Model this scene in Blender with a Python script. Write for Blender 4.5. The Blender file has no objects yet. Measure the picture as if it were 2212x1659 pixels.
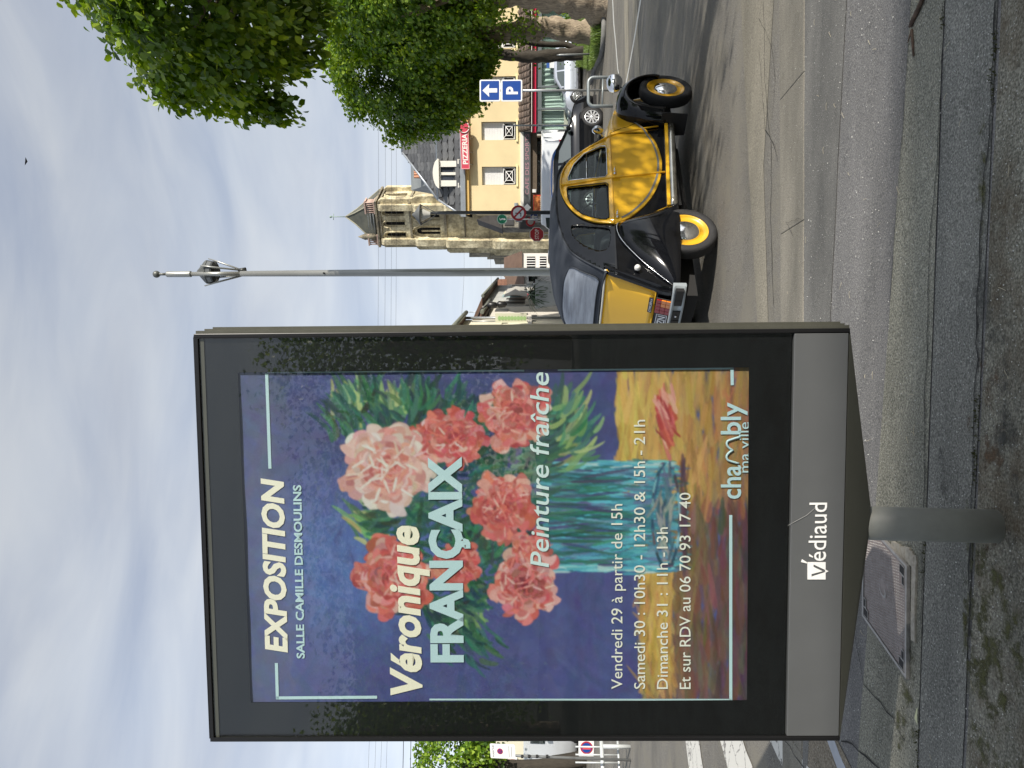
import bpy, bmesh, math, random
import numpy as np
from mathutils import Vector, Matrix, noise as mnoise
from mathutils.geometry import tessellate_polygon
random.seed(7)
rs = np.random.RandomState(11)
S = bpy.context.scene
COL = S.collection

# ------------------------------------------------------------------ camera, sky, sun, exposure
F = 1640.0; CAMH = 1.64; PITCH = math.atan(39.0 / F)
cd = bpy.data.cameras.new('camera'); cam = bpy.data.objects.new('camera', cd); COL.objects.link(cam)
cd.sensor_fit = 'HORIZONTAL'; cd.sensor_width = 36.0; cd.lens = 36.0 * F / 2212.0
cd.clip_start = 0.05; cd.clip_end = 2000.0
# the phone was held turned a quarter: the top of the scene points to the left edge of the picture
fwd = Vector((0, math.cos(PITCH), math.sin(PITCH))); up = Vector((0, -math.sin(PITCH), math.cos(PITCH)))
right = Vector((1, 0, 0))
R = Matrix(((-up).to_tuple(), right.to_tuple(), (-fwd).to_tuple())).transposed()
cam.matrix_world = Matrix.Translation((0, 0, CAMH)) @ R.to_4x4()
S.camera = cam

SUN_EL = math.radians(23.0)
SUN_TRAVEL = Vector((-0.72, 0.69, 0)).normalized()          # horizontal way the light travels
sunpos = -SUN_TRAVEL
W = bpy.data.worlds.new('World'); S.world = W; W.use_nodes = True
nt = W.node_tree; nt.nodes.clear()
def N(t, ty, **k):
    n = t.nodes.new(ty)
    for a, b in k.items(): setattr(n, a, b)
    return n
wo = N(nt, 'ShaderNodeOutputWorld'); bg = N(nt, 'ShaderNodeBackground')
sky = N(nt, 'ShaderNodeTexSky', sky_type='NISHITA'); sky.sun_disc = False
sky.sun_elevation = SUN_EL; sky.sun_rotation = math.atan2(sunpos.x, sunpos.y)
sky.dust_density = 1.3; sky.ozone_density = 1.3; sky.air_density = 1.0; sky.altitude = 60
tc = N(nt, 'ShaderNodeTexCoord')
mp = N(nt, 'ShaderNodeMapping'); mp.inputs['Scale'].default_value = (1.0, 1.0, 3.2); mp.inputs['Rotation'].default_value = (0.25, 0.35, 0.3)
nz = N(nt, 'ShaderNodeTexNoise'); nz.inputs['Scale'].default_value = 2.3; nz.inputs['Detail'].default_value = 7; nz.inputs['Roughness'].default_value = .55; nz.inputs['Distortion'].default_value = .35
cr = N(nt, 'ShaderNodeValToRGB'); cr.color_ramp.elements[0].position = .30; cr.color_ramp.elements[1].position = .72
cr.color_ramp.elements[0].color = (.84, .84, .84, 1); cr.color_ramp.elements[1].color = (.95, .95, .95, 1)
mx = N(nt, 'ShaderNodeMix', data_type='RGBA')
bw = N(nt, 'ShaderNodeRGBToBW'); cc_ = N(nt, 'ShaderNodeMix', data_type='RGBA', blend_type='MULTIPLY'); cc_.inputs[0].default_value = 1; cc_.inputs[7].default_value = (1.10, 1.17, 1.30, 1)
nt.links.new(sky.outputs[0], bw.inputs[0]); nt.links.new(bw.outputs[0], cc_.inputs[6])
ck = N(nt, 'ShaderNodeMix', data_type='RGBA'); ck.inputs[0].default_value = .72; ck.inputs[7].default_value = (2.0, 2.12, 2.34, 1)
nt.links.new(cc_.outputs[2], ck.inputs[6])
n2 = N(nt, 'ShaderNodeTexNoise'); n2.inputs['Scale'].default_value = 3.1; n2.inputs['Detail'].default_value = 6; n2.inputs['Roughness'].default_value = .5; n2.inputs['Distortion'].default_value = .5
mp2 = N(nt, 'ShaderNodeMapping'); mp2.inputs['Scale'].default_value = (1.0, 1.0, 4.5); mp2.inputs['Rotation'].default_value = (.12, .5, .9); mp2.inputs['Location'].default_value = (3, 1, 2)
nt.links.new(tc.outputs['Generated'], mp2.inputs[0]); nt.links.new(mp2.outputs[0], n2.inputs['Vector'])
r2 = N(nt, 'ShaderNodeValToRGB'); r2.color_ramp.elements[0].position = .32; r2.color_ramp.elements[1].position = .68; r2.color_ramp.elements[0].color = (.76, .79, .86, 1); r2.color_ramp.elements[1].color = (1.13, 1.11, 1.06, 1)
nt.links.new(n2.outputs['Fac'], r2.inputs[0])
cm = N(nt, 'ShaderNodeMix', data_type='RGBA', blend_type='MULTIPLY'); cm.inputs[0].default_value = 1; nt.links.new(ck.outputs[2], cm.inputs[6]); nt.links.new(r2.outputs[0], cm.inputs[7]); nt.links.new(cm.outputs[2], mx.inputs[7])
nt.links.new(tc.outputs['Generated'], mp.inputs[0]); nt.links.new(mp.outputs[0], nz.inputs['Vector'])
nt.links.new(nz.outputs['Fac'], cr.inputs[0]); nt.links.new(cr.outputs[0], mx.inputs[0])
nt.links.new(sky.outputs[0], mx.inputs[6]); nt.links.new(mx.outputs[2], bg.inputs[0]); nt.links.new(bg.outputs[0], wo.inputs[0])
bg.inputs[1].default_value = 0.15
sl = bpy.data.lights.new('sun', 'SUN'); sl.energy = 3.4; sl.angle = math.radians(0.55); sl.color = (1.0, .93, .83)
so = bpy.data.objects.new('sun', sl); COL.objects.link(so)
sd = (SUN_TRAVEL * math.cos(SUN_EL) + Vector((0, 0, -math.sin(SUN_EL))))
so.rotation_euler = sd.to_track_quat('-Z', 'Y').to_euler()
so.location = (20, -20, 30)
S.view_settings.view_transform = 'Standard'; S.view_settings.look = 'None'
S.view_settings.gamma = 1.0; S.view_settings.use_curve_mapping = False
S.view_settings.exposure = 0.90
S.cycles.max_bounces = 8; S.cycles.transparent_max_bounces = 16
S.cycles.caustics_reflective = False; S.cycles.caustics_refractive = False

# ------------------------------------------------------------------ geometry of the view (used to measure where things stand)
CP = Vector((0, 0, CAMH))
def ray(X, Y):
    u, v = X - 829.5, 1106.0 - Y
    return right * u + fwd * F + up * v
def at(X, Y, d):                      # the point d metres ahead of the viewer
    r = ray(X, Y); return CP + r * (d / r.y)
def G(x, y): return .04 - .022 * x - .018 * y          # the ground falls gently away
def gp(X, Y, lift=0.0):
    r = ray(X, Y); t = (.04 + lift - CAMH) / (r.z + .022 * r.x + .018 * r.y)
    return CP + r * t

# ------------------------------------------------------------------ objects
WM = {}
def tag(o, label=None, cat=None, group=None, kind=None):
    if label: o['label'] = label
    if cat: o['category'] = cat
    if group: o['group'] = group
    if kind: o['kind'] = kind
    return o
def thing(name, label, cat, M=None, group=None):
    o = bpy.data.objects.new(name, None); COL.objects.link(o); o.empty_display_size = .2
    if M is None: M = Matrix.Identity(4)
    elif not isinstance(M, Matrix): M = Matrix.Translation(Vector(M))
    o.matrix_world = M; WM[o.name] = M
    return tag(o, label, cat, group)
class MB:
    def __init__(s): s.v = []; s.f = []; s.m = []; s.sm = []
    def add(s, vs, fs, m=0, sm=False):
        b = len(s.v); s.v += [tuple(v) for v in vs]
        for f in fs: s.f.append(tuple(i + b for i in f)); s.m.append(m); s.sm.append(sm)
        return s
    def hexa(s, P, m=0):               # 8 corners, bottom 4 then top 4
        return s.add(P, [(0, 3, 2, 1), (4, 5, 6, 7), (0, 1, 5, 4), (1, 2, 6, 5), (2, 3, 7, 6), (3, 0, 4, 7)], m)
    def box(s, x0, x1, y0, y1, z0, z1, m=0):
        return s.hexa([(x0, y0, z0), (x1, y0, z0), (x1, y1, z0), (x0, y1, z0), (x0, y0, z1), (x1, y0, z1), (x1, y1, z1), (x0, y1, z1)], m)
    def fbox(s, fr, a0, a1, b0, b1, o0, o1, m=0):
        return s.hexa([fr(a0, b0, o0), fr(a1, b0, o0), fr(a1, b0, o1), fr(a0, b0, o1), fr(a0, b1, o0), fr(a1, b1, o0), fr(a1, b1, o1), fr(a0, b1, o1)], m)
    def loft(s, rings, closed=True, caps=True, m=0, sm=True):
        n = len(rings[0]); vs = [p for r in rings for p in r]; fs = []
        for i in range(len(rings) - 1):
            for j in range(n if closed else n - 1):
                k = (j + 1) % n
                fs.append((i * n + j, i * n + k, (i + 1) * n + k, (i + 1) * n + j))
        s.add(vs, fs, m, sm)
        if caps and closed:
            s.add(rings[0], [tuple(range(n))[::-1]], m); s.add(rings[-1], [tuple(range(n))], m)
        return s
    def tube(s, pts, rad, n=8, m=0, caps=True, sm=True, wob=0):
        pts = [Vector(p) for p in pts]
        if not hasattr(rad, '__len__'): rad = [rad] * len(pts)
        rings = []; prev = None
        for i, p in enumerate(pts):
            t = (pts[min(i + 1, len(pts) - 1)] - pts[max(i - 1, 0)]).normalized()
            if prev is None:
                a = Vector((0, 0, 1)) if abs(t.z) < .9 else Vector((1, 0, 0)); u = t.cross(a).normalized()
            else:
                u = (prev - t * prev.dot(t)).normalized()
            prev = u; w = t.cross(u); rg = []
            for k in range(n):
                A = 2 * math.pi * k / n; r = rad[i]
                if wob: r *= 1 + wob * mnoise.noise(Vector((math.cos(A) * 1.7, math.sin(A) * 1.7, i * .45)) + p * .8)
                rg.append(p + (u * math.cos(A) + w * math.sin(A)) * r)
            rings.append(rg)
        return s.loft(rings, True, caps, m, sm)
    def lathe(s, prof, O, ax, n=24, m=0, sm=True):   # prof: (along, radius)
        O = Vector(O); ax = Vector(ax).normalized(); a = Vector((0, 0, 1)) if abs(ax.z) < .9 else Vector((1, 0, 0))
        u = ax.cross(a).normalized(); w = ax.cross(u)
        rings = [[O + ax * h + (u * math.cos(2 * math.pi * k / n) + w * math.sin(2 * math.pi * k / n)) * max(r, 1e-4) for k in range(n)] for h, r in prof]
        return s.loft(rings, True, False, m, sm)
    def poly(s, fr, pts, o0, o1, m=0, holes=()):      # extruded outline in a frame, o1 is the front
        loops = [list(pts)] + [list(h) for h in holes]
        tri = tessellate_polygon([[Vector((p[0], p[1], 0)) for p in L] for L in loops])
        flat = [p for L in loops for p in L]; n = len(flat)
        vs = [fr(a, b, o1) for a, b in flat] + [fr(a, b, o0) for a, b in flat]
        fs = [tuple(t) for t in tri] + [tuple(i + n for i in t[::-1]) for t in tri]
        b = 0
        for L in loops:
            for i in range(len(L)):
                j = (i + 1) % len(L); fs.append((b + i, b + j, b + j + n, b + i + n))
            b += len(L)
        return s.add(vs, fs, m)
    def build(s, name, mats, parent=None, world=True, bevel=0, fix=True, **k):
        me = bpy.data.meshes.new(name)
        vs = s.v
        if parent is not None and world:
            I = WM[parent.name].inverted(); vs = [tuple(I @ Vector(v)) for v in vs]
        me.from_pydata(vs, [], s.f)
        if not isinstance(mats, (list, tuple)): mats = [mats]
        for m in mats: me.materials.append(m)
        me.polygons.foreach_set('material_index', s.m); me.polygons.foreach_set('use_smooth', s.sm)
        if fix:
            bm = bmesh.new(); bm.from_mesh(me); bmesh.ops.remove_doubles(bm, verts=bm.verts, dist=1e-5)
            bmesh.ops.recalc_face_normals(bm, faces=bm.faces); bm.to_mesh(me); bm.free()
        me.update()
        o = bpy.data.objects.new(name, me); COL.objects.link(o)
        if parent is not None: o.parent = parent; WM[o.name] = WM[parent.name]
        else: WM[o.name] = Matrix.Identity(4)
        if bevel:
            b = o.modifiers.new('bevel', 'BEVEL'); b.width = bevel; b.segments = 2; b.limit_method = 'ANGLE'; b.angle_limit = math.radians(40)
        return tag(o, **k)
def one(name, mb, mats, label, cat, group=None, base=None, **k):   # a thing that is a single mesh, its origin at its base
    base = Vector(base if base is not None else mb.v[0])
    mb.v = [tuple(Vector(v) - base) for v in mb.v]
    o = mb.build(name, mats, **k); o.location = base; WM[o.name] = Matrix.Translation(base)
    return tag(o, label, cat, group)
def struct(name, mb, mats, **k):
    return tag(mb.build(name, mats, **k), kind='structure')
class Fr:                                             # a flat frame: a to the right, b up, o towards the viewer
    def __init__(s, O, ex, ey=None, n=None):
        s.O = Vector(O); s.ex = Vector(ex).normalized()
        s.ey = Vector(ey).normalized() if ey is not None else Vector((0, 0, 1))
        s.n = Vector(n).normalized() if n is not None else s.ex.cross(s.ey).normalized()
    def __call__(s, a, b, o=0.0): return s.O + s.ex * a + s.ey * b + s.n * o
    def inv(s, X, Y, o=0.0):
        r = ray(X, Y); t = (s.O + s.n * o - CP).dot(s.n) / r.dot(s.n); P = CP + r * t - s.O
        return P.dot(s.ex), P.dot(s.ey)
def wallcells(mb, fr, a0, a1, b0, b1, opens, t, m=0):
    A = sorted({a0, a1, *[q for o in opens for q in o[:2] if a0 < q < a1]}); B = sorted({b0, b1, *[q for o in opens for q in o[2:4] if b0 < q < b1]})
    for i in range(len(A) - 1):
        for j in range(len(B) - 1):
            ca, cb = (A[i] + A[i + 1]) / 2, (B[j] + B[j + 1]) / 2
            if any(o[0] < ca < o[1] and o[2] < cb < o[3] for o in opens): continue
            mb.fbox(fr, A[i], A[i + 1], B[j], B[j + 1], -t, 0, m)
    return mb

# ------------------------------------------------------------------ materials
MATS = {}
def rgb(h):                                           # sRGB hex to linear
    c = [int(h[i:i + 2], 16) / 255 for i in (0, 2, 4)]
    return tuple((x / 12.92 if x <= .04045 else ((x + .055) / 1.055) ** 2.4) for x in c) + (1,)
def mat(name, col, rough=.6, metal=0, var=0, scale=8, bump=0, bscale=60, coat=0, spec=.5, col2=None, stretch=(1, 1, 1), emit=0, coord='Object', trans=0, mscale=None):
    if name in MATS: return MATS[name]
    m = bpy.data.materials.new(name); m.use_nodes = True; t = m.node_tree; b = t.nodes['Principled BSDF']
    if isinstance(col, str): col = rgb(col)
    if len(col) == 3: col = (*col, 1)
    b.inputs['Base Color'].default_value = col; b.inputs['Roughness'].default_value = rough; b.inputs['Metallic'].default_value = metal
    b.inputs['Coat Weight'].default_value = coat; b.inputs['Coat Roughness'].default_value = .04; b.inputs['Specular IOR Level'].default_value = spec
    b.inputs['Transmission Weight'].default_value = trans
    if emit: b.inputs['Emission Color'].default_value = col; b.inputs['Emission Strength'].default_value = emit
    tcn = N(t, 'ShaderNodeTexCoord'); mpn = N(t, 'ShaderNodeMapping'); mpn.inputs['Scale'].default_value = stretch
    t.links.new(tcn.outputs[coord], mpn.inputs[0])
    if var or col2 is not None:
        if col2 is None: c2 = tuple(min(1, c * (1 - var)) for c in col[:3]) + (1,)
        else: c2 = rgb(col2) if isinstance(col2, str) else (*col2, 1)[:4]
        n = N(t, 'ShaderNodeTexNoise'); n.inputs['Scale'].default_value = scale; n.inputs['Detail'].default_value = 6; n.inputs['Roughness'].default_value = .6
        r = N(t, 'ShaderNodeValToRGB'); r.color_ramp.elements[0].position = .34; r.color_ramp.elements[1].position = .66
        r.color_ramp.elements[0].color = col; r.color_ramp.elements[1].color = c2
        t.links.new(mpn.outputs[0], n.inputs['Vector']); t.links.new(n.outputs['Fac'], r.inputs[0]); t.links.new(r.outputs[0], b.inputs['Base Color'])
    if bump:
        n = N(t, 'ShaderNodeTexNoise'); n.inputs['Scale'].default_value = bscale; n.inputs['Detail'].default_value = 5
        bp = N(t, 'ShaderNodeBump'); bp.inputs['Strength'].default_value = bump; bp.inputs['Distance'].default_value = .02
        t.links.new(mpn.outputs[0], n.inputs['Vector']); t.links.new(n.outputs['Fac'], bp.inputs['Height']); t.links.new(bp.outputs[0], b.inputs['Normal'])
    MATS[name] = m; return m
def glass(name, tint=(.8, .85, .85), refl=1.0, see=.9, rough=.01):
    if name in MATS: return MATS[name]
    m = bpy.data.materials.new(name); m.use_nodes = True; t = m.node_tree; t.nodes.clear()
    o = N(t, 'ShaderNodeOutputMaterial'); g = N(t, 'ShaderNodeBsdfGlossy'); g.inputs['Roughness'].default_value = rough
    tr = N(t, 'ShaderNodeBsdfTransparent'); tr.inputs[0].default_value = (*[c * see for c in tint], 1)
    lw = N(t, 'ShaderNodeLayerWeight'); pw = N(t, 'ShaderNodeMath', operation='POWER'); pw.inputs[1].default_value = 5.0
    fz = N(t, 'ShaderNodeMath', operation='MULTIPLY_ADD'); fz.inputs[1].default_value = .95; fz.inputs[2].default_value = .045
    t.links.new(lw.outputs['Facing'], pw.inputs[0]); t.links.new(pw.outputs[0], fz.inputs[0])
    mu = N(t, 'ShaderNodeMath', operation='MULTIPLY'); mu.inputs[1].default_value = refl; mu.use_clamp = True
    ms = N(t, 'ShaderNodeMixShader')
    t.links.new(fz.outputs[0], mu.inputs[0]); t.links.new(mu.outputs[0], ms.inputs[0]); t.links.new(tr.outputs[0], ms.inputs[1]); t.links.new(g.outputs[0], ms.inputs[2])
    t.links.new(ms.outputs[0], o.inputs[0]); MATS[name] = m; return m
def asphalt(name, base, dark, light, speck=.5, tint=None, patch=.9, bump=.5, grit=150, rough=.9):
    m = bpy.data.materials.new(name); m.use_nodes = True; t = m.node_tree; b = t.nodes['Principled BSDF']; L = t.links.new
    base, dark, light = [''.join('%02x' % max(0, min(255, int(h[i:i+2], 16) + d)) for i, d in ((0, 2), (2, 1), (4, -1))) for h in (base, dark, light)]
    g = N(t, 'ShaderNodeNewGeometry'); P = g.outputs['Position']
    b.inputs['Roughness'].default_value = rough; b.inputs['Specular IOR Level'].default_value = .3
    n1 = N(t, 'ShaderNodeTexNoise'); n1.inputs['Scale'].default_value = grit; n1.inputs['Detail'].default_value = 3; L(P, n1.inputs['Vector'])
    r1 = N(t, 'ShaderNodeValToRGB'); e = r1.color_ramp.elements; e[0].position = .32; e[0].color = rgb(dark); e[1].position = .56; e[1].color = rgb(base)
    e = r1.color_ramp.elements.new(.78); e.color = rgb(light); L(n1.outputs['Fac'], r1.inputs[0])
    mpn = N(t, 'ShaderNodeMapping'); mpn.inputs['Scale'].default_value = (.35, 1.3, 1); mpn.inputs['Rotation'].default_value = (0, 0, .12); L(P, mpn.inputs[0])
    n2 = N(t, 'ShaderNodeTexNoise'); n2.inputs['Scale'].default_value = patch; n2.inputs['Detail'].default_value = 8; n2.inputs['Roughness'].default_value = .65; L(mpn.outputs[0], n2.inputs['Vector'])
    r2 = N(t, 'ShaderNodeValToRGB'); e = r2.color_ramp.elements; e[0].position = .3; e[0].color = (.62, .62, .60, 1); e[1].position = .7; e[1].color = (1.25, 1.22, 1.16, 1); L(n2.outputs['Fac'], r2.inputs[0])
    mu = N(t, 'ShaderNodeMix', data_type='RGBA', blend_type='MULTIPLY'); mu.inputs[0].default_value = 1; L(r1.outputs[0], mu.inputs[6]); L(r2.outputs[0], mu.inputs[7])
    last = mu.outputs[2]
    if speck:
        vz = N(t, 'ShaderNodeTexVoronoi'); vz.inputs['Scale'].default_value = 95; L(P, vz.inputs['Vector'])
        wn = N(t, 'ShaderNodeTexWhiteNoise'); L(vz.outputs['Position'], wn.inputs['Vector'])
        c1 = N(t, 'ShaderNodeMath', operation='LESS_THAN'); c1.inputs[1].default_value = .22; L(vz.outputs['Distance'], c1.inputs[0])
        c2 = N(t, 'ShaderNodeMath', operation='GREATER_THAN'); c2.inputs[1].default_value = 1 - .07 * speck; L(wn.outputs['Value'], c2.inputs[0])
        c3 = N(t, 'ShaderNodeMath', operation='MULTIPLY'); L(c1.outputs[0], c3.inputs[0]); L(c2.outputs[0], c3.inputs[1])
        m2 = N(t, 'ShaderNodeMix', data_type='RGBA'); m2.inputs[7].default_value = (.46, .47, .46, 1); L(c3.outputs[0], m2.inputs[0]); L(last, m2.inputs[6]); last = m2.outputs[2]
    if tint:                                          # moss and dirt stains
        n3 = N(t, 'ShaderNodeTexNoise'); n3.inputs['Scale'].default_value = 1.9; n3.inputs['Detail'].default_value = 9; n3.inputs['Roughness'].default_value = .72; L(P, n3.inputs['Vector'])
        r3 = N(t, 'ShaderNodeValToRGB'); e = r3.color_ramp.elements; e[0].position = .46; e[0].color = (0, 0, 0, 1); e[1].position = .64; e[1].color = (.85, .85, .85, 1); L(n3.outputs['Fac'], r3.inputs[0])
        m3 = N(t, 'ShaderNodeMix', data_type='RGBA'); m3.inputs[7].default_value = rgb(tint); L(r3.outputs[0], m3.inputs[0]); L(last, m3.inputs[6]); last = m3.outputs[2]
    L(last, b.inputs['Base Color'])
    bp = N(t, 'ShaderNodeBump'); bp.inputs['Strength'].default_value = bump; bp.inputs['Distance'].default_value = .006; L(n1.outputs['Fac'], bp.inputs['Height']); L(bp.outputs[0], b.inputs['Normal'])
    MATS[name] = m; return m
def leafmat(name, c1, c2, dark, tr=.35):
    m = bpy.data.materials.new(name); m.use_nodes = True; t = m.node_tree; t.nodes.clear(); L = t.links.new
    o = N(t, 'ShaderNodeOutputMaterial'); at_ = N(t, 'ShaderNodeAttribute'); at_.attribute_name = 'shade'
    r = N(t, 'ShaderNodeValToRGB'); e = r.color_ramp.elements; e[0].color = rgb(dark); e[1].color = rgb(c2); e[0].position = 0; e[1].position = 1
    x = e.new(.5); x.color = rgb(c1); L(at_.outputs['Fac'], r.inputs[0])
    p = N(t, 'ShaderNodeBsdfPrincipled'); p.inputs['Roughness'].default_value = .42; p.inputs['Specular IOR Level'].default_value = .45; L(r.outputs[0], p.inputs['Base Color'])
    tl = N(t, 'ShaderNodeBsdfTranslucent'); hs = N(t, 'ShaderNodeHueSaturation'); hs.inputs['Value'].default_value = 1.5; hs.inputs['Hue'].default_value = .485; hs.inputs['Saturation'].default_value = 1.1
    L(r.outputs[0], hs.inputs['Color']); L(hs.outputs[0], tl.inputs[0])
    ms = N(t, 'ShaderNodeMixShader'); ms.inputs[0].default_value = tr; L(p.outputs[0], ms.inputs[1]); L(tl.outputs[0], ms.inputs[2]); L(ms.outputs[0], o.inputs[0])
    MATS[name] = m; return m

white = mat('white_paint', (.78, .78, .76), .45, var=.06, scale=3)
chrome = mat('chrome', (.82, .83, .84), .09, 1)
steel = mat('galvanised_steel', (.42, .44, .45), .42, .7, var=.25, scale=12)
black = mat('black_plastic', (.012, .012, .013), .38)
dark = mat('dark_void', (.006, .006, .007), .8)
rubber = mat('tyre_rubber', (.018, .018, .019), .75, bump=.3, bscale=90)

# ------------------------------------------------------------------ lettering
_H = {}
def letter(txt, fr, a, b, h, m, parent=None, width=None, bold=0.0, shear=0.0, o=.002, ext=0.0, name='lettering', world=True, space=1.0, sm=False, slope=0.0, res=3):
    cu = bpy.data.curves.new('t', 'FONT'); cu.body = txt; cu.size = 1; cu.offset = bold; cu.resolution_u = res; cu.space_character = space
    ob = bpy.data.objects.new('t', cu); COL.objects.link(ob); bpy.context.view_layer.update()
    me = bpy.data.meshes.new_from_object(ob.evaluated_get(bpy.context.evaluated_depsgraph_get()))
    bpy.data.objects.remove(ob)
    co = np.array([v.co[:] for v in me.vertices]); fs = [tuple(p.vertices) for p in me.polygons]; bpy.data.meshes.remove(me)
    if not _H:
        _H['cap'] = .729
    sy = h / _H['cap']; co[:, 1] *= sy; co[:, 0] *= sy; co[:, 0] += shear * co[:, 1]; co[:, 0] -= co[:, 0].min()
    if width: co[:, 0] *= width / co[:, 0].max()
    if ' ' in txt:                      # one object for each word
        par = list(range(len(co)))
        def root(i):
            while par[i] != i: par[i] = par[par[i]]; i = par[i]
            return i
        for f in fs:
            for q in f[1:]: par[root(q)] = root(f[0])
        isl = {}
        for i in range(len(co)): isl.setdefault(root(i), []).append(i)
        L_ = sorted((min(co[i][0] for i in v), max(co[i][0] for i in v), k) for k, v in isl.items()); sx = co[:, 0].max() / max(1e-6, len(txt)); gap = sx * .48
        groups = [[L_[0]]]; mxx_ = L_[0][1]
        for q in L_[1:]:
            if q[0] - mxx_ > gap: groups.append([])
            groups[-1].append(q); mxx_ = max(mxx_, q[1])
        last = None
        for g_ in groups:
            ks = {q[2] for q in g_}; sel = [f for f in fs if root(f[0]) in ks]; ids = sorted({i for f in sel for i in f}); mp_ = {i: n_ for n_, i in enumerate(ids)}
            mb = MB(); mb.add([fr(a + co[i][0], b + co[i][1] + slope * co[i][0], o) for i in ids], [tuple(mp_[i] for i in f) for f in sel]); last = mb.build(name, m, parent, world=world, fix=False)
        return last
    mb = MB(); mb.add([fr(a + x, b + y + slope * x, o) for x, y, _ in co], fs)
    if ext:
        n = len(mb.v); mb.add([fr(a + x, b + y + slope * x, o - ext) for x, y, _ in co], fs)
        ed = {}
        for f in fs:
            for i in range(len(f)):
                e = (f[i], f[(i + 1) % len(f)]); ed[tuple(sorted(e))] = ed.get(tuple(sorted(e)), 0) + 1
        for (i, j), c in ed.items():
            if c == 1: mb.f.append((i, j, j + n, i + n)); mb.m.append(0); mb.sm.append(False)
    return mb.build(name, m, parent, world=world, fix=bool(ext))
# ------------------------------------------------------------------ ground
m_road = asphalt('road_asphalt', '7a7977', '545352', '9b9993', speck=.5, patch=.55, grit=110, tint='7b776c')
m_pave = asphalt('pavement_asphalt', '75767a', '545558', '939490', speck=.5, patch=1.3, grit=130)
m_paved = asphalt('pavement_coarse_asphalt', '888982', '565853', 'afafa5', speck=1.6, patch=1.6, grit=120, bump=.9)
m_pavem = asphalt('mossy_asphalt', '7f7f78', '4c4d48', 'a9a99f', speck=2.0, patch=2.2, grit=110, bump=1.0, tint='4d3f2b')
m_kerb = asphalt('kerb_stone', '83817b', '66645f', '9a9892', speck=.3, patch=2.0, grit=170)
def gsheet(name, pts, m, lift, kind='structure', nx=1, **k):
    mb = MB(); vs = [Vector((p[0], p[1], G(p[0], p[1]) + lift)) for p in pts]
    mb.add(vs, [tuple(range(len(vs)))])
    o = mb.build(name, m, fix=False)
    if o.data.polygons[0].normal.z < 0: o.data.flip_normals()
    return tag(o, kind=kind, **k)
gsheet('ground', [(-600, -300), (600, -300), (600, 900), (-600, 900)], mat('far_ground', (.09, .09, .085), .9, var=.3, scale=.05), -.03)
def gl(p, q):                          # a line on the ground through two picture points, as y = m x + c
    A, B = gp(*p), gp(*q); s = (B.y - A.y) / (B.x - A.x); return s, A.y - s * A.x
L1 = gl((1659, 1685), (964, 1688)); L2 = gl((1659, 1741), (964, 1739)); L3 = gl((1659, 1831), (964, 1796))
L4 = gl((1659, 1972), (964, 1923)); L5 = gl((1659, 2044), (287, 1995)); L6 = gl((1659, 2160), (287, 2096))
def Y(l, x): return l[0] * x + l[1]
XL, XR = -14, 14
road = gsheet('road', [(-90, Y(L1, XL) + .2), (XL, Y(L1, XL)), (XR, Y(L1, XR)), (90, Y(L1, XR) - .2), (90, 34), (30, 60), (15, 140), (-90, 140)], m_road, .0)
def wavy(name, la, lb, m, lift, n=90, amp=.012, j=0):
    mb = MB(); ring = []
    for i in range(n + 1):
        x = XL + (XR - XL) * i / n
        w1 = amp * mnoise.noise(Vector((x * 3, 3.1 + j, 0))) + amp * .5 * mnoise.noise(Vector((x * 14, 1.1 + j, 0)))
        w2 = amp * mnoise.noise(Vector((x * 3, 9.1 + j, 0))) + amp * .5 * mnoise.noise(Vector((x * 14, 7.1 + j, 0)))
        y0, y1 = (lb(x) if callable(lb) else Y(lb, x)) + w2, (la(x) if callable(la) else Y(la, x)) + w1
        ring.append([(x, y0, G(x, y0) + lift), (x, y1, G(x, y1) + lift)])
    mb.loft(ring, closed=False, sm=False)
    o = mb.build(name, m, fix=False)
    return tag(o, kind='structure')
wavy('pavement', lambda x: Y(L2, x), lambda x: -9.0, m_pave, .004)
wavy('gutter_strip', L2, L3, mat('g0', (.1, .1, .1)) if 0 else asphalt('gutter_asphalt', '727374', '565758', '8e8f8d', speck=.2, patch=2, grit=170), .008, j=2)
wavy('pavement_strip', L4, L5, m_paved, .008, j=5)
wavy('pavement_strip', lambda x: Y(L5, x) - .012, L6, asphalt('pavement_bluish_asphalt', '7f8180', '545655', 'a9aaa6', speck=1.8, patch=1.2, grit=120, bump=.9), .008, j=9)
wavy('pavement_strip', lambda x: Y(L6, x) - .02, lambda x: -9.0, m_pavem, .008, j=14)
# flush kerb stones, each a stone of its own with an open joint
kd = gp(1300, 1739); kn = 0
kst = thing('kerb', 'flush worn kerb of long pale stones between road and pavement', 'kerb', (1.5, Y(L2, 1.5), G(1.5, Y(L2, 1.5))))
x = XL
while x < XR - 1:
    w = random.uniform(.9, 1.25); x1 = x + w
    mb = MB(); c = []
    for (xx, l, e) in ((x + .0015, L2, .005), (x1 - .0015, L2, .005), (x1 - .0015, L1, -.012), (x + .0015, L1, -.012)):
        yy = Y(l, xx) + e + random.uniform(-.004, .004); c.append((xx, yy))
    z0, z1 = -.02, .010 + random.uniform(-.002, .003)
    mb.hexa([(a, b_, G(a, b_) + z0) for a, b_ in c] + [(a, b_, G(a, b_) + z1) for a, b_ in c])
    mb.build('kerb_stone', m_kerb, kst, bevel=.006)
    x = x1
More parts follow.
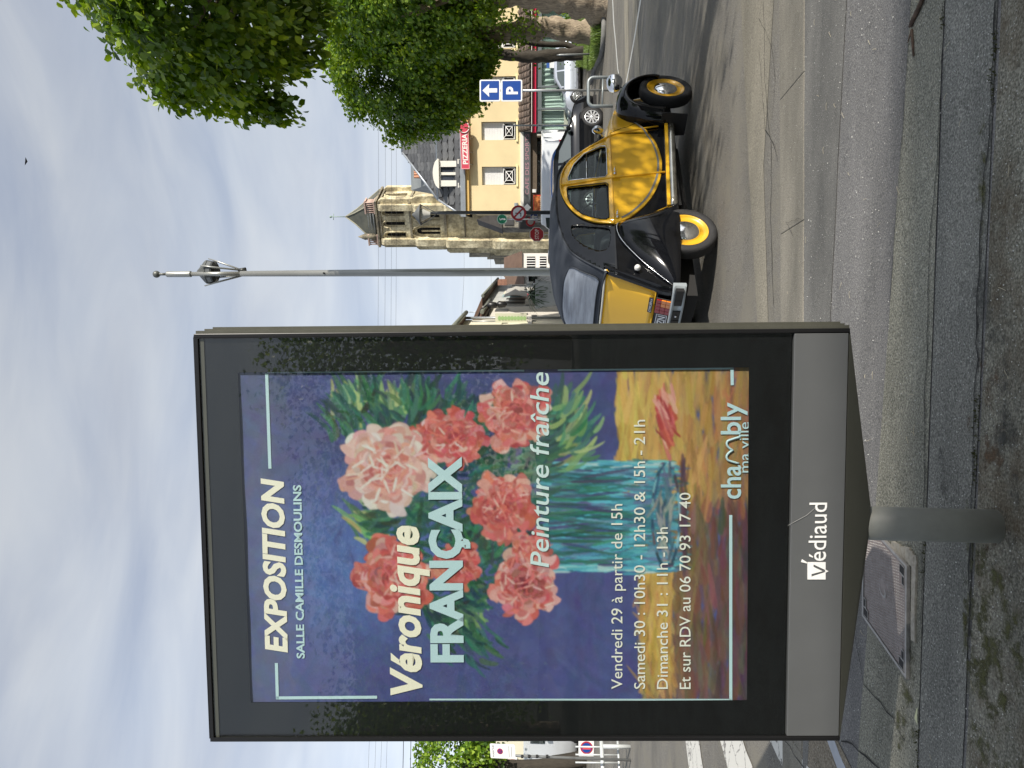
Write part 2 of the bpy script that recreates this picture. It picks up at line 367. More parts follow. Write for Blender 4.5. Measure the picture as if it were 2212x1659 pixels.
# cracks and tar seams: thin dark ribbons
m_crack = mat('crack', (.012, .012, .011), .95); m_seal = mat('tar_seam', (.03, .031, .033), .7, bump=.5, bscale=90)
def crack(pts, w, m=m_crack, lift=.0085, name='pavement_crack', wob=.02):
    P = [gp(*p) for p in pts]; Q = []
    for i in range(len(P) - 1):
        n = max(2, int((P[i + 1] - P[i]).length / .06))
        for k in range(n): Q.append(P[i].lerp(P[i + 1], k / n))
    Q.append(P[-1]); mb = MB(); rings = []
    for i, q in enumerate(Q):
        t = (Q[min(i + 1, len(Q) - 1)] - Q[max(0, i - 1)]); t.z = 0; t.normalize(); nn = Vector((-t.y, t.x, 0))
        off = wob * mnoise.noise(q * 9) + wob * .5 * mnoise.noise(q * 31)
        ww = w * .6 * (.35 + .65 * abs(mnoise.noise(q * 7 + Vector((5, 5, 5)))) * 1.8)
        a, b_ = q + nn * (off + ww), q + nn * (off - ww)
        rings.append([(a.x, a.y, G(a.x, a.y) + lift), (b_.x, b_.y, G(b_.x, b_.y) + lift)])
    mb.loft(rings, closed=False); return tag(mb.build(name, m, fix=False), kind='structure')
crack([(1659, 1650), (1500, 1653), (1400, 1660), (1340, 1668), (1200, 1665), (1000, 1672)], .008, name='road_crack', lift=.004)
crack([(1620, 1640), (1560, 1668), (1480, 1676), (1400, 1668)], .005, name='road_crack', lift=.004)
crack([(1560, 1640), (1380, 1654), (1350, 1672), (1310, 1680)], .007, name='road_crack', lift=.004)
crack([(1659, 1437), (1500, 1437), (1400, 1440)], .007, name='road_crack', lift=.004)
crack([(1659, 2160), (1400, 2146), (1100, 2122), (700, 2110), (287, 2096)], .010, lift=.0125)
crack([(1659, 2044), (1400, 2036), (1100, 2013), (800, 2005), (287, 1996)], .006, lift=.0125)
crack([(1659, 1973), (1400, 1957), (1000, 1927)], .004, lift=.0125, m=m_seal, wob=.01)
crack([(1150, 1720), (1180, 1702), (1185, 1735)], .004, lift=.016)
crack([(60, 1960), (110, 1935), (180, 1870), (300, 1850)], .006, lift=.0125)
crack([(0, 1905), (40, 1860), (59, 1822)], .012, lift=.0125)
crack([(0, 1740), (30, 1720), (59, 1700)], .008, name='road_crack', lift=.012)
# long grey wheel-polished bands on the road and thin white guide lines far out
def strip(name, pq, m, lift=.005):
    P = [gp(*p) for p in pq]; return gsheet(name, [(p.x, p.y) for p in P], m, lift)
m_pale = asphalt('worn_road', '8b887f', '6d6a63', '9f9c93', speck=.2, patch=1.0, grit=90)
m_mark = mat('road_paint', (.66, .66, .62), .7, var=.3, scale=14, coord='Object')
strip('worn_band', [(1700, 1347), (1659, 1348), (1470, 1352), (1430, 1356), (1430, 1363), (1470, 1360), (1659, 1357), (1700, 1356)], m_pale)
strip('worn_band', [(1700, 1366), (1659, 1367), (1470, 1372), (1430, 1376), (1430, 1387), (1470, 1383), (1659, 1377), (1700, 1376)], m_pale)
strip('worn_band', [(1710, 1600), (1659, 1601), (1300, 1618), (900, 1640), (900, 1662), (1300, 1650), (1659, 1672), (1710, 1672)], m_pale, .003)
strip('lane_line', [(1700, 1321), (1610, 1325), (1560, 1330), (1510, 1334), (1500, 1336), (1500, 1338), (1510, 1336), (1560, 1332), (1610, 1327.4), (1700, 1323)], m_mark, .006)
strip('lane_line', [(1700, 1386), (1659, 1383), (1560, 1367), (1510, 1358), (1480, 1352), (1480, 1354), (1510, 1360), (1560, 1369.5), (1659, 1386), (1700, 1389)], m_mark, .006)
# crossing stripes at the left and a pale painted edge line
def stripes(q, m, name):
    P = [gp(*p) for p in q]
    mb = MB(); n = 26; rings = []
    for i in range(n + 1):
        t = i / n; a = P[0].lerp(P[1], t); b_ = P[3].lerp(P[2], t)
        j1 = .015 * mnoise.noise(a * 6); j2 = .02 * mnoise.noise(b_ * 6)
        rings.append([(a.x + j1, a.y + j1, G(a.x, a.y) + .008), (b_.x + j2, b_.y - j2, G(b_.x, b_.y) + .008)])
    mb.loft(rings, closed=False); return tag(mb.build(name, m, fix=False), kind='structure')
m_zebra = bpy.data.materials.new('crossing_paint'); m_zebra.use_nodes = True
def zebra(m):
    t = m.node_tree; b = t.nodes['Principled BSDF']; L = t.links.new; b.inputs['Roughness'].default_value = .7
    g = N(t, 'ShaderNodeNewGeometry'); v = N(t, 'ShaderNodeTexVoronoi', feature='DISTANCE_TO_EDGE'); v.inputs['Scale'].default_value = 5
    n = N(t, 'ShaderNodeTexNoise'); n.inputs['Scale'].default_value = 7; n.inputs['Detail'].default_value = 6
    mxx = N(t, 'ShaderNodeMix', data_type='VECTOR'); mxx.inputs[0].default_value = .25; L(g.outputs['Position'], mxx.inputs[4]); L(n.outputs['Color'], mxx.inputs[5]); L(g.outputs['Position'], n.inputs['Vector']); L(mxx.outputs[1], v.inputs['Vector'])
    r = N(t, 'ShaderNodeValToRGB'); e = r.color_ramp.elements; e[0].position = .012; e[0].color = (.14, .13, .12, 1); e[1].position = .03; e[1].color = (.62, .61, .56, 1); L(v.outputs['Distance'], r.inputs[0])
    L(r.outputs[0], b.inputs['Base Color'])
zebra(m_zebra)
stripes([(80, 1552), (-330, 1665), (-330, 1745), (80, 1600)], m_zebra, 'crossing_stripe')
stripes([(80, 1655), (-330, 1860), (-330, 1960), (80, 1698)], m_zebra, 'crossing_stripe')
stripes([(80, 1470 + 10), (-330, 1530), (-330, 1575), (80, 1508)], m_zebra, 'crossing_stripe')
stripes([(64, 1788), (-200, 1885), (-200, 1915), (64, 1803)], mat('grey_line_paint', (.42, .45, .50), .7, var=.2), 'painted_line')
gsheet('dirt_patch', [(p.x, p.y) for p in [gp(0, 1740), gp(59, 1722), gp(59, 1812), gp(0, 1842)]], asphalt('gravelly_patch', '8a8378', '5e584f', 'a79f92', speck=.6, grit=80), .007)
# moss in the joints, scattered chips, straw and leaf bits on the near pavement
mo = MB(); 
def near_xy(): 
    return random.uniform(-3.2, 3.4), random.uniform(1.4, 5.2)
for i in range(6500):
    x, y = near_xy()
    if y < Y(L3, x) - 1.2 or random.random() < .35:
        r = random.choice([.0015, .002, .003, .004]); 
    else: r = .0018
    a = random.random() * 6.3; z = G(x, y) + .009
    mo.add([(x + r * math.cos(a), y + r * math.sin(a), z), (x + r * math.cos(a + 2), y + r * math.sin(a + 2), z), (x + r * math.cos(a + 4.1), y + r * math.sin(a + 4.1), z), (x, y, z + r)], [(0, 1, 3), (1, 2, 3), (2, 0, 3)])
tag(mo.build('stone_chips', mat('pale_chips', (.55, .55, .52), .6), fix=False), 'small pale stone chips strewn over the near pavement', 'gravel', kind='stuff')
mo = MB()
for i in range(150):
    x, y = near_xy(); L_ = random.uniform(.012, .05); a = random.random() * 6.3; cv = random.uniform(-.5, .5)
    z = G(x, y) + .011; p = []
    for k in range(5):
        t = k / 4 * L_; p.append((x + t * math.cos(a + cv * k / 4), y + t * math.sin(a + cv * k / 4), z + .002 * math.sin(k * 1.2)))
    mo.tube(p, .0009, 4)
tag(mo.build('straw_bits', mat('dry_straw', (.5, .45, .33), .8), fix=False), 'dry straw and grass bits scattered on the near pavement', 'litter', kind='stuff')
mo = MB()
for i in range(2600):
    l = random.choice([L6, L6, L5]); x = random.uniform(-3.5, 3.2); y = Y(l, x) + random.gauss(0, .012)
    if mnoise.noise(Vector((x * 2.3, 3 if l is L5 else 8, 0))) < (.12 if l is L6 else .28): continue
    z = G(x, y) + .009; r = random.uniform(.002, .006); a = random.random() * 6.3
    mo.add([(x - r * math.cos(a), y - r * math.sin(a), z), (x + r * math.cos(a), y + r * math.sin(a), z), (x + r * .4, y, z + r * 2.2)], [(0, 1, 2)])
tag(mo.build('joint_moss', mat('moss', (.07, .075, .025), .9, var=.4, scale=30), fix=False), 'moss growing along the pavement joints', 'moss', kind='stuff')
# the broken twig, a pale leaf bit
tw = [gp(1659 - y / 1.8228 / 1.185 if 0 else (3024 - y / 1.185) / 1.8228, (3000 + x / 1.185) / 1.8228) for x, y in [(790, -60), (765, 5), (740, 62), (722, 95), (710, 125)]]
tw2 = [gp((3024 - y / 1.185) / 1.8228, (3000 + x / 1.185) / 1.8228) for x, y in [(712, 138), (716, 190), (721, 262)]]
mb = MB(); mb.tube([p + Vector((0, 0, .018)) for p in tw], [.011, .010, .009, .009, .007], 8, wob=.6); mb.tube([p + Vector((0, 0, .012)) for p in tw2], [.006, .006, .004], 7, wob=.4)
mb.tube([tw2[0] + Vector((0, 0, .012)), tw2[0] + Vector((-.05, .02, .02))], [.005, .002], 6)
one('twig', mb, mat('bark_twig', (.10, .065, .045), .85, var=.5, scale=60), 'broken brown twig lying on the grey pavement at the right edge', 'twig')
q = gp((3024 - (1900 + 1360 / 1.4758)) / 1.8228, (3000 + 920 / 1.4758) / 1.8228)
mb = MB(); mb.add([q + Vector(v) for v in ((-.035, 0, .012), (-.01, .009, .02), (.03, .004, .014), (.038, -.002, .012), (0, -.010, .018))], [(0, 1, 4), (1, 2, 4), (2, 3, 4)])
one('fallen_leaf', mb, mat('pale_leaf', (.55, .56, .34), .7), 'small curled pale leaf on the pavement left of the cover', 'leaf', fix=False)

# ------------------------------------------------------------------ telecom chamber cover
def dpt(cx, cy, ox=3000, oy=1900, s=1.4758): return gp((3024 - (oy + cy / s)) / 1.8228, (ox + cx / s) / 1.8228)
cA, cB, cC, cD = dpt(870, 490), dpt(866, 1120), dpt(617, 770), dpt(690, 250)   # near right, near left, far left, far right (behind the post)
exv = (cA - cB); Wc = exv.length; exv.normalize(); eyv = (cC - cB); eyv.normalize()
cD = cC + (cA - cB)
cv = thing('chamber_cover', 'rusty grey metal chamber cover with raised studs set in the pavement', 'manhole cover', cB)
def cfr(a, b, o=0):                    # a along the near edge, b away, in shares of the cover
    p = cB + (cA - cB) * a + (cC - cB) * b; return Vector((p.x, p.y, G(p.x, p.y) + .010 + o))
m_cov = mat('cast_cover', (.27, .235, .225), .6, .2, col2=(.19, .15, .14), scale=26, bump=.2, bscale=160); m_covf = mat('cover_rim', (.33, .32, .31), .5, .35, var=.3, scale=30)
mb = MB(); mb.fbox(cfr, .015, .985, .015, .985, 0, .012); mb.build('plate', m_cov, cv)
mb = MB()
for a0, a1, b0, b1 in ((-.02, 1.02, -.025, .008), (-.02, 1.02, .992, 1.025), (-.02, .008, .008, .992), (.992, 1.02, .008, .992)): mb.fbox(cfr, a0, a1, b0, b1, 0, .016)
mb.build('frame', m_covf, cv)
for s in (-1, 1):
    mb = MB(); c0 = .5
mb = MB()
for i in range(34):
    for j in range(24):
        a, b_ = .03 + .94 * (i + .5 + .5 * (j % 2) * 1) / 34.5, .03 + .94 * (j + .5) / 24
        if (.42 < a < .60 and .42 < b_ < .58) or ((a < .20 or a > .80) and (b_ < .16 or b_ > .84)): continue
        r1, r2 = .008, .012
        mb.add([cfr(a - r1, b_, .012), cfr(a, b_ - r2, .012), cfr(a + r1, b_, .012), cfr(a, b_ + r2, .012), cfr(a, b_, .0165)], [(0, 1, 4), (1, 2, 4), (2, 3, 4), (3, 0, 4)])
mb.build('studs', m_covf, cv, fix=False, kind='stuff')
for ca in (0, 1):
    for cb_ in (0, 1):
        for (a0, a1, b0, b1) in ((.03, .10, .03, .12), (.12, .19, .03, .07)):
            A0, A1 = (a0, a1) if ca == 0 else (1 - a1, 1 - a0); B0, B1 = (b0, b1) if cb_ == 0 else (1 - b1, 1 - b0)
            mb = MB(); e = .010
            mb.fbox(cfr, A0 - e, A1 + e, B0 - e, B1 + e, .010, .0165); k_ = mb.build('lifting_slot', m_covf, cv)
            mb = MB(); mb.fbox(cfr, A0, A1, B0, B1, .014, .0175); mb.build('slot_hole', dark, k_)
mb = MB(); ring = []
for k in range(15):
    A = math.radians(60 + 240 * k / 14 + 30); w = .55 + .45 * math.sin(math.pi * k / 14)
    ring.append([cfr(.51 + .05 * math.cos(A), .5 + .075 * math.sin(A), .0175), cfr(.51 + (.05 - .018 * w) * math.cos(A), .5 + (.075 - .026 * w) * math.sin(A), .0175)])
mb.loft(ring, closed=False); mb.build('crescent_mark', m_covf, cv, fix=False)
# broken mortar edge round the cover
mo = MB(); path = [dpt(780, 385), dpt(868, 420), dpt(905, 470), dpt(905, 560), dpt(900, 700), dpt(898, 830), dpt(900, 905)]
for i in range(len(path) - 1):
    n = 9; 
    for k in range(n):
        p = path[i].lerp(path[i + 1], k / n); w = .014 + .008 * random.random(); h = .012 + .006 * random.random()
        mo.hexa([p + Vector((dx * w * 1.6 + random.uniform(-.003, .003), dy * w * .8, (.002 if zz == 0 else h))) for zz in (0, 1) for dx, dy in ((-1, -1), (1, -1), (1, 1), (-1, 1))])
one('mortar_edge', mo, mat('mortar', (.42, .39, .33), .95, var=.35, scale=40), 'crumbling pale mortar lip along the near edge of the cover', 'mortar')

# damp rusty and mossy stains along the nearest joint: thin irregular films
def stain(X_, Y_, rx, ry, m, seed, lift=.0095):
    c = gp(X_, Y_); n = 40; P = []
    for k in range(n):
        a = 2 * math.pi * k / n; r = 1 + .45 * mnoise.noise(Vector((math.cos(a) * 1.6, math.sin(a) * 1.6, seed))) + .2 * mnoise.noise(Vector((math.cos(a) * 6, math.sin(a) * 6, seed)))
        P.append((c.x + rx * r * math.cos(a), c.y + ry * r * math.sin(a)))
    mb = MB(); mb.add([(c.x, c.y, G(c.x, c.y) + lift)] + [(x, y, G(x, y) + lift) for x, y in P], [(0, 1 + k, 1 + (k + 1) % n) for k in range(n)])
    o = mb.build('stain', m, fix=False); o['kind'] = 'structure'
def filmmat(name, col, lo, hi, sc):
    m = bpy.data.materials.new(name); m.use_nodes = True; t = m.node_tree; b = t.nodes['Principled BSDF']; L = t.links.new; b.inputs['Base Color'].default_value = rgb(col); b.inputs['Roughness'].default_value = .85
    g = N(t, 'ShaderNodeNewGeometry'); n = N(t, 'ShaderNodeTexNoise'); n.inputs['Scale'].default_value = sc; n.inputs['Detail'].default_value = 9; n.inputs['Roughness'].default_value = .75; L(g.outputs['Position'], n.inputs['Vector'])
    r = N(t, 'ShaderNodeValToRGB'); e = r.color_ramp.elements; e[0].position = lo; e[0].color = (0, 0, 0, 1); e[1].position = hi; e[1].color = (.9, .9, .9, 1); L(n.outputs['Fac'], r.inputs[0]); L(r.outputs[0], b.inputs['Alpha']); return m
m_f1 = filmmat('rust_film', '5d4a36', .54, .68, 9); m_f2 = filmmat('moss_film', '45461f', .50, .62, 12); m_f3 = filmmat('damp_film', '3c3d3a', .50, .70, 7)
for k, (X_, Y_, rx, ry, m) in enumerate(((700, 2135, .45, .10, m_f1), (560, 2165, .35, .12, m_f1), (300, 2150, .30, .16, m_f2), (60, 2190, .35, .12, m_f2), (150, 2120, .3, .08, m_f2), (830, 2160, .3, .08, m_f3), (1000, 2125, .3, .05, m_f3), (440, 2100, .22, .05, m_f2), (640, 2188, .4, .05, m_f3), (100, 1965, .3, .08, m_f2), (1250, 2125, .3, .03, m_f2), (560, 2040, .2, .05, m_f3))):
    stain(X_, Y_, rx, ry, m, k, .0095 + .0004 * k)
# ------------------------------------------------------------------ advertising panel
def solve_rect(c):                      # four picture corners of one flat rectangle -> world points
    r = [ray(*p) for p in c]; r = [q / q.y for q in r]
    A = np.array([[r[3][i], -r[1][i], -r[2][i]] for i in range(3)]); b = np.array([-2.60 * r[0][i] for i in range(3)])
    k = np.linalg.solve(A, b); return CP + r[0] * 2.60, CP + r[1] * k[1], CP + r[2] * k[2], CP + r[3] * k[0]
pTL, pTR, pBL, pBR = solve_rect([(57.6, 453.7), (939.2, 418), (58.7, 1814.8), (950.2, 1837)])
print('PANEL depths', pTL.y, pTR.y, pBL.y, pBR.y, 'size', (pTR - pTL).length, (pTL - pBL).length)
ex = ((pTR - pTL) + (pBR - pBL)).normalized(); ey = ((pTL - pBL) + (pTR - pBR)).normalized(); ey = (ey - ex * ey.dot(ex)).normalized()
PF = Fr(pBL, ex, ey)                    # n points to the viewer
print('n', PF.n)
bx = gp(514, 2180)
panel = thing('advertising_panel', 'tall grey street advertising panel on a single post with a flower exhibition poster', 'billboard', bx)
inv = PF.inv
def A_(cx, cy, o=0): return PF.inv((3024 - (1250 + cy / .97615)) / 1.8228, (700 + cx / .97615) / 1.8228, o)
def B_(cx, cy, o=0): return PF.inv((3024 - (1250 + cy / .97615)) / 1.8228, (1900 + cx / .97615) / 1.8228, o)
def D_(x, y, o=0): return PF.inv(1659 - y, x, o)
a0, b0 = inv(58.4, 1815); a1, b1 = inv(944, 418); Wd, Ht = (pTR - pTL).length, (pTL - pBL).length
b0 = 0.0; a0 = 0.0; a1 = Wd; b1 = Ht
gb = inv(500, 1706)[1]                  # foot of the glass
m_frame = mat('panel_frame_paint', '5f5f56', .42, .35, var=.12, scale=5, bump=.03, bscale=40, stretch=(1, 1, 6))
m_fascia = mat('panel_fascia_paint', '5d5f60', .5, .1, var=.10, scale=3.2, bump=.02, bscale=14)
m_mask = mat('panel_black_mask', (.008, .008, .009), .35)
FW = .014
mb = MB()                               # outer casing
for (p, q, r_, s_) in ((0, FW, 0, b1), (a1 - FW, a1, 0, b1), (FW, a1 - FW, b1 - FW, b1)):
    mb.fbox(PF, p, q, r_, s_, -.03, 0)
mb.build('front_frame', mat('panel_trim_dark', (.015, .015, .016), .35, .3), panel, bevel=.002)
mb = MB()
for k, (w0, w1, oo0, oo1) in enumerate(((0.0, .010, -.045, -.008), (.010, .016, -.075, -.045), (.012, .022, -.14, -.080), (.008, .018, -.185, -.14))):
    mb.fbox(PF, a1 - .01, a1 + w1, .0, b1 - .014 * k - .004, oo0, oo1)
    mb.fbox(PF, -w1 * .4, .01, .0, b1 - .014 * k - .004, oo0, oo1)
    mb.fbox(PF, .01, a1 - .01, b1 - .03, b1 - .014 * k - .004, oo0, oo1)
mb.build('side_profile', m_frame, panel, bevel=.0015)
mb = MB(); mb.fbox(PF, .011, a1 - .011, .01, b1 - .031, -.184, -.034); mb.build('back_box', m_mask, panel)
# fascia with the maker's mark
mb = MB(); mb.fbox(PF, .016, a1 - .016, .004, gb - .004, -.03, -.002); fas = mb.build('fascia', m_fascia, panel, bevel=.002)
mb = MB(); pl = [inv(58, 1815), inv(950, 1837), (a1, 0)]
V1, V2 = inv(477, 1895), inv(560, 1901)
tp = [PF(.004, 0, -.004), PF(a1 - .004, 0, -.004)]; bt = [PF(V1[0], V1[1], -.02) + Vector((0, .05, 0)), PF(V2[0], V2[1], -.02) + Vector((0, .05, 0))]
bk = [PF(.004, 0, -.18), PF(a1 - .004, 0, -.18)]; bb = [bt[0] + Vector((0, .03, 0)), bt[1] + Vector((0, .03, 0))]
mb.add([tp[0], tp[1], bt[1], bt[0], bk[0], bk[1], bb[1], bb[0]], [(0, 1, 2, 3), (4, 7, 6, 5), (0, 3, 7, 4), (1, 5, 6, 2), (3, 2, 6, 7), (0, 4, 5, 1)])
mb.build('lower_skirt', mat('panel_skirt_paint', '50514a', .6, .1, var=.08, scale=4), panel)
mb = MB(); r_ = .0585; c0 = gp(514, 2180); ctr = Vector((c0.x, c0.y + r_ + .005, c0.z)); top = PF(inv(514, 1870)[0], inv(514, 1870)[1], -.05); top = Vector((ctr.x + .012, ctr.y, top.z))
mb.tube([ctr + Vector((0, 0, -.05)), ctr.lerp(top, .5), top], r_, 40, caps=True); mb.build('post', mat('post_paint', '8e8f88', .5, 0, var=.18, scale=9, bump=.03, bscale=50), panel)
# poster: a painting of peonies in a blue glass vase, printed flat
Ptl, Ptr = A_(272, 1493), A_(222, 208); Pbl, Pbr = B_(1025, 1482), B_(1033, 188)
u0, u1 = (Ptl[0] + Pbl[0]) / 2, (Ptr[0] + Pbr[0]) / 2; v0, v1 = (Pbl[1] + Pbr[1]) / 2, (Ptl[1] + Ptr[1]) / 2
PW, PH = u1 - u0, v1 - v0; print('poster', PW, PH)
nx, ny = 420, 630
img = np.zeros((ny, nx, 3)); yy, xx = np.mgrid[0:ny, 0:nx].astype(float)
def px(x, y):                           # picture point -> raster
    a, b_ = D_(x, y); return (a - u0) / PW * nx, (v1 - b_) / PH * ny
def hx(h): return np.array([int(h[i:i + 2], 16) / 255 for i in (0, 2, 4)])
rp = np.random.RandomState(5)
img[:] = hx('3d4684')
def stroke(cx, cy, L_, w, ang, col, al=.85, taper=1.0, bend=0.0):
    R_ = int(L_ * .6 + w + 3); x0, x1, y0, y1 = int(max(0, cx - R_)), int(min(nx, cx + R_)), int(max(0, cy - R_)), int(min(ny, cy + R_))
    if x1 <= x0 or y1 <= y0: return
    X_, Y_ = xx[y0:y1, x0:x1] - cx, yy[y0:y1, x0:x1] - cy
    t = X_ * math.cos(ang) + Y_ * math.sin(ang); n_ = -X_ * math.sin(ang) + Y_ * math.cos(ang) + bend * (t * t) / max(L_, 1)
    ww = w * (1 - taper * .5 * (t / L_ + .5))
    d = (np.abs(t) / (L_ / 2)) ** 4 + (np.abs(n_) / (ww / 2 + .3)) ** 2
    a = np.clip((1.15 - d) * 3, 0, 1) * al
    ridge = 1 + .07 * np.sin(n_ * 2.1 + cx)
    reg = img[y0:y1, x0:x1]; reg[:] = reg * (1 - a[..., None]) + np.clip(np.asarray(col)[None, None] * ridge[..., None], 0, 1) * a[..., None]
def jit(c, s=.05): return np.clip(np.asarray(c) * (1 + rp.normal() * s) + rp.normal(size=3) * s * .35, 0, 1)
bgc = [('343a63', 0), ('44508f', .25), ('3e55a0', .5), ('37407a', .8)]
for i in range(3800):                   # background scumble
    x, y = rp.uniform(0, nx), rp.uniform(0, ny * .8); d = math.hypot((x - nx * .42) / nx, (y - ny * .22) / ny)
    c = hx('4467b8') * max(0, 1 - d * 3.0) + hx('3a4078') * min(1, d * 3.0)
    if y < ny * .09: c = c * .5 + hx('53566a') * .5  # top strip greyed: sky reflection in the glass mixed into the print
    if x > nx * .7: c = c * .9
    stroke(x, y, rp.uniform(18, 60), rp.uniform(6, 18), rp.choice([0, 1.57, .6, 2.4]) + rp.normal() * .3, jit(c, .07), .28)
tb = px(1338, 870)[1]; tl_ = px(1392, 1450)[1]
for i in range(2200):                   # table
    x, y = rp.uniform(0, nx), rp.uniform(tb - 4, ny + 5); edge = tb if x > nx * .62 else tb + (tl_ - tb) * min(1, (nx * .62 - x) / (nx * .3))
    if y < edge: continue
    t = (y - edge) / (ny - edge)
    if x > nx * .6: c = hx('d9a33c') * (1 - t) + hx('8a5c33') * t
    else: c = hx('8f6a38') * (1 - t) + hx('4a3238') * t
    if x < nx * .25: c = c * .8 + hx('3c3350') * .2
    stroke(x, y, rp.uniform(20, 70), rp.uniform(3, 9), rp.normal() * .16, jit(c, .12), .55)
for i in range(260):
    x = rp.uniform(nx * .05, nx * .45); stroke(x, tl_ + rp.uniform(-6, 34), rp.uniform(20, 60), rp.uniform(3, 7), rp.normal() * .2, jit(hx('c08a36'), .15), .5)
# vase
vx0, vy0 = px(1180, 1238); vx1, vy1 = px(1480, 1000)
for i in range(900):
    x, y = rp.uniform(vx0, vx1), rp.uniform(vy0, vy1 - 8); t = (x - vx0) / (vx1 - vx0)
    c = hx(rp.choice(['2f8fae', '2a6f8c', '3fa9c4', '245a72', '4f7f9c', '1f6c78', '35b4d6', '56608a']))
    stroke(x, y, rp.uniform(20, 46), rp.uniform(2.5, 6), 1.57 + (t - .5) * .15 + rp.normal() * .12, jit(c, .08), .75)
for s in (0, 1):
    for i in range(60):
        x = (vx0 + 3 if s == 0 else vx1 - 4) + rp.normal() * 2.5; stroke(x, rp.uniform(vy0, vy1 - 20), 30, 3.5, 1.57, jit(hx(rp.choice(['5cc4de', '2b93b8', '9fd0dc'])), .05), .8)
for k in range(200):
    A = rp.uniform(0, 6.28); x = (vx0 + vx1) / 2 + math.cos(A) * (vx1 - vx0) * .46; y = vy1 - 22 + math.sin(A) * 17
    stroke(x, y, 18, 3.5, math.atan2(math.cos(A) * 17, -math.sin(A) * (vx1 - vx0) * .46), jit(hx(rp.choice(['1c3c55', '2c7898', '6fa7b8', '503f4a'])), .08), .8)
for k in range(60): stroke((vx0 + vx1) / 2 + rp.normal() * 22, vy1 - 24 + rp.normal() * 5, 30, 4, rp.normal() * .3, jit(hx(rp.choice(['7d7a80', '3d5c74', 'a09a94', '27445a'])), .08), .7)
for k in range(70): stroke(rp.uniform(vx0 + 6, vx1 - 6), vy0 + rp.uniform(0, 90), rp.uniform(30, 80), 4, 1.57 + rp.normal() * .12, jit(hx(rp.choice(['1d4a48', '1f5a50', '2a6c5a', '3a3358'])), .1), .7)
# leaves
leaves_ = [(760, 870, -.3, 'l'), (800, 850, -.1, 'd'), (850, 875, .1, 'l'), (900, 850, .3, 'd'), (820, 905, -.5, 'd'), (930, 880, .2, 'd'), (980, 880, .5, 'd'), (790, 1130, -.9, 'y'), (830, 1125, 1.2, 'd'), (900, 1110, 1.3, 'd'), (880, 1290, 1.9, 'd'), (960, 1370, 2.4, 'd'), (1000, 1340, 2.6, 'l'), (1030, 1390, 2.3, 'd'), (1010, 1300, 2.2, 'd'), (1220, 920, .5, 'd'), (1240, 965, .9, 'l'), (1200, 880, .4, 'd'), (1180, 960, 1.2, 'd'), (1060, 1000, 1.0, 'd'), (1040, 900, .5, 'd'), (1000, 1150, 1.2, 'd'), (1060, 1180, .6, 'd'), (880, 1180, 1.7, 'd'), (1160, 1010, 1.3, 'd'), (960, 1010, .8, 'd'), (740, 905, -.6, 'd'), (1240, 900, .6, 'l')]
pal = {'d': ['1f4238', '2a5a4c', '1a3335', '35684f', '24504a'], 'l': ['3c7050', '6f9058', '9aa95e', '2f5e4e'], 'y': ['8fa35c', 'b9b566', '5f8a56', '3d6c4c']}
for (x, y, an, kd_) in leaves_:
    cx, cy = px(x, y)
    for k in range(34): stroke(cx + rp.normal() * 13, cy + rp.normal() * 11, rp.uniform(18, 44), rp.uniform(4, 9), an + rp.normal() * .3, jit(hx(rp.choice(pal[kd_])), .1), .8, bend=.3)
for k in range(420):
    x, y = px(rp.uniform(880, 1180), rp.uniform(880, 1320)); stroke(x, y, rp.uniform(14, 34), rp.uniform(4, 8), rp.uniform(0, 3.1), jit(hx(rp.choice(pal['d'])), .12), .7)
# peonies
def peony(x, y, rad, cols, core, n=230, hole=0):
    cx, cy = px(x, y); rx = rad / 1105 * ny * .98
    for k in range(n):
        t = 1 - (k / n) ** .8; A = rp.uniform(0, 6.283); rr = rx * (t * .92 + .05)
        rr *= 1 + .16 * math.sin(5 * A + x) + .08 * math.sin(9 * A)
        c = hx(rp.choice(cols)) * (t ** .6) + hx(rp.choice(core)) * (1 - t ** .6)
        stroke(cx + math.cos(A) * rr * .80, cy + math.sin(A) * rr * .80, rx * rp.uniform(.26, .46) * (.6 + .5 * t), rx * rp.uniform(.14, .26) * (.6 + .6 * t), A + rp.normal() * .4 + (1.57 if t < .45 and rp.rand() < .6 else 0), jit(c * (.86 + .26 * rp.rand()), .07), .95, taper=-.7, bend=rp.normal() * .6)
    for k in range(n // 9):
        A = rp.uniform(0, 6.283); rr = rx * rp.uniform(.1, 1.0); stroke(cx + math.cos(A) * rr * .8, cy + math.sin(A) * rr * .8, rx * .3, rx * .05, A + rp.normal() * .5, jit(hx(rp.choice(cols)) * 1.1, .06), .8)
pk = ['f0b9b0', 'e89a92', 'f3cdc4', 'e07f78', 'f6d9d0']; rd = ['d9534c', 'e0655e', 'c9403e', 'e88378', 'b83a3c', 'd65a50']; cr_ = ['b5373a', '8e2830', 'd4514a', 'a32f34']
peony(985, 1225, 62, rd, cr_, 150); peony(905, 955, 45, rd, cr_, 120)
peony(980, 950, 78, rd + ['f3b8ae'], cr_); peony(845, 1250, 100, rd + ['f1aba2', 'ef9c92'], cr_, 300); peony(835, 1015, 112, pk, rd, 340)
peony(1115, 895, 88, rd + ['efa69c'], cr_, 260); peony(1085, 1100, 84, rd + ['f09a90'], cr_, 260); peony(1150, 1195, 58, rd + ['f3b0a6'], rd, 150)
peony(1135, 1270, 86, ['e2625c', 'f08e84', 'd24b48', 'f5a99e'], ['7a1f2a', '5f1a24', '9c2c32'], 300)
for k in range(110):
    x, y = px(1440 + rp.normal() * 8, 902 + rp.normal() * 24); stroke(x, y, rp.uniform(14, 34), rp.uniform(3, 7), -.35 + rp.normal() * .2, jit(hx(rp.choice(['b0332f', 'd4574c', '8d2426', 'e88474', 'c2413a'])), .08), .85)
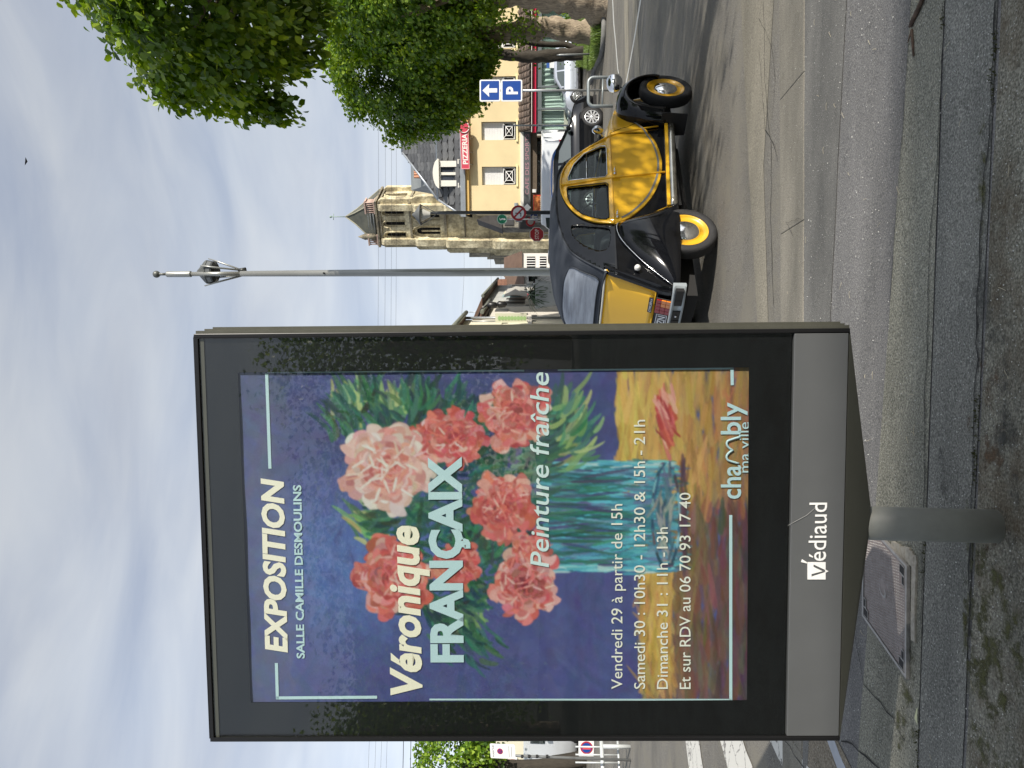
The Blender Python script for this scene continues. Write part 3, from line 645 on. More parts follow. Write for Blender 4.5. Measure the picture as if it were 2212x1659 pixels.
for k in range(60): stroke(*px(1480 + rp.normal() * 3, rp.uniform(1000, 1230)), 26, 4, rp.normal() * .1, jit(hx('4a3040'), .1), .5)
im2 = img.copy(); im2[1:-1, 1:-1] = (img[1:-1, 1:-1] * 4 + (img[:-2, 1:-1] + img[2:, 1:-1] + img[1:-1, :-2] + img[1:-1, 2:]) * 2 + img[:-2, :-2] + img[2:, 2:] + img[:-2, 2:] + img[2:, :-2]) / 16; img = im2
img *= (1 + .02 * rp.normal(size=(ny, nx, 1))); img = np.clip(img, 0, 1)
# the sheet hangs slightly wavy behind the glass
lin = np.where(img <= .04045, img / 12.92, ((img + .055) / 1.055) ** 2.4); g3 = lin.mean(2, keepdims=True); lin = g3 + (lin - g3) * .88; lin = 1 - np.exp(-np.clip(lin, 0, 1) * 1.6); lin = np.clip(lin, 0, .92)
gx, gy = nx // 1, ny // 1
U_ = np.linspace(0, 1, gx); V_ = np.linspace(0, 1, gy); UU, VV = np.meshgrid(U_, V_)
topw = np.clip((.10 - VV) / .10, 0, 1)
wave = .0006 * np.sin(VV * 9 + UU * 2) + topw * (.0012 * np.sin(UU * 21) + .0010 * np.sin(UU * 8 + 1)) 
O_ = np.array(PF.O); EX, EY, EN = np.array(PF.ex), np.array(PF.ey), np.array(PF.n)
bo = np.array(bx)
sag = -.012 * (.5 + .5 * np.cos(UU * 3.0 + .3)) * (VV < .03) * (1 - VV / .03)
tilt_l = (Ptl[1] - v1) * (1 - UU) * (1 - VV) + (Ptr[1] - v1) * UU * (1 - VV) + (Pbl[1] - v0) * (1 - UU) * VV + (Pbr[1] - v0) * UU * VV
co = O_ + EX * (u0 + PW * UU)[..., None] + EY * (v1 - PH * VV + tilt_l)[..., None] + EN * (-.022 + wave)[..., None] - bo
def grid_mesh(name, co, lin, m, parent, k=None):
    h, w = co.shape[:2]; me = bpy.data.meshes.new(name); me.vertices.add(h * w); me.vertices.foreach_set('co', co.reshape(-1).astype(np.float32))
    idx = np.arange(h * w).reshape(h, w); q = np.stack([idx[1:, :-1], idx[1:, 1:], idx[:-1, 1:], idx[:-1, :-1]], -1).reshape(-1)
    nf = (h - 1) * (w - 1); me.loops.add(nf * 4); me.loops.foreach_set('vertex_index', q.astype(np.int32)); me.polygons.add(nf)
    me.polygons.foreach_set('loop_start', np.arange(0, nf * 4, 4, dtype=np.int32)); me.update(calc_edges=True)
    ca = me.color_attributes.new('print', 'FLOAT_COLOR', 'POINT'); ca.data.foreach_set('color', np.concatenate([lin.reshape(-1, 3), np.ones((h * w, 1))], 1).reshape(-1).astype(np.float32))
    me.materials.append(m); me.polygons.foreach_set('use_smooth', np.ones(nf, bool)); o = bpy.data.objects.new(name, me); COL.objects.link(o); o.parent = parent; WM[o.name] = WM[parent.name]; return o
m_print = bpy.data.materials.new('poster_print'); m_print.use_nodes = True; t_ = m_print.node_tree
at_ = N(t_, 'ShaderNodeAttribute'); at_.attribute_name = 'print'; t_.links.new(at_.outputs['Color'], t_.nodes['Principled BSDF'].inputs['Base Color']); t_.nodes['Principled BSDF'].inputs['Roughness'].default_value = .5
poster = grid_mesh('poster', co, lin, m_print, panel); poster['label'] = 'exhibition poster of red and pink peonies in a blue glass vase'
PO = -.019
m_cream = mat('print_cream', 'fff8e4', .5); m_ice = mat('print_pale_blue', 'c5e2ea', .5); m_ptext = mat('print_white', 'f4f3ea', .5); m_iced = mat('print_pale_blue_white', 'd9edf0', .5)
def line(p, q, th, m=m_ice, name='frame_line'):
    (xa, ya), (xb, yb) = p, q; mb = MB()
    mb.fbox(PF, min(xa, xb) - (th / 2 if abs(xa - xb) < abs(ya - yb) else 0), max(xa, xb) + (th / 2 if abs(xa - xb) < abs(ya - yb) else 0), min(ya, yb) - (th / 2 if abs(xa - xb) >= abs(ya - yb) else 0), max(ya, yb) + (th / 2 if abs(xa - xb) >= abs(ya - yb) else 0), PO - .0006, PO, 0)
    return mb.build(name, m, poster)
th = .0105
def sk(p, q, th, m=m_ice):              # a thin printed bar between two points
    p, q = Vector(p), Vector(q); n_ = (q - p).normalized(); n_ = Vector((-n_.y, n_.x)) * th / 2; mb = MB()
    mb.poly(PF, [tuple(p - n_), tuple(q - n_), tuple(q + n_), tuple(p + n_)], PO - .0005, PO); return mb.build('frame_line', m, poster)
sk(A_(334, 215), A_(347, 585), th); sk(A_(336, 211), B_(160, 205), .006); sk(B_(290, 203), B_(968, 197), .006); sk(B_(965, 195), B_(966, 262), th)
sk(B_(960, 765), B_(960, 1482), th); sk(A_(965, 1479), B_(962, 1480), .006); sk(A_(372, 1338), A_(376, 1478), th); sk(A_(370, 1473), A_(762, 1470), th)
def txt(s, bl, br, caph, m, bold=0, shear=0, **k):
    w = br[0] - bl[0]; return letter(s, PF, bl[0], bl[1], caph, m, poster, width=w, bold=bold, shear=shear, o=PO + .0004, slope=(br[1] - bl[1]) / w, name='print_lettering', **k)
uy = lambda p, q: abs(p[1] - q[1])
txt('EXPOSITION', A_(412, 1297), A_(396, 622), uy(A_(412, 1297), A_(328, 1297)), m_cream, .040, .16)
txt('SALLE CAMILLE DESMOULINS', A_(481, 1320), A_(467, 648), uy(A_(480, 1320), A_(449, 1320)), m_ice, .028)
txt('Véronique', A_(932, 1462), A_(918, 806), uy(A_(932, 1462), A_(812, 1462)), m_cream, .034, .17)
txt('FRANÇAIX', A_(1091, 1335), A_(1083, 538), uy(A_(1091, 1335), A_(968, 1335)), m_ice, .041)
txt('Peinture fraîche', B_(255, 967), B_(255, 212), uy(B_(255, 900), B_(180, 900)), m_iced, .008, .17)
for s, x, ye in (('Vendredi 29 à partir de 15h', 540, 722), ('Samedi 30 : 10h30 - 12h30 & 15h - 21h', 628, 396), ('Dimanche 31 : 11h -13h', 716, 812), ('Et sur RDV au 06 70 93 17 40', 804, 678)):
    txt(s, B_(x, 1438), B_(x, ye), uy(B_(x, 1000), B_(x - 45, 1000)), m_ptext, .003)
cb = uy(B_(998, 600), B_(918, 600))
txt('cha', B_(998, 702), B_(998, 572), cb, m_ice, .016); txt('bly', B_(998, 452), B_(998, 328), cb, m_ice, .016)
mb = MB(); pts = []
for k in range(41):                     # the drawn ribbon that stands for the m
    t = k / 40; pts.append((t, .30 + .30 * abs(math.sin(t * 2 * math.pi)) ** .8 - (.35 * max(0, t - .86) / .14) + (-.30 * max(0, .12 - t) / .12)))
q0, q1 = B_(998, 565), B_(998, 462); hh = cb; ring = []
for k, (t, b_) in enumerate(pts):
    a = q0[0] + (q1[0] - q0[0]) * t; ring.append(PF(a, q0[1] + hh * (b_ + .08), PO + .0004))
mb.tube(ring, .004, 6); mb.build('print_lettering', m_ice, poster)
txt('ma ville', B_(1031, 600), B_(1031, 405), cb * .52, m_ice, .002)
# glass in front
mb = MB(); mb.fbox(PF, FW, a1 - FW, gb + .002, b1 - FW, -.010, -.006)
mb.build('glass_pane', glass('panel_glass', (.93, .95, .94), 1.0, .97, .012), panel)
mb = MB()                               # printed black border on the back of the glass
ob = [(FW, gb + .002), (a1 - FW, gb + .002), (a1 - FW, b1 - FW), (FW, b1 - FW)]
ib = [(Pbl[0] + .004, Pbl[1] + .004), (Pbr[0] - .004, Pbr[1] + .004), (Ptr[0] - .004, Ptr[1] - .003), (Ptl[0] + .004, Ptl[1] - .003)]
mb.poly(PF, ob, -.0135, -.012, holes=[ib[::-1]]); mb.build('glass_border', m_mask, panel)
# maker's mark on the fascia
def F_(cx, cy): return PF.inv((3024 - (1900 + cy / 1.4758)) / 1.8228, (3000 + cx / 1.4758) / 1.8228, 0)
m_wl = mat('white_vinyl', (.80, .80, .78), .5)
q0, q1 = F_(370, 455), F_(370, 116)
letter('édiaud', PF, q0[0], q0[1], uy(F_(370, 455), F_(262, 455)), m_wl, fas, width=q1[0] - q0[0], bold=.004, o=.0012)
P_ = lambda cx, cy: F_(cx, cy)
mb = MB(); mb.poly(PF, [P_(370, 563), P_(370, 463), P_(265, 463), P_(265, 563)], -.0015, .0008, holes=[[P_(288, 548), P_(288, 532), P_(352, 515), P_(300, 490), P_(300, 476), P_(368, 508), P_(368, 522)]])
mb.poly(PF, [P_(387, 515), P_(369.5, 524), P_(369.5, 506)], -.0015, .0008)
mb.poly(PF, [P_(228, 462), P_(234, 446), P_(262, 462.5), P_(262, 470)], -.0015, .0008); mb.build('emblem', m_wl, fas)
mb = MB()                                # a long pale scratch
mb.tube([PF(*F_(150, 250), .0004), PF(*F_(260, 190), .0006), PF(*F_(330, 130), .0004)], .0006, 4); mb.build('scratch', mat('scratch', (.35, .35, .34), .6), fas)
# ------------------------------------------------------------------ the two-tone car
cx0, cy0, cth = 1.028, 7.721, .6548
f3 = Vector((math.cos(cth), math.sin(cth), 0)); l3 = Vector((-math.sin(cth), math.cos(cth), 0))
f3.z = -.022 * f3.x - .018 * f3.y; l3.z = -.022 * l3.x - .018 * l3.y; f3.normalize(); l3.normalize(); u3 = f3.cross(l3).normalized(); l3 = u3.cross(f3)
CM = Matrix((f3.to_tuple(), l3.to_tuple(), u3.to_tuple())).transposed().to_4x4(); CM.translation = Vector((cx0, cy0, G(cx0, cy0)))
car = thing('vintage_car', 'yellow and black vintage small car driving past with grey folding roof', 'car', CM)
m_yel = mat('yellow_car_paint', rgb('f0bb2c'), .28, coat=.7, spec=.3, var=.05, scale=2)
m_blk = mat('black_car_paint', (.004, .0045, .006), .10, coat=.55, spec=.1)
m_fab = mat('roof_canvas', rgb('3a3f47'), .72, var=.12, scale=5, bump=.25, bscale=160, spec=.3)
m_gla = glass('car_glass', (.80, .86, .84), .62, .92)
m_grey = mat('grey_pinstripe', (.22, .23, .23), .4)
def CW(x, z):
    w = .615
    if z > .95: w -= .2 * (z - .95)
    if z < .95: w -= .03 * ((.95 - z) / .6)
    if x < .2: w -= .03 * ((.2 - x) / .9) ** 1.5
    if x > 1.7: w -= .25 * (x - 1.7)
    return w
def sheet(outl, holes=(), off=0.0, th=.012, s=-1, m=0, mb=None, nx_=20, nz_=20, wf=CW, axis='y', flare=None):
    """a panel cut from the curved car side (axis y) or tail (axis x), with real thickness"""
    loops = [list(outl)] + [list(h) for h in holes]; flat = [p for L in loops for p in L]
    tri = tessellate_polygon([[Vector((p[0], p[1], 0)) for p in L] for L in loops])
    bm = bmesh.new(); vs = [bm.verts.new((p[0], p[1], 0)) for p in flat]
    for t in tri:
        try: bm.faces.new([vs[i] for i in t])
        except ValueError: pass
    xs = [p[0] for p in flat]; zs = [p[1] for p in flat]
    for k in range(1, nx_):
        bmesh.ops.bisect_plane(bm, geom=bm.verts[:] + bm.edges[:] + bm.faces[:], plane_co=(min(xs) + (max(xs) - min(xs)) * k / nx_, 0, 0), plane_no=(1, 0, 0))
    for k in range(1, nz_):
        bmesh.ops.bisect_plane(bm, geom=bm.verts[:] + bm.edges[:] + bm.faces[:], plane_co=(0, min(zs) + (max(zs) - min(zs)) * k / nz_, 0), plane_no=(0, 1, 0))
    bm.verts.index_update(); P = [v.co.copy() for v in bm.verts]; fs = [tuple(v.index for v in f.verts) for f in bm.faces]
    ed = [(e.verts[0].index, e.verts[1].index) for e in bm.edges if len(e.link_faces) == 1]; bm.free(); n = len(P)
    def mp_(p, o):
        if axis == 'y':
            e = flare(p.x, p.y) if flare else 0
            return (p.x, s * (wf(p.x, p.y) + o + e), p.y)
        return (wf(p.x, p.y) - o, p.x, p.y)
    mb = mb or MB(); mb.add([mp_(p, off) for p in P], fs, m, True); b = len(mb.v) - n
    mb.add([mp_(p, off - th) for p in P], fs, m, True); b2 = len(mb.v) - n
    for i, j in ed: mb.f.append((b + i, b + j, b2 + j, b2 + i)); mb.m.append(m); mb.sm.append(False)
    return mb
def cb(mb, name, m, parent=car, **k): return mb.build(name, m, parent, world=False, **k)
def smooth(pts, n=4, closed=False):      # Catmull-Rom through 2D points
    out = []; N_ = len(pts); R_ = range(N_ if closed else N_ - 1)
    for i in R_:
        g = lambda k: pts[k % N_] if closed else pts[max(0, min(N_ - 1, k))]
        p0, p1, p2, p3 = g(i - 1), g(i), g(i + 1), g(i + 2)
        for k in range(n):
            t = k / n; out.append(tuple(.5 * (2 * p1[a] + (-p0[a] + p2[a]) * t + (2 * p0[a] - 5 * p1[a] + 4 * p2[a] - p3[a]) * t * t + (-p0[a] + 3 * p1[a] - 3 * p2[a] + p3[a]) * t ** 3) for a in range(len(p1))))
    if not closed: out.append(tuple(pts[-1]))
    return out
arch = smooth([(1.60, .88), (1.515, 1.018), (1.37, 1.225), (1.22, 1.375), (1.05, 1.452), (.86, 1.472), (.69, 1.452), (.492, 1.385), (.316, 1.273), (.205, 1.125), (.15, .955)], 4)
rail = smooth([(1.545, 1.03), (1.40, 1.25), (1.235, 1.42), (1.05, 1.492), (.85, 1.508), (.6, 1.505), (.35, 1.49), (.1, 1.45), (-.1, 1.385), (-.28, 1.25), (-.42, 1.10), (-.52, .97)], 4)
swoop = smooth([(.15, .955), (.200, .86), (.270, .775), (.419, .655), (.575, .562), (.774, .485), (.94, .442), (1.07, .425), (1.226, .42), (1.458, .452), (1.634, .512), (1.858, .60), (2.078, .71), (2.30, .80)], 3)
fw = [(1.335, .992), (1.395, 1.003), (1.40, 1.05), (1.315, 1.225), (1.16, 1.335), (.96, 1.395), (.905, 1.395), (.873, 1.02), (.91, .998)]
rw = [(.746, .994), (.778, 1.015), (.80, 1.395), (.77, 1.408), (.64, 1.398), (.53, 1.37), (.43, 1.318), (.345, 1.255), (.282, 1.17), (.235, 1.08), (.218, 1.03), (.24, 1.003)]
qw = smooth([(.205, 1.35), (.13, 1.36), (.02, 1.322), (-.09, 1.235), (-.175, 1.12), (-.178, 1.04), (-.10, 1.008), (.05, .992), (.11, 1.03), (.165, 1.19)], 3, True)
side = [(1.86, .31), (1.80, .48), (1.70, .66), (1.61, .88)] + rail + [(-.60, .78), (-.70, .55), (-.72, .43), (-.55, .40), (.45, .335)]
for s in (-1, 1):
    mb = sheet(side, [fw, rw, qw], 0, .03, s, nx_=60, nz_=44); cb(mb, 'body_side', m_blk)
# roof canvas with its surface function
RS = [(1.235, 1.42, 1.24, 1.47), (1.05, 1.492, 1.05, 1.54), (.85, 1.508, .85, 1.568), (.6, 1.508, .6, 1.572), (.35, 1.493, .35, 1.56), (.1, 1.452, .1, 1.53), (-.1, 1.388, -.1, 1.488), (-.20, 1.325, -.20, 1.45), (-.285, 1.25, -.275, 1.385), (-.36, 1.17, -.345, 1.28), (-.42, 1.10, -.40, 1.17), (-.47, 1.045, -.455, 1.07)]
RSs = smooth(RS, 3)
def roofp(si, t, o=0.0):
    i = int(max(0, min(len(RSs) - 2, math.floor(si)))); k = si - i; a = [RSs[i][j] * (1 - k) + RSs[i + 1][j] * k for j in range(4)]
    h = 1 - abs(t) ** 3.2; x = a[0] + (a[2] - a[0]) * h; z = a[1] + (a[3] - a[1]) * h; y = t * (CW(a[0], a[1]) + .010)
    n_ = Vector((0, 0, 1)) if si < 18 else Vector((-.8, 0, .6)); e = o
    return Vector((x, y, z)) + n_ * e
mb = MB(); rings = []
for i in range(len(RSs)):
    r = []
    for k in range(25):
        t = -1 + 2 * k / 24; sagv = -.006 * math.sin(i * 1.05) ** 2 * (1 - t * t) if i < 20 else 0
        r.append(roofp(i, t, sagv + .006))
    rings.append(r)
mb.loft(rings, closed=False); roof = cb(mb, 'canvas_roof', m_fab)
sm_ = roof.modifiers.new('solid', 'SOLIDIFY'); sm_.thickness = .012; sm_.offset = -1
mb = MB()
for s in (-1, 1): mb.tube([roofp(i, s * .995, .010) for i in range(len(RSs))], .008, 6)
mb.tube([roofp(len(RSs) - 1, -1 + 2 * k / 12, .012) for k in range(13)], .011, 6); cb(mb, 'roof_hem', m_fab, roof)
# foggy plastic rear window
mb = MB(); rings = []
for i in range(13):
    si = 22.3 + i * (31.6 - 22.3) / 12; r = []; e = min(1, i / 2.0, (12 - i) / 2.0) ** .5
    for k in range(21): r.append(roofp(si, (-.80 + 1.60 * k / 20) * (.93 + .07 * e), .0125 + .001 * math.sin(k * 1.9) * math.sin(i)))
    rings.append(r)
mb.loft(rings, closed=False)
rwn = cb(mb, 'rear_window', mat('foggy_plastic', (.36, .40, .46), .22, var=.3, scale=3.2, coat=.3, stretch=(3, .6, 6), col2=(.17, .185, .215)), roof)
mb = MB(); edge = [rings[0][k] for k in range(21)] + [rings[i][20] for i in range(1, 13)] + [rings[12][k] for k in range(19, -1, -1)] + [rings[i][0] for i in range(11, -1, -1)]
mb.tube(edge, .007, 6); cb(mb, 'window_seam', m_fab, roof)
# doors
def split(pts, x, keep):
    return [p for p in pts if (p[0] > x if keep == 'gt' else p[0] < x)]
BX = lambda z: .846 if z > .93 else .846 + (.93 - z) * .255
for s in (-1, 1):
    fd = [(1.64, .515)] + [(1.60, .88)] + [p for p in arch if p[0] > .855 and p[1] > .9][1:] + [(.855, 1.470), (.855, .93), (BX(.46) + .008, .462)] + [p for p in swoop if .985 < p[0] < 1.62]
    d = cb(sheet(fd, [fw], .014, .02, s, nx_=8), 'front_door', m_yel)
    ar = [p for p in arch if p[0] < .838][:-1]
    rd_ = [(.838, 1.470)] + ar + [p for p in swoop if p[0] < .955] + [(BX(.46) - .008, .452), (.838, .93)]
    d2 = cb(sheet(rd_, [rw], .014, .02, s, nx_=8), 'rear_door', m_yel)
    for dd, w_ in ((d, fw), (d2, rw)):
        g_ = cb(sheet(w_, (), -.012, .004, s, nx_=16, nz_=16), 'window', m_gla, dd)
        mb = MB(); P = [(p[0], s * (CW(*p) + .016), p[1]) for p in w_]; mb.tube(P + [P[0]], .0055, 6, caps=False); cb(mb, 'window_trim', chrome if w_ is fw else m_blk, dd)
    # front window's horizontal split rail and door edge beads
    mb = MB(); mb.tube([(.885, s * (CW(.9, 1.2) + .012), 1.205), (1.325, s * (CW(1.3, 1.2) + .012), 1.20)], .006, 6); cb(mb, 'window_rail', chrome, d)
    mb = MB(); mb.tube([(.846, s * (CW(.846, z) + .017), z) if z > .9 else (BX(z), s * (CW(.9, z) + .017), z) for z in (1.475, 1.3, 1.1, .93, .7, .5, .40)], .011, 8); cb(mb, 'door_seam_bead', m_yel)
    mb = MB(); mb.tube([(p[0], s * (CW(*p) + .018), p[1]) for p in ([(1.862, .345), (1.78, .50), (1.70, .655), (1.62, .85)] + arch[2:])], .0095, 8); cb(mb, 'door_arch_bead', m_yel)
    mb = MB(); mb.tube([(p[0], s * (CW(*p) + .004), p[1]) for p in ([(.15, .955), (.20, .83), (.266, .69), (.35, .55), (.445, .412)])], .007, 6); cb(mb, 'door_edge_bead', m_yel)
    mb = MB(); mb.tube([(x, s * (CW(x, .953) + .019), .949 + (1.6 - x) * .004) for x in (1.60, 1.3, 1.0, .7, .4, .16)], .006, 6); cb(mb, 'belt_moulding', m_yel)
    # pinstripe inside the swoop
    mb = MB(); off = []
    for i, p in enumerate(swoop):
        a, b_ = Vector(swoop[max(0, i - 1)]), Vector(swoop[min(len(swoop) - 1, i + 1)]); n_ = (b_ - a).normalized(); n_ = Vector((-n_.y, n_.x))
        off.append((p[0] + n_.x * .030, p[1] + n_.y * .030, p[0] + n_.x * .050, p[1] + n_.y * .050))
    sel = off[3:-2]; r1 = [(a, s * (CW(a, b_) + .0165 + (.012 if a > 1.64 else 0)), b_) for a, b_, c, d_ in sel]; r2 = [(c, s * (CW(c, d_) + .0165 + (.012 if c > 1.64 else 0)), d_) for a, b_, c, d_ in sel]
    mb.loft([r1, r2], closed=False); cb(mb, 'pinstripe', m_grey, fix=False)
    # handles
    for dd, hx_ in ((d, .90), (d2, .228)):
        mb = MB(); y_ = s * (CW(hx_, .92) + .018); mb.lathe([(0, .004), (.003, .017), (.012, .015), (.03, .008), (.034, .0)], (hx_, y_, .922), (0, s, 0), 12)
        mb.tube([(hx_ - .006, y_ + s * .036, .928), (hx_ + .03, y_ + s * .040, .925), (hx_ + .075, y_ + s * .036, .918)], [.008, .009, .006], 8); cb(mb, 'door_handle', chrome, dd)
    mb = MB(); g_ = cb(sheet(qw, (), -.012, .004, s, nx_=20, nz_=20), 'quarter_window', m_gla)
    # sill: yellow strip over a bright plate
    mb = MB()
    n = 10; 
    for k in range(n):
        xa, xb = .455 + 1.40 * k / n, .455 + 1.40 * (k + 1) / n; za, zb = .418 - .083 * (xa - .455) / 1.4 , .418 - .083 * (xb - .455) / 1.4
        mb.hexa([(xa, s * .585, za - .03), (xb, s * .585, zb - .03), (xb, s * .612, zb - .03), (xa, s * .612, za - .03), (xa, s * .585, za + .004), (xb, s * .585, zb + .004), (xb, s * .612, zb + .004), (xa, s * .612, za + .004)], 0)
    cb(mb, 'sill_strip', m_yel)
    mb = MB(); r = []
    for k in range(n + 1):
        xa = .455 + 1.40 * k / n; za = .388 - .086 * (xa - .455) / 1.4
        r.append([(xa, s * (.607 + .016 * math.sin(q * 1.05)), za - .070 * q / 3) for q in range(4)] + [(xa, s * .58, za - .07), (xa, s * .58, za)])
    mb.loft(r); cb(mb, 'sill_plate', mat('polished_sill', (.62, .60, .52), .18, .9))
# bonnet
HS = [(1.56, 1.075, .955), (1.70, 1.045, .945), (1.9, 1.02, .925), (2.1, .985, .895), (2.3, .935, .850), (2.45, .88, .795), (2.58, .805, .715), (2.68, .71, .62), (2.74, .60, .52), (2.76, .47, .42)]
mb = MB(); rings = []
for x, zc, zs in smooth(HS, 3):
    w = CW(x, zs) + .002; r = []
    for k in range(21):
        t = -1 + 2 * k / 20; r.append((x + .03 * (1 - t * t) * (1 if x > 2.4 else 0), t * w, zs + (zc - zs) * (1 - abs(t) ** 2.3) + .006 * math.cos(t * 22) * (1 - abs(t)) * (x > 1.75)))
    rings.append(r)
mb.loft(rings, closed=False); hood = cb(mb, 'bonnet', m_yel); q_ = hood.modifiers.new('s', 'SOLIDIFY'); q_.thickness = .012; q_.offset = -1
for s in (-1, 1):
    up_ = [(x, zs) for x, zc, zs in smooth(HS, 3)]
    cb(sheet([p for p in up_ if p[0] < 2.72] + [(2.70, .50), (2.60, .42), (2.2, .36), (1.86, .31), (1.80, .48), (1.64, .72), (1.57, .88)], (), 0, .015, s, nx_=12, nz_=6), 'wing_valance', m_blk)
    cb(sheet([(1.615, .86)] + [(1.565, .955)] + [p for p in up_ if 1.6 < p[0] < 2.35] + [p for p in swoop if p[0] > 1.66][::-1] + [(1.655, .53), (1.665, .66)], (), .012, .014, s, nx_=10, nz_=5), 'bonnet_flank', m_yel)
    mb = MB(); mb.tube([(1.62, s * (CW(1.62, .94) + .012), .94), (1.68, s * (CW(1.68, .8) + .02), .86), (1.78, s * (CW(1.8, .7) + .02), .74), (1.95, s * (CW(1.95, .6) + .02), .60)], .0028, 5); cb(mb, 'panel_joint', m_blk)
mb = MB(); mb.box(2.70, 2.775, -.30, .30, .36, .62); cb(mb, 'grille', black)
# windscreen with frame
wb, wt = [(1.55, -.585, 1.05), (1.58, 0, 1.075), (1.55, .585, 1.05)], [(1.25, -.50, 1.425), (1.26, 0, 1.465), (1.25, .50, 1.425)]
mb = MB(); mb.add([*wb, *wt], [(0, 1, 4, 3), (1, 2, 5, 4)]); cb(mb, 'windscreen', m_gla, fix=False)
mb = MB(); mb.tube(wb, .014, 8); mb.tube(wt, .016, 8); mb.tube([wb[0], wt[0]], .016, 8); mb.tube([wb[2], wt[2]], .016, 8); cb(mb, 'windscreen_frame', m_blk)
mb = MB(); mb.tube([(1.57, -.22, 1.085), (1.46, -.30, 1.20)], .004, 5); mb.tube([(1.57, .20, 1.085), (1.46, .12, 1.20)], .004, 5); cb(mb, 'wiper', black)
# front wings
wo_ = smooth([(1.835, .335, .0), (1.85, .47, .0), (1.885, .61, .0), (1.96, .735, .0), (2.09, .815, .0), (2.25, .835, .0), (2.41, .80, .0), (2.54, .71, .0), (2.63, .58, .0), (2.665, .44, .0), (2.655, .37, .0)], 3)
for s in (-1, 1):
    mb = MB(); rings = []
    for i, (x, z, _) in enumerate(wo_):
        c = Vector((2.37, .33)); d = Vector((x, z)) - c; t_ = i / (len(wo_) - 1)
        sec = [(-.42, -.02 if t_ > .25 else .02), (-.50, .015), (-.58, .018), (-.65, .004), (-.70, -.022), (-.735, -.06), (-.748, -.095), (-.742, -.105), (-.70, -.06), (-.60, -.02), (-.45, -.03)]
        dn = d.normalized(); rings.append([(x + dn.x * k, s * -y, z + dn.y * k) for y, k in sec])
    mb.loft(rings); cb(mb, 'front_wing', m_blk)
    mb = MB(); mb.hexa([(1.845, s * .45, .10), (1.852, s * .45, .10), (1.852, s * .715, .10), (1.845, s * .715, .10), (1.83, s * .44, .38), (1.845, s * .44, .38), (1.845, s * .74, .38), (1.83, s * .74, .38)]); cb(mb, 'mud_flap', rubber, bevel=.004)
    # headlamp
    hl = cb(MB().lathe([(-.16, .004), (-.155, .03), (-.13, .062), (-.09, .082), (-.04, .093), (0, .097), (.012, .099), (.02, .092)], (2.79, s * .52, .845), (1, 0, -.03), 24), 'headlamp', chrome)
    cb(MB().lathe([(.018, .092), (.030, .07), (.036, .03), (.037, .0)], (2.79, s * .52, .845), (1, 0, -.03), 24), 'headlamp_lens', mat('lamp_lens', (.75, .78, .78), .08, spec=.8, coat=1), hl)
    mb = MB(); mb.tube([(2.70, s * .30, .74), (2.70, s * .50, .75), (2.71, s * .52, .80)], .014, 8); cb(mb, 'lamp_bracket', m_blk)
# rear wings: a bulging shield over the wheel
fs_ = smooth([(.452, .325), (.36, .50), (.262, .70), (.165, .90), (.06, .935), (-.09, .892), (-.28, .77), (-.46, .625), (-.60, .49), (-.70, .405)], 3)
for s in (-1, 1):
    mb = MB(); rings = []; n = len(fs_)
    for i, (x, z) in enumerate(fs_):
        u = i / (n - 1); xb, zb = .445 - 1.13 * u, .325 + .068 * u
        r = []
        for k in range(11):
            t = k / 10; px_, pz_ = x + (xb - x) * t ** 1.25, z + (zb - z) * t
            bul = .132 * (math.sin(min(1, t * 1.25) * math.pi / 2)) ** .75 * (math.sin(math.pi * min(1, max(0, .06 + u * .98))) ** .55)
            r.append((px_, s * (CW(px_, pz_) + .006 + bul), pz_))
        r.append((xb, s * (CW(xb, zb) - .02), zb + .01)); rings.append(r)
    mb.loft(rings, closed=False); w_ = cb(mb, 'rear_wing', m_blk); q_ = w_.modifiers.new('s', 'SOLIDIFY'); q_.thickness = .006
    mb = MB(); mb.tube([(x, s * (CW(x, z) + .022), z) for x, z in fs_[9:-2]], .0055, 6); cb(mb, 'wing_seam', chrome)
    mb = MB(); mb.lathe([(0, .030), (.012, .030), (.018, .024), (.03, .022), (.036, .012), (.037, 0)], (-.455, s * (CW(-.45, .77) + .03), .765), (-.25, s, .15), 18)
    cb(mb, 'side_marker_lamp', mat('marker_lens', (.72, .72, .70), .2, coat=.6))
# tail
def xr(y, z):
    zz = [.40, .55, .99, 1.09]; xx_ = [-.735, -.705, -.505, -.455]; return float(np.interp(z, zz, xx_)) + .10 * abs(y / .62) ** 3 * .5
tail = [(-.60, .42), (.60, .42), (.60, .60), (.605, .97), (.60, 1.06), (-.60, 1.06), (-.605, .97), (-.60, .60)]
cb(sheet(tail, (), 0, .02, 1, nx_=10, nz_=8, wf=xr, axis='x'), 'tail_panel', m_blk)
mb = MB(); 
for s in (-1, 1):                       # rounded corner between tail and side
    rings = []
    for z in (.42, .55, .7, .85, .97, 1.07):
        xt, ys = xr(.60, z), CW(xr(.6, z) + .03, z); rings.append([(xt, s * .595, z), (xt + .010, s * (ys - .006), z), (xt + .035, s * (ys + .001), z), (xt + .09, s * (ys + .003), z)])
    mb.loft(rings, closed=False)
cb(mb, 'tail_corner', m_blk, fix=False)
bl_ = [(-.535, .595), (.535, .595), (.565, .80), (.580, 1.045), (-.580, 1.045), (-.565, .80)]
boot = cb(sheet(bl_, (), .016, .02, 1, nx_=8, nz_=8, wf=xr, axis='x'), 'boot_lid', m_yel)
mb = MB(); mb.tube([(xr(y, 1.052) - .02, y, 1.056) for y in np.linspace(-.585, .585, 11)], .010, 8); cb(mb, 'boot_trim', mat('cream_trim', (.70, .69, .62), .4), boot)
mb = MB(); mb.tube([(xr(y, z) - .019, y, z) for y, z in ((-.575, 1.03), (-.562, .80), (-.533, .604), (0, .604), (.533, .604), (.562, .80), (.575, 1.03))], .007, 6); cb(mb, 'boot_rim', m_yel, boot)
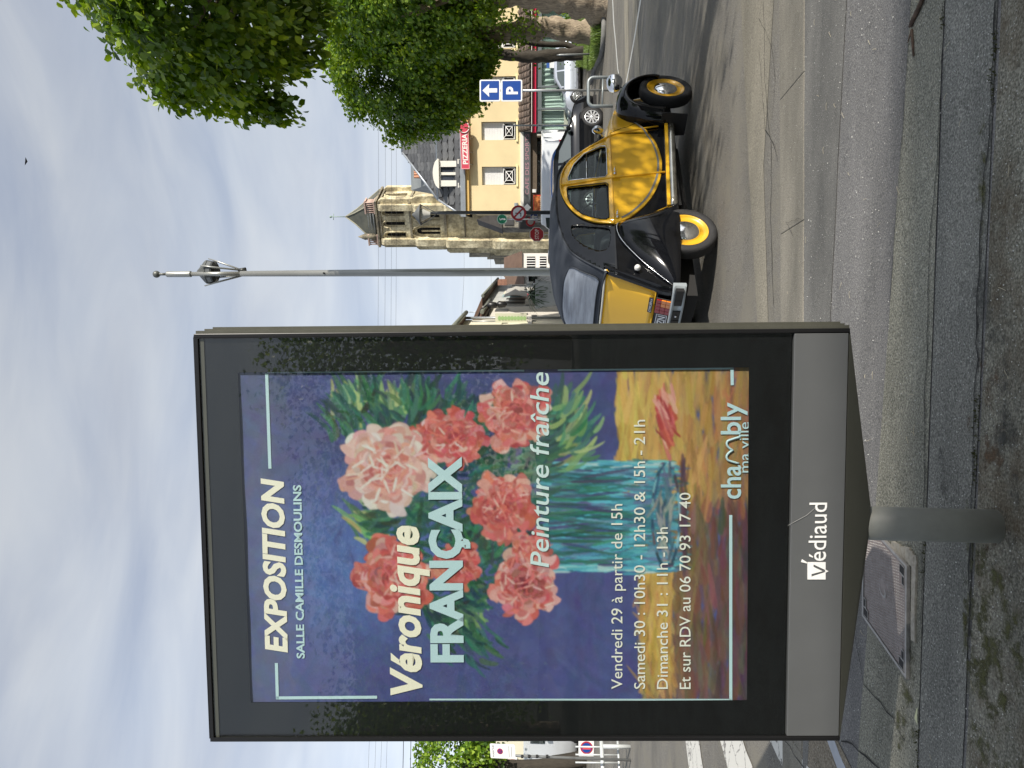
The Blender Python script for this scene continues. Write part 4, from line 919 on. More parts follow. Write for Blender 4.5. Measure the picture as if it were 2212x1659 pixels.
mb = MB(); bxf = Fr((xr(-.4, .64) - .022, 0, 0), (0, -1, 0), (.42, 0, 1), None)
zb_ = .625
BF = Fr(Vector((xr(0, .60) - .0225, 0, .60)), (0, -1, 0), Vector((xr(0, .97) - xr(0, .60), 0, .37)).normalized())
if BF.n.x > 0: BF.n = -BF.n
mb.fbox(BF, .285, .475, .018, .058, 0, .006); bd = cb(mb, 'badge', black, boot, bevel=.001)
letter('CITROËN 6', BF, .295, .027, .020, mat('badge_letters', (.7, .7, .7), .3, .5), bd, width=.17, bold=.02, shear=.2, o=.0068, world=False)
TF = Fr(Vector((xr(0, .52) - .004, 0, .52)), (0, -1, 0), Vector((xr(0, .60) - xr(0, .44), 0, .16)).normalized())
if TF.n.x > 0: TF.n = -TF.n
mb = MB(); mb.fbox(TF, -.30, .295, -.055, .055, 0, .012); npl = cb(mb, 'number_plate', mat('plate_black', (.01, .01, .012), .3, coat=.4), bevel=.003)
mb = MB(); e_ = .006
for q4 in ((-.295, .290, .045, .05), (-.295, .290, -.05, -.045), (.285, .290, -.045, .045), (-.295, -.290, -.045, .045)): mb.fbox(TF, *q4, .0122, .0135)
cb(mb, 'plate_border', mat('plate_silver', (.7, .7, .7), .3, .3), npl)
letter('ZN', TF, .165, -.036, .072, mat('plate_silver', (.7, .7, .7), .3), npl, width=.105, bold=.012, o=.0135, world=False)
for s in (-1, 1):
    L0 = .305 if s == -1 else -.485
    mb = MB(); mb.fbox(TF, L0 - .006, L0 + .186, -.068, .075, 0, .010); tl = cb(mb, 'tail_lamp', black, bevel=.004)
    rows = ((-.060, -.018, 'o'), (-.016, .026, 'o'), (.028, .068, 'r')) if 0 else ((-.062, -.020), (-.018, .024), (.026, .068))
    for ri, (r0, r1) in enumerate(rows):
        for ci in range(4):
            a_ = L0 + .002 + ci * .044; outer = (ci >= 2) if s == -1 else (ci < 2)
            mo_ = mat('lens_amber', (.75, .22, .02), .15, coat=.8) if (outer and ri < 2) else mat('lens_red', (.30, .006, .006), .2, coat=.4)
            mb = MB(); mb.fbox(TF, a_, a_ + .0415, r0, r1, .008, .022); cb(mb, 'lens', mo_, tl, bevel=.003)
# bumper: grey blades with a black band, overriders off, and exhaust side
mb = MB(); rings = []
for y in np.linspace(-.74, .74, 25):
    bx_ = -.86 + .07 * abs(y / .74) ** 6; rings.append([(bx_ - .018, y, .375), (bx_, y, .370), (bx_ + .03, y, .372), (bx_ + .03, y, .485), (bx_, y, .487), (bx_ - .018, y, .480), (bx_ - .004, y, .465), (bx_ - .004, y, .392)])
mb.loft(rings); bump = cb(mb, 'rear_bumper', mat('bumper_grey', (.34, .38, .40), .35, .3))
mb = MB()
for y0, y1 in zip(np.linspace(-.725, .70, 13), np.linspace(-.6, .725, 13)):
    mb.box(-.874 + .07 * abs(y0 / .74) ** 6, -.85, y0, y0 + .121, .394, .462)
cb(mb, 'rubber_band', black, bump)
mb = MB(); mb.lathe([(0, .010), (.006, .009), (.009, 0)], (-.876, -.43, .430), (-1, 0, 0), 10); mb.lathe([(0, .010), (.006, .009), (.009, 0)], (-.876, .43, .430), (-1, 0, 0), 10); cb(mb, 'bumper_bolt', chrome, bump)
# wheels
m_rim = mat('yellow_rim', rgb('dba822'), .35, coat=.4)
def wheel(x, s, steer=0.0, camber=0.0):
    ax = Vector((-math.sin(steer) * 1, s * math.cos(steer), -camber)); O = Vector((x, s * .565, .295))
    ty = MB().lathe([(-.055, .215), (-.064, .24), (-.066, .27), (-.056, .289), (-.035, .297), (0, .299), (.035, .297), (.056, .289), (.066, .27), (.064, .24), (.052, .214), (.03, .205), (-.04, .205), (-.055, .215)], O + ax * .07, ax, 48)
    w = cb(MB().lathe([(-.04, .207), (.040, .207), (.052, .214), (.054, .208), (.046, .200), (.036, .188), (.030, .16), (.034, .14), (.040, .125), (.040, .10), (.030, .02), (-.02, .02)], O + ax * .07, ax, 40), 'wheel', m_rim)
    cb(ty, 'tyre', rubber, w)
    mb = MB()
    for r_ in (.292, .298): pass
    cb(MB().lathe([(.038, .134), (.048, .131), (.060, .112), (.072, .07), (.079, .035), (.083, .0)], O + ax * .07, ax, 30), 'hubcap', chrome, w)
    g_ = MB()
    for k in range(5):
        A = 2 * math.pi * k / 60
    return w
wheel(0, -1); wheel(0, 1); wheel(2.4, -1, -.10, .03); wheel(2.4, 1, -.10, .03)
# underbody, inner arches, floor, seats
mb = MB(); mb.box(-.60, 2.5, -.42, .42, .20, .30); mb.box(.50, 1.75, -.57, .57, .27, .36); mb.tube([(1.7, -.35, .2), (.6, -.35, .19), (.3, -.2, .22)], .035, 8); mb.tube([(0, -.6, .295), (0, .6, .295)], .03, 8); mb.tube([(2.4, -.6, .295), (2.4, .6, .295)], .03, 8)
mb.box(-.45, .38, -.42, .42, .30, .62); mb.box(2.0, 2.65, -.36, .36, .30, .62); cb(mb, 'underbody', mat('underbody', (.012, .012, .012), .85))
m_seat = mat('seat_cloth', (.16, .15, .17), .9, bump=.2)
for (x0, y_) in ((.98, -.28), (.98, .28), (.22, -.27), (.22, .27)):
    mb = MB(); mb.box(x0, x0 + .46, y_ - .24, y_ + .24, .50, .62); rings = []
    for z, xx_, w in ((.60, x0 + .05, .23), (.80, x0 - .02, .24), (.98, x0 - .08, .22), (1.07, x0 - .10, .16)):
        rings.append([(xx_ - .05, y_ - w, z), (xx_ + .05, y_ - w, z), (xx_ + .06, y_ + w, z), (xx_ - .05, y_ + w, z)])
    mb.loft(rings, sm=False); cb(mb, 'seat', m_seat, bevel=.03)
mb = MB(); pts = [(1.33 + .04 * math.sin(a), .30 + .20 * math.cos(a), 1.02 + .19 * math.sin(a)) for a in np.linspace(0, 2 * math.pi, 25)]; mb.tube(pts, .010, 6, caps=False); mb.tube([(1.33, .30, 1.02), (1.6, .30, .85)], .012, 6); mb.tube([(1.33, .30, .83), (1.33, .30, 1.02)], .008, 6); cb(mb, 'steering_wheel', black)
mb = MB(); mb.box(1.44, 1.56, -.56, .56, .86, 1.03); cb(mb, 'dashboard', black)
mb = MB(); mb.tube([(1.27, 0, 1.44), (1.25, 0, 1.39)], .006, 5); mb.box(1.235, 1.25, -.09, .09, 1.355, 1.405); cb(mb, 'rear_view_mirror', black, bevel=.01)
mb = MB(); mb.box(.14, .16, -.55, .55, .35, .98) if 0 else mb.box(-.42, .08, -.52, .52, .90, .915); cb(mb, 'parcel_shelf', black)
# door mirror and a driver
mb = MB(); mb.tube([(1.545, -.60, 1.02), (1.50, -.68, 1.04), (1.485, -.72, 1.075)], .008, 8); dm = cb(mb, 'door_mirror', chrome)
cb(MB().lathe([(0, .0), (.002, .05), (.012, .06), (.03, .055), (.045, .03), (.05, 0)], (1.462, -.75, 1.09), (1, -.25, 0), 20), 'mirror_head', chrome, dm)
mb = MB(); mb.lathe([(0, .016), (.02, .016), (.03, .008)], (1.54, -.60, 1.01), (0, -1, .3), 10); cb(mb, 'mirror_mount', chrome, dm)
# ------------------------------------------------------------------ café building
m_cafe = mat('cafe_render', rgb('e2cfa2'), .85, var=.10, scale=.9, bump=.05, bscale=20)
m_slate = mat('slate', (.085, .088, .092), .55, var=.35, scale=2.5); m_zinc = mat('zinc', (.36, .39, .42), .4, .4, var=.2, scale=3)
CO = at(1201, 1145, 40.0); CO.z = 0
CF = Fr(CO, (1, -.2, 0), (0, 0, 1)); 
if CF.n.y > 0: CF.n = -CF.n
ci = lambda X, Y_, o=0: CF.inv(X, Y_, o)
def cfull(cx, cy, ox, oy, s, o=0): return CF.inv((3024 - (oy + cy / s)) / 1.8228, (ox + cx / s) / 1.8228, o)
gz = G(CO.x + 4, CO.y); cafe = thing('cafe_building', 'cream cafe with slate roof and pizzeria sign behind the parked cars', 'building', CF(5, gz, -3))
AL = 14.0; eave = ci(1230, 1013)[1]; shopt = ci(1300, 1133)[1]
wins = []
for (yl, yr) in ((656, 728), (479, 551), (300, 372), (118, 190)):
    X0, X1 = (3024 - yr) / 1.8228, (3024 - yl) / 1.8228; A0 = ci(X0, 1080)[0]; A1 = ci(X1, 1080)[0]; wins.append((A0, A1, ci(1290, 1115)[1], ci(1290, 1041)[1]))
mb = MB(); wallcells(mb, CF, 0, AL, shopt - .1, eave, wins, .35); mb.fbox(CF, 0, .35, shopt - .1, eave, -7, -.35); mb.fbox(CF, AL - .35, AL, gz - .3, eave, -7, -.35); mb.fbox(CF, 0, AL, shopt - .1, eave, -7.3, -7)
mb.build('wall', m_cafe, cafe)
m_shut = mat('white_shutter', (.74, .74, .73), .5, var=.04)
for (A0, A1, B0, B1) in wins:
    mb = MB(); mb.fbox(CF, A0, A1, B0, B1, -.30, -.22); w = mb.build('window', mat('window_dark', (.01, .01, .012), .15), cafe)
    mb = MB(); sp = B0 + (B1 - B0) * .36; n = 14
    for k in range(n): mb.fbox(CF, A0 + .02, A1 - .02, sp + (B1 - sp) * k / n + .004, sp + (B1 - sp) * (k + 1) / n, -.215, -.19)
    mb.build('roller_shutter', m_shut, w)
    mb = MB(); T = .035
    ga0, ga1, gb0, gb1 = A0 + .04, A1 - .04, B0 + .05, sp + .04
    for q4 in ((ga0, ga1, gb0, gb0 + T), (ga0, ga1, gb1 - T, gb1), (ga0, ga0 + T, gb0, gb1), (ga1 - T, ga1, gb0, gb1)): mb.fbox(CF, *q4, -.10, -.07)
    cx_, cy_ = (ga0 + ga1) / 2, (gb0 + gb1) / 2; iw, ih = (ga1 - ga0) * .27, (gb1 - gb0) * .27
    for q4 in ((cx_ - iw, cx_ + iw, cy_ - ih - T / 2, cy_ - ih + T / 2), (cx_ - iw, cx_ + iw, cy_ + ih - T / 2, cy_ + ih + T / 2), (cx_ - iw - T / 2, cx_ - iw + T / 2, cy_ - ih, cy_ + ih), (cx_ + iw - T / 2, cx_ + iw + T / 2, cy_ - ih, cy_ + ih)): mb.fbox(CF, *q4, -.098, -.072)
    for p, q in (((ga0, gb0), (cx_ - iw, cy_ - ih)), ((ga1, gb0), (cx_ + iw, cy_ - ih)), ((ga0, gb1), (cx_ - iw, cy_ + ih)), ((ga1, gb1), (cx_ + iw, cy_ + ih)), ((cx_ - iw, cy_ - ih), (cx_ + iw, cy_ + ih)), ((cx_ - iw, cy_ + ih), (cx_ + iw, cy_ - ih))):
        mb.tube([CF(p[0], p[1], -.085), CF(q[0], q[1], -.085)], .018, 5)
    mb.build('window_guard', white, w)
    mb = MB(); mb.fbox(CF, A0 - .09, A1 + .09, B0 - .10, B0, -.2, .07); mb.build('sill', mat('cream_sill', rgb('eadfae'), .7), w)
# cornice, gutter
mb = MB(); mb.fbox(CF, -.12, AL + .1, eave - .02, eave + .16, -.4, .16); mb.build('cornice', mat('ochre_cornice', rgb('d8b36c'), .8, var=.1), cafe)
mb = MB(); mb.fbox(CF, -.22, AL + .1, eave + .16, eave + .42, -.4, .28); mb.build('gutter', m_zinc, cafe)
# roof: steep slate slope, shallow top, hip at the left end
b_e, b_m, b_t = eave + .36, ci(1300, 941)[1] , ci(1340, 887)[1] + .9
ro_m, ro_t = -.75, -2.9
aL_m, aL_t = ci(1232, 945, ro_m)[0], ci(1330, 885, ro_t)[0]
mb = MB(); P_e = [CF(-.15, b_e, .15), CF(AL, b_e, .15)]; P_m = [CF(aL_m - .1, b_m, ro_m), CF(AL, b_m, ro_m)]; P_t = [CF(aL_t, b_t, ro_t), CF(AL, b_t, ro_t)]
P_eb, P_mb, P_tb = [CF(-.15, b_e, -7.2), CF(AL, b_e, -7.2)], [CF(aL_m - .1, b_m, -6.3), CF(AL, b_m, -6.3)], [CF(aL_t, b_t, -4.2), CF(AL, b_t, -4.2)]
mb.add([P_e[0], P_e[1], P_m[1], P_m[0], P_t[1], P_t[0], P_eb[0], P_eb[1], P_mb[0], P_mb[1], P_tb[0], P_tb[1]], [(0, 1, 2, 3), (3, 2, 4, 5), (0, 3, 8, 6), (3, 5, 10, 8), (5, 4, 11, 10), (6, 7, 9, 8), (8, 9, 11, 10), (1, 7, 9, 11, 4, 2)])
rf = mb.build('roof', mat('roof_felt', (.03, .03, .032), .9), cafe)
def slates(Q00, Q10, Q11, Q01, w, h, parent, name='slate', lim=300):     # overlapping pointed slates over one roof face, each its own piece
    vdir = (Q01 - Q00); hh = vdir.length; rows = max(1, int(hh / h)); nn = (Q10 - Q00).cross(vdir).normalized()
    if nn.y > 0: nn = -nn
    I = WM[parent.name].inverted(); t = .018
    ex_ = (Q10 - Q00).normalized(); ey_ = (vdir - ex_ * vdir.dot(ex_)).normalized(); ey_2 = nn.cross(ex_).normalized()
    if ey_2.dot(vdir) < 0: ey_2 = -ey_2
    sh = [(-w / 2, h * .55), (-w / 2, -h * .25), (0, -h * .62), (w / 2, -h * .25), (w / 2, h * .55)]
    me = bpy.data.meshes.new('slate_shape'); vs = [(a, b_, 0) for a, b_ in sh] + [(a, b_, t) for a, b_ in sh]
    me.from_pydata(vs, [], [(0, 4, 3, 2, 1), (5, 6, 7, 8, 9)] + [(i, (i + 1) % 5, (i + 1) % 5 + 5, i + 5) for i in range(5)]); me.materials.append(m_slate); me.update()
    me2 = me.copy(); me2.materials[0] = mat('slate_light', (.125, .128, .13), .5, var=.3, scale=2.5)
    cnt = 0; big = []
    for r in range(rows):
        f = (r + .5) / rows; A, B = Q00.lerp(Q01, f), Q10.lerp(Q11, f); L_ = (B - A).length; n = int(L_ / w)
        for k in range(n):
            pos = A + (B - A).normalized() * ((k + .5 + .5 * (r % 2)) * w)
            if ((pos - A).length > L_ - w * .4): continue
            M = Matrix((ex_.to_tuple(), ey_2.to_tuple(), nn.to_tuple())).transposed().to_4x4() @ Matrix.Rotation(random.uniform(-.02, .02), 4, 'Z') @ Matrix.Rotation(-.035, 4, 'X'); M.translation = pos + nn * random.uniform(.012, .022)
            big.append(M)
    random.shuffle(big) if len(big) > lim else None
    for M in big[:lim]:
        o = bpy.data.objects.new(name, me if random.random() < .7 else me2); COL.objects.link(o); o.parent = parent; o.matrix_local = I @ M; cnt += 1
    if len(big) > lim:
        mb = MB()
        for M in big[lim:]: mb.add([M @ Vector(v) for v in vs], [(5, 6, 7, 8, 9), (0, 4, 3, 2, 1)] + [(i, (i + 1) % 5, (i + 1) % 5 + 5, i + 5) for i in range(5)])
        mb.build(name, m_slate, parent, kind='stuff', fix=False)
    return cnt
aVis = ci(1470, 940)[0]
def onr(a, f, lo, hi): return None
slates(P_e[0].lerp(P_m[0], .02), CF(aVis, b_e, .15), CF(aVis, b_m, ro_m), P_m[0], .46, .36, rf, lim=200)
slates(P_m[0], CF(aVis, b_m, ro_m), CF(aVis, b_t, ro_t), P_t[0], .46, .34, rf, lim=95)
mb = MB()
mb.tube([P_m[0], P_m[1]], .075, 8); mb.tube([P_e[0], P_m[0]], .06, 8); mb.tube([P_m[0], P_t[0]], .07, 8); mb.tube([P_t[0], P_t[1]], .08, 8); mb.build('zinc_ridge', m_zinc, rf)
# dormer
d0, d1 = ci(1257, 970, .1)[0], ci(1312, 970, .1)[0]; db0, db1 = ci(1290, 1001, .1)[1], ci(1290, 947, .1)[1]; dtp = ci(1285, 936, .1)[1]
m_cr = mat('cream_joinery', (.74, .72, .64), .6, var=.05)
mb = MB(); g0, g1 = d0 + .30, d1 - .30; gb0_, gb1_ = db0 + .22, db1 - .10
wallcells(mb, CF, d0, d1, db0, db1, [(g0, g1, gb0_, gb1_)], 1.0)
for v_ in range(len(mb.v)): pass
n = 12; ap = [(d0 - .10, db1 - .02)] + [(d0 - .10 + (d1 - d0 + .2) * k / n, db1 + .03 + (dtp - db1) * math.sin(math.pi * k / n) ** .6) for k in range(n + 1)] + [(d1 + .10, db1 - .02)]
mb.poly(CF, ap, -1.0, .12); mb.fbox(CF, d0 - .08, d0 + .16, db0, db0 + .30, 0, .1); mb.fbox(CF, d1 - .16, d1 + .08, db0, db0 + .30, 0, .1)
dm_ = mb.build('dormer', m_cr, cafe)
mb = MB(); mb.fbox(CF, g0, g1, gb0_, gb1_, -.12, -.10); mb.build('pane', mat('dormer_glass', (.03, .035, .05), .1, coat=.5), dm_)
mb = MB(); c_ = (g0 + g1) / 2; mb.fbox(CF, c_ - .07, c_ + .07, gb0_, gb1_, -.10, -.03); mb.build('mullion', m_cr, dm_)
# PIZZERIA sign
s0, s1 = ci(1294, 1004, .5)[0], ci(1384, 1000, .5)[0]; sb0, sb1 = ci(1330, 1014, .5)[1], ci(1330, 996, .5)[1]; 
SF = Fr(CF(s0, sb0, .5), CF.ex + Vector((0, 0, .022)), (0, 0, 1)); SF.n = CF.n
m_rs = mat('sign_red', rgb('c8485a'), .4); m_wsgn = mat('sign_letter_white', (.78, .76, .70), .5)
mb = MB(); L_ = s1 - s0; Hh = sb1 - sb0; mb.fbox(SF, 0, L_, 0, Hh, -.10, 0); mb.poly(SF, [(L_ + .75 * Hh * math.cos(a), Hh * .5 + .75 * Hh * math.sin(a)) for a in np.linspace(0, 2 * math.pi, 25)[:-1]], -.10, .02)
sg = mb.build('pizzeria_sign', m_rs, cafe)
mb = MB()
for q4 in ((0, L_ * .96, 0, .03), (0, L_ * .96, Hh - .03, Hh), (0, .03, .03, Hh - .03)): mb.fbox(SF, *q4, .001, .012)
mb.build('sign_border', mat('pale_red', rgb('e9a4a4'), .5), sg)
cap = Hh * .62; letter('PIZZERIA', SF, L_ * .115, Hh * .19, cap, m_wsgn, sg, width=L_ * .735, bold=.03, o=.004)
mb = MB(); ring = [SF(L_ + .62 * Hh * math.cos(a), Hh * .5 + .62 * Hh * math.sin(a), .03) for a in np.linspace(0, 2 * math.pi, 25)]; mb.tube(ring, .025, 5, caps=False); mb.build('sign_ring', m_wsgn, sg)
mb = MB()
for f in (.12, .42, .75): mb.tube([SF(L_ * f, 0, -.05), CF(s0 + L_ * f, sb0 - .12, 0)], .02, 5)
mb.build('sign_bracket', steel, sg)
mb = MB(); nb0, nb1 = ci(1205, 1112)[0], ci(1218, 1112)[0]
mb.fbox(CF, ci(1203, 1110)[0] + .05, ci(1203, 1110)[0] + .42, ci(1210, 1119)[1], ci(1210, 1111)[1], .002, .03); mb.build('street_plate', mat('street_plate', (.38, .42, .45), .5, var=.3, scale=20), cafe)
# shop fascia, lettering, projecting diamond
f0, f1 = ci(1228, 1137)[0], ci(1373, 1137)[0]; fb0, fb1 = ci(1300, 1145)[1], ci(1300, 1131)[1]
mb = MB(); mb.fbox(CF, -.02, AL, ci(1300, 1131)[1], ci(1300, 1124)[1], -.1, .10); mb.build('white_ledge', m_cr, cafe)
mb = MB(); mb.fbox(CF, 0, f1 + .3, fb0 - .02, fb1, -.1, .18); fa = mb.build('shop_fascia', mat('fascia_grey', (.10, .105, .11), .5), cafe)
letter('CAFE DES SPORTS', CF, f0 + .25, fb0 + .06, (fb1 - fb0) * .62, mat('dusty_rose', rgb('a8808a'), .6), fa, width=(f1 - f0) - .35, bold=.0, o=.185)
mb = MB(); mb.fbox(CF, 0, f1 + .3, fb0 - .36, fb0 - .02, -.12, .02); mb.build('wood_lintel', mat('brown_wood', (.13, .10, .07), .8, var=.3), cafe)
# porch extension with brown tiled roof and red band, right half
p0, p1 = ci(1374, 1140)[0], AL; pf = Fr(CF(0, 0, .9), CF.ex, (0, 0, 1)); pf.n = CF.n
pt, pbt = ci(1450, 1123)[1], pf.inv(1450, 1147)[1]; rb1, rb0 = pf.inv(1450, 1150, .1)[1], pf.inv(1450, 1158, .1)[1]
mb = MB(); mb.add([CF(p0, pt, .02), CF(p1, pt, .02), pf(p1, pbt, .25), pf(p0 - .12, pbt, .25), CF(p0, pt - .1, .02), CF(p1, pt - .1, .02), pf(p1, pbt - .08, .25), pf(p0 - .12, pbt - .08, .25)], [(0, 1, 2, 3), (4, 7, 6, 5), (3, 2, 6, 7), (0, 3, 7, 4)])
pr = mb.build('porch_roof', mat('brown_underlay', (.05, .04, .035), .9), cafe)
m_tile = mat('brown_tile', (.16, .12, .10), .75, var=.35, scale=3); m_tile2 = mat('brown_tile_dark', (.115, .088, .075), .75, var=.35, scale=3)
A_0, A_1, B_1, B_0 = CF(p0, pt, .02), CF(p1, pt, .02), pf(p1, pbt, .25), pf(p0 - .12, pbt, .25)
I = WM[pr.name].inverted(); nrow = 4; exx = (A_1 - A_0).normalized(); dn = (B_0 - A_0); dn = (dn - exx * dn.dot(exx)); hh = dn.length / nrow; dn.normalize(); nn = exx.cross(-dn).normalized(); nn = nn if nn.z > 0 else -nn
tm = []
for m_ in (m_tile, m_tile2):
    me = bpy.data.meshes.new('tile_shape'); w_, h_ = .30, hh * 1.12; rg = [(-w_ / 2, 0), (-w_ * .3, .045), (0, .06), (w_ * .3, .045), (w_ / 2, 0)]
    vs = [(a, b_, c + (.03 if b_ < 0 else 0)) for b_ in (h_ / 2, -h_ / 2) for a, c in rg]; vs += [(a, b_, c - .02) for a, b_, c in vs]
    me.from_pydata(vs, [], [(i, i + 1, i + 6, i + 5) for i in range(4)] + [(i + 10, i + 15, i + 16, i + 11) for i in range(4)] + [(i + 5, i + 6, i + 16, i + 15) for i in range(4)]); me.materials.append(m_); me.update(); tm.append(me)
ntile = int((A_1 - A_0).length / .31)
for r in range(nrow):
    for k in range(ntile):
        M = Matrix((exx.to_tuple(), (-dn).to_tuple(), nn.to_tuple())).transposed().to_4x4(); M.translation = A_0 + exx * ((k + .5) * .31) + dn * ((r + .5) * hh) + nn * .025
        o = bpy.data.objects.new('tile', random.choice(tm)); COL.objects.link(o); o.parent = pr; o.matrix_local = I @ M
mb = MB(); mb.fbox(pf, p0 - .15, p1, rb1 + .02, pbt - .02, .10, .30); mb.build('white_gutter', mat('pinkish_white', (.72, .64, .60), .5), cafe)
mb = MB(); mb.fbox(pf, p0 - .15, p1, rb0, rb1, -.1, .12); rb = mb.build('red_band', mat('band_red', rgb('c42447'), .45), cafe)
letter('CAFE BAR', pf, pf.inv(1522, 1155)[0], rb0 + .04, (rb1 - rb0) * .6, m_wsgn, rb, bold=.02, o=.125)
# glazed porch front: grey frames, panes with white curtains
m_gf = mat('grey_frame', (.13, .15, .16), .45); sh0 = gz - .05
mb = MB(); mb.fbox(pf, p0 - .1, p1, sh0, sh0 + .75, -.15, 0); mb.fbox(pf, p0 - .1, p1, rb0 - .28, rb0, -.15, 0)
mull = [p0 - .1]; 
while mull[-1] < p1 - 1: mull.append(mull[-1] + (1.05 if len(mull) % 3 else 1.55))
for a_ in mull: mb.fbox(pf, a_, a_ + .10, sh0, rb0, -.15, .02)
mb.fbox(pf, p0 - .1, p0 + .02, sh0, rb0, -.9, -.15)
pg_ = mb.build('porch_frame', m_gf, cafe)
m_curt = mat('net_curtain', (.80, .83, .80), .9, col2=(.58, .63, .60), scale=3, stretch=(2.5, 2.5, .5)); m_pg = glass('shop_glass', (.90, .96, .94), .8, .97)
for i in range(len(mull) - 1):
    a_, c = mull[i] + .10, mull[i + 1]; mb = MB(); mb.fbox(pf, a_, c, sh0 + .75, rb0 - .28, -.08, -.06); pn = mb.build('pane', m_pg, pg_)
    mb = MB(); rings = []; nn_ = 40; drop = random.choice([.0, .15, .5]); fold = random.uniform(.02, .05)
    for k in range(nn_ + 1):
        x = a_ + (c - a_) * k / nn_; o_ = -.22 + fold * math.sin(k * .9 + i) + .02 * math.sin(k * 2.3)
        rings.append([pf(x, sh0 + .8 + drop, o_), pf(x + .05 * math.sin(i), (sh0 + rb0) / 2, o_ + .02 * math.sin(k * .5)), pf(x, rb0 - .25, o_ - .01)])
    mb.loft(rings, closed=False); mb.build('curtain', m_curt, pg_)
mb = MB(); a_ = pf.inv(1512, 1200)[0]; mb.fbox(pf, a_, a_ + .28 * 2, pf.inv(1500, 1187)[1] - .75, pf.inv(1500, 1187)[1] + .15, .022, .04); pp = mb.build('window_poster', mat('paper_white', (.72, .74, .74), .6), cafe)
mb = MB(); mb.fbox(pf, a_, a_ + .56, pf.inv(1500, 1187)[1], pf.inv(1500, 1187)[1] + .15, .041, .045); mb.build('poster_header', mat('poster_blue', (.03, .10, .35), .5), pp)
# left shopfront: dark recess with doors and dim panes
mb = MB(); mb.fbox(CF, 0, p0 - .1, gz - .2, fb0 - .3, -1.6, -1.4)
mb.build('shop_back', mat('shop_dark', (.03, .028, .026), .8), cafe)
mb = MB(); dg = mat('dark_green_frame', (.03, .04, .042), .45)
for X_ in (1212, 1232, 1262, 1283, 1308, 1330, 1352, 1374): a_ = ci(X_, 1200)[0]; mb.fbox(CF, a_ - .06, a_ + .06, gz - .2, fb0 - .3, -.32, -.18)
mb.fbox(CF, 0, p0 - .1, gz - .2, gz + .55, -.33, -.2); mb.fbox(CF, 0, p0 - .1, fb0 - .85, fb0 - .70, -.33, -.2); mb.build('shop_frame', dg, cafe)
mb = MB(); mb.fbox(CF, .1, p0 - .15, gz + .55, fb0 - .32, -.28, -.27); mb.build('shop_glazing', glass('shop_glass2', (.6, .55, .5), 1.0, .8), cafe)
mb = MB(); mb.fbox(CF, ci(1290, 1190)[0], ci(1340, 1190)[0], gz + .5, gz + 2.1, -1.2, -1.1); mb.build('brown_screen', mat('brown_board', (.16, .12, .10), .8, var=.3), cafe)
# snack poster at the left corner
kp0, kp1 = ci(1202, 1165, .2)[0], ci(1238, 1165, .2)[0]; kb0, kb1 = ci(1220, 1192, .2)[1], ci(1220, 1152, .2)[1]
mb = MB(); mb.fbox(CF, kp0, kp1, kb0 - 1.0, kb1, .15, .2); kp = mb.build('snack_poster', mat('poster_red', rgb('d8452c'), .5), cafe)
mb = MB(); mb.fbox(CF, kp0 + .04, kp1 - .04, (kb0 + kb1) / 2, kb1 - .04, .201, .205); mb.build('poster_picture', mat('food_picture', rgb('d88a4a'), .5, col2=rgb('8c3a1c')[:3], scale=7), kp)
mb = MB()
for k in range(7): cxk = kp0 + (kp1 - kp0) * (.12 + .125 * k); mb.poly(CF, [(cxk + .055 * math.cos(a), (kb0 + kb1) / 2 + .06 + .06 * math.sin(a) * 1.3) for a in np.linspace(0, 6.28, 9)[:-1]], .206, .209)
mb.build('poster_drops', mat('cream_print', (.75, .70, .55), .5), kp)
kc = (kp0 + (kp1 - kp0) * .34, kb0 + .12)
mb = MB(); mb.poly(CF, [(kc[0] + .17 * math.cos(a), kc[1] + .17 * math.sin(a)) for a in np.linspace(0, 6.28, 21)[:-1]], .206, .22); kd = mb.build('round_logo', mat('logo_dark', (.02, .03, .025), .5), kp)
letter('KFD', CF, kc[0] - .13, kc[1] - .04, .085, white, kd, width=.26, bold=.02, o=.224)
mb = MB(); dc = (ci(1203, 1139, .3)[0] + .18, ci(1205, 1139, .3)[1]); mb.poly(CF, [(dc[0] - .2, dc[1]), (dc[0], dc[1] - .2), (dc[0] + .2, dc[1]), (dc[0], dc[1] + .2)], .3, .36); mb.build('diamond_sign', white, cafe)
mb = MB(); mb.fbox(CF, ci(1243, 1150)[0], ci(1250, 1150)[0], ci(1246, 1158)[1], ci(1246, 1150)[1], .05, .12); mb.build('small_white_box', white, cafe)
# taller grey roofed building behind
BH = Fr(at(1266, 1145, 56), (1, -.15, 0), (0, 0, 1)); BH.n = -BH.n if BH.n.y > 0 else BH.n; BH.O.z = 0
rb_ = BH.inv(1266, 868)[1]; rm_ = BH.inv(1266, 915)[1] - .6; g2 = G(BH.O.x, BH.O.y)
h2 = thing('grey_roofed_house', 'tall house with weathered grey roof behind the cafe and the tree', 'building', BH(4, g2, -3))
mb = MB(); mb.fbox(BH, 0, 22, g2 - .3, rm_, -9, 0); mb.build('wall', mat('pale_wall', (.5, .48, .42), .85, var=.2), h2)
mb = MB(); mb.add([BH(-.1, rm_, .3), BH(22, rm_, .3), BH(22, rb_, -4.5), BH(-.1, rb_, -4.5), BH(-.1, rm_, -9.3), BH(22, rm_, -9.3)], [(0, 1, 2, 3), (4, 3, 2, 5), (0, 3, 4), (1, 5, 2)]); rr = mb.build('roof', mat('grey_roof', (.13, .145, .15), .6, col2=(.21, .225, .22), scale=.7), h2)
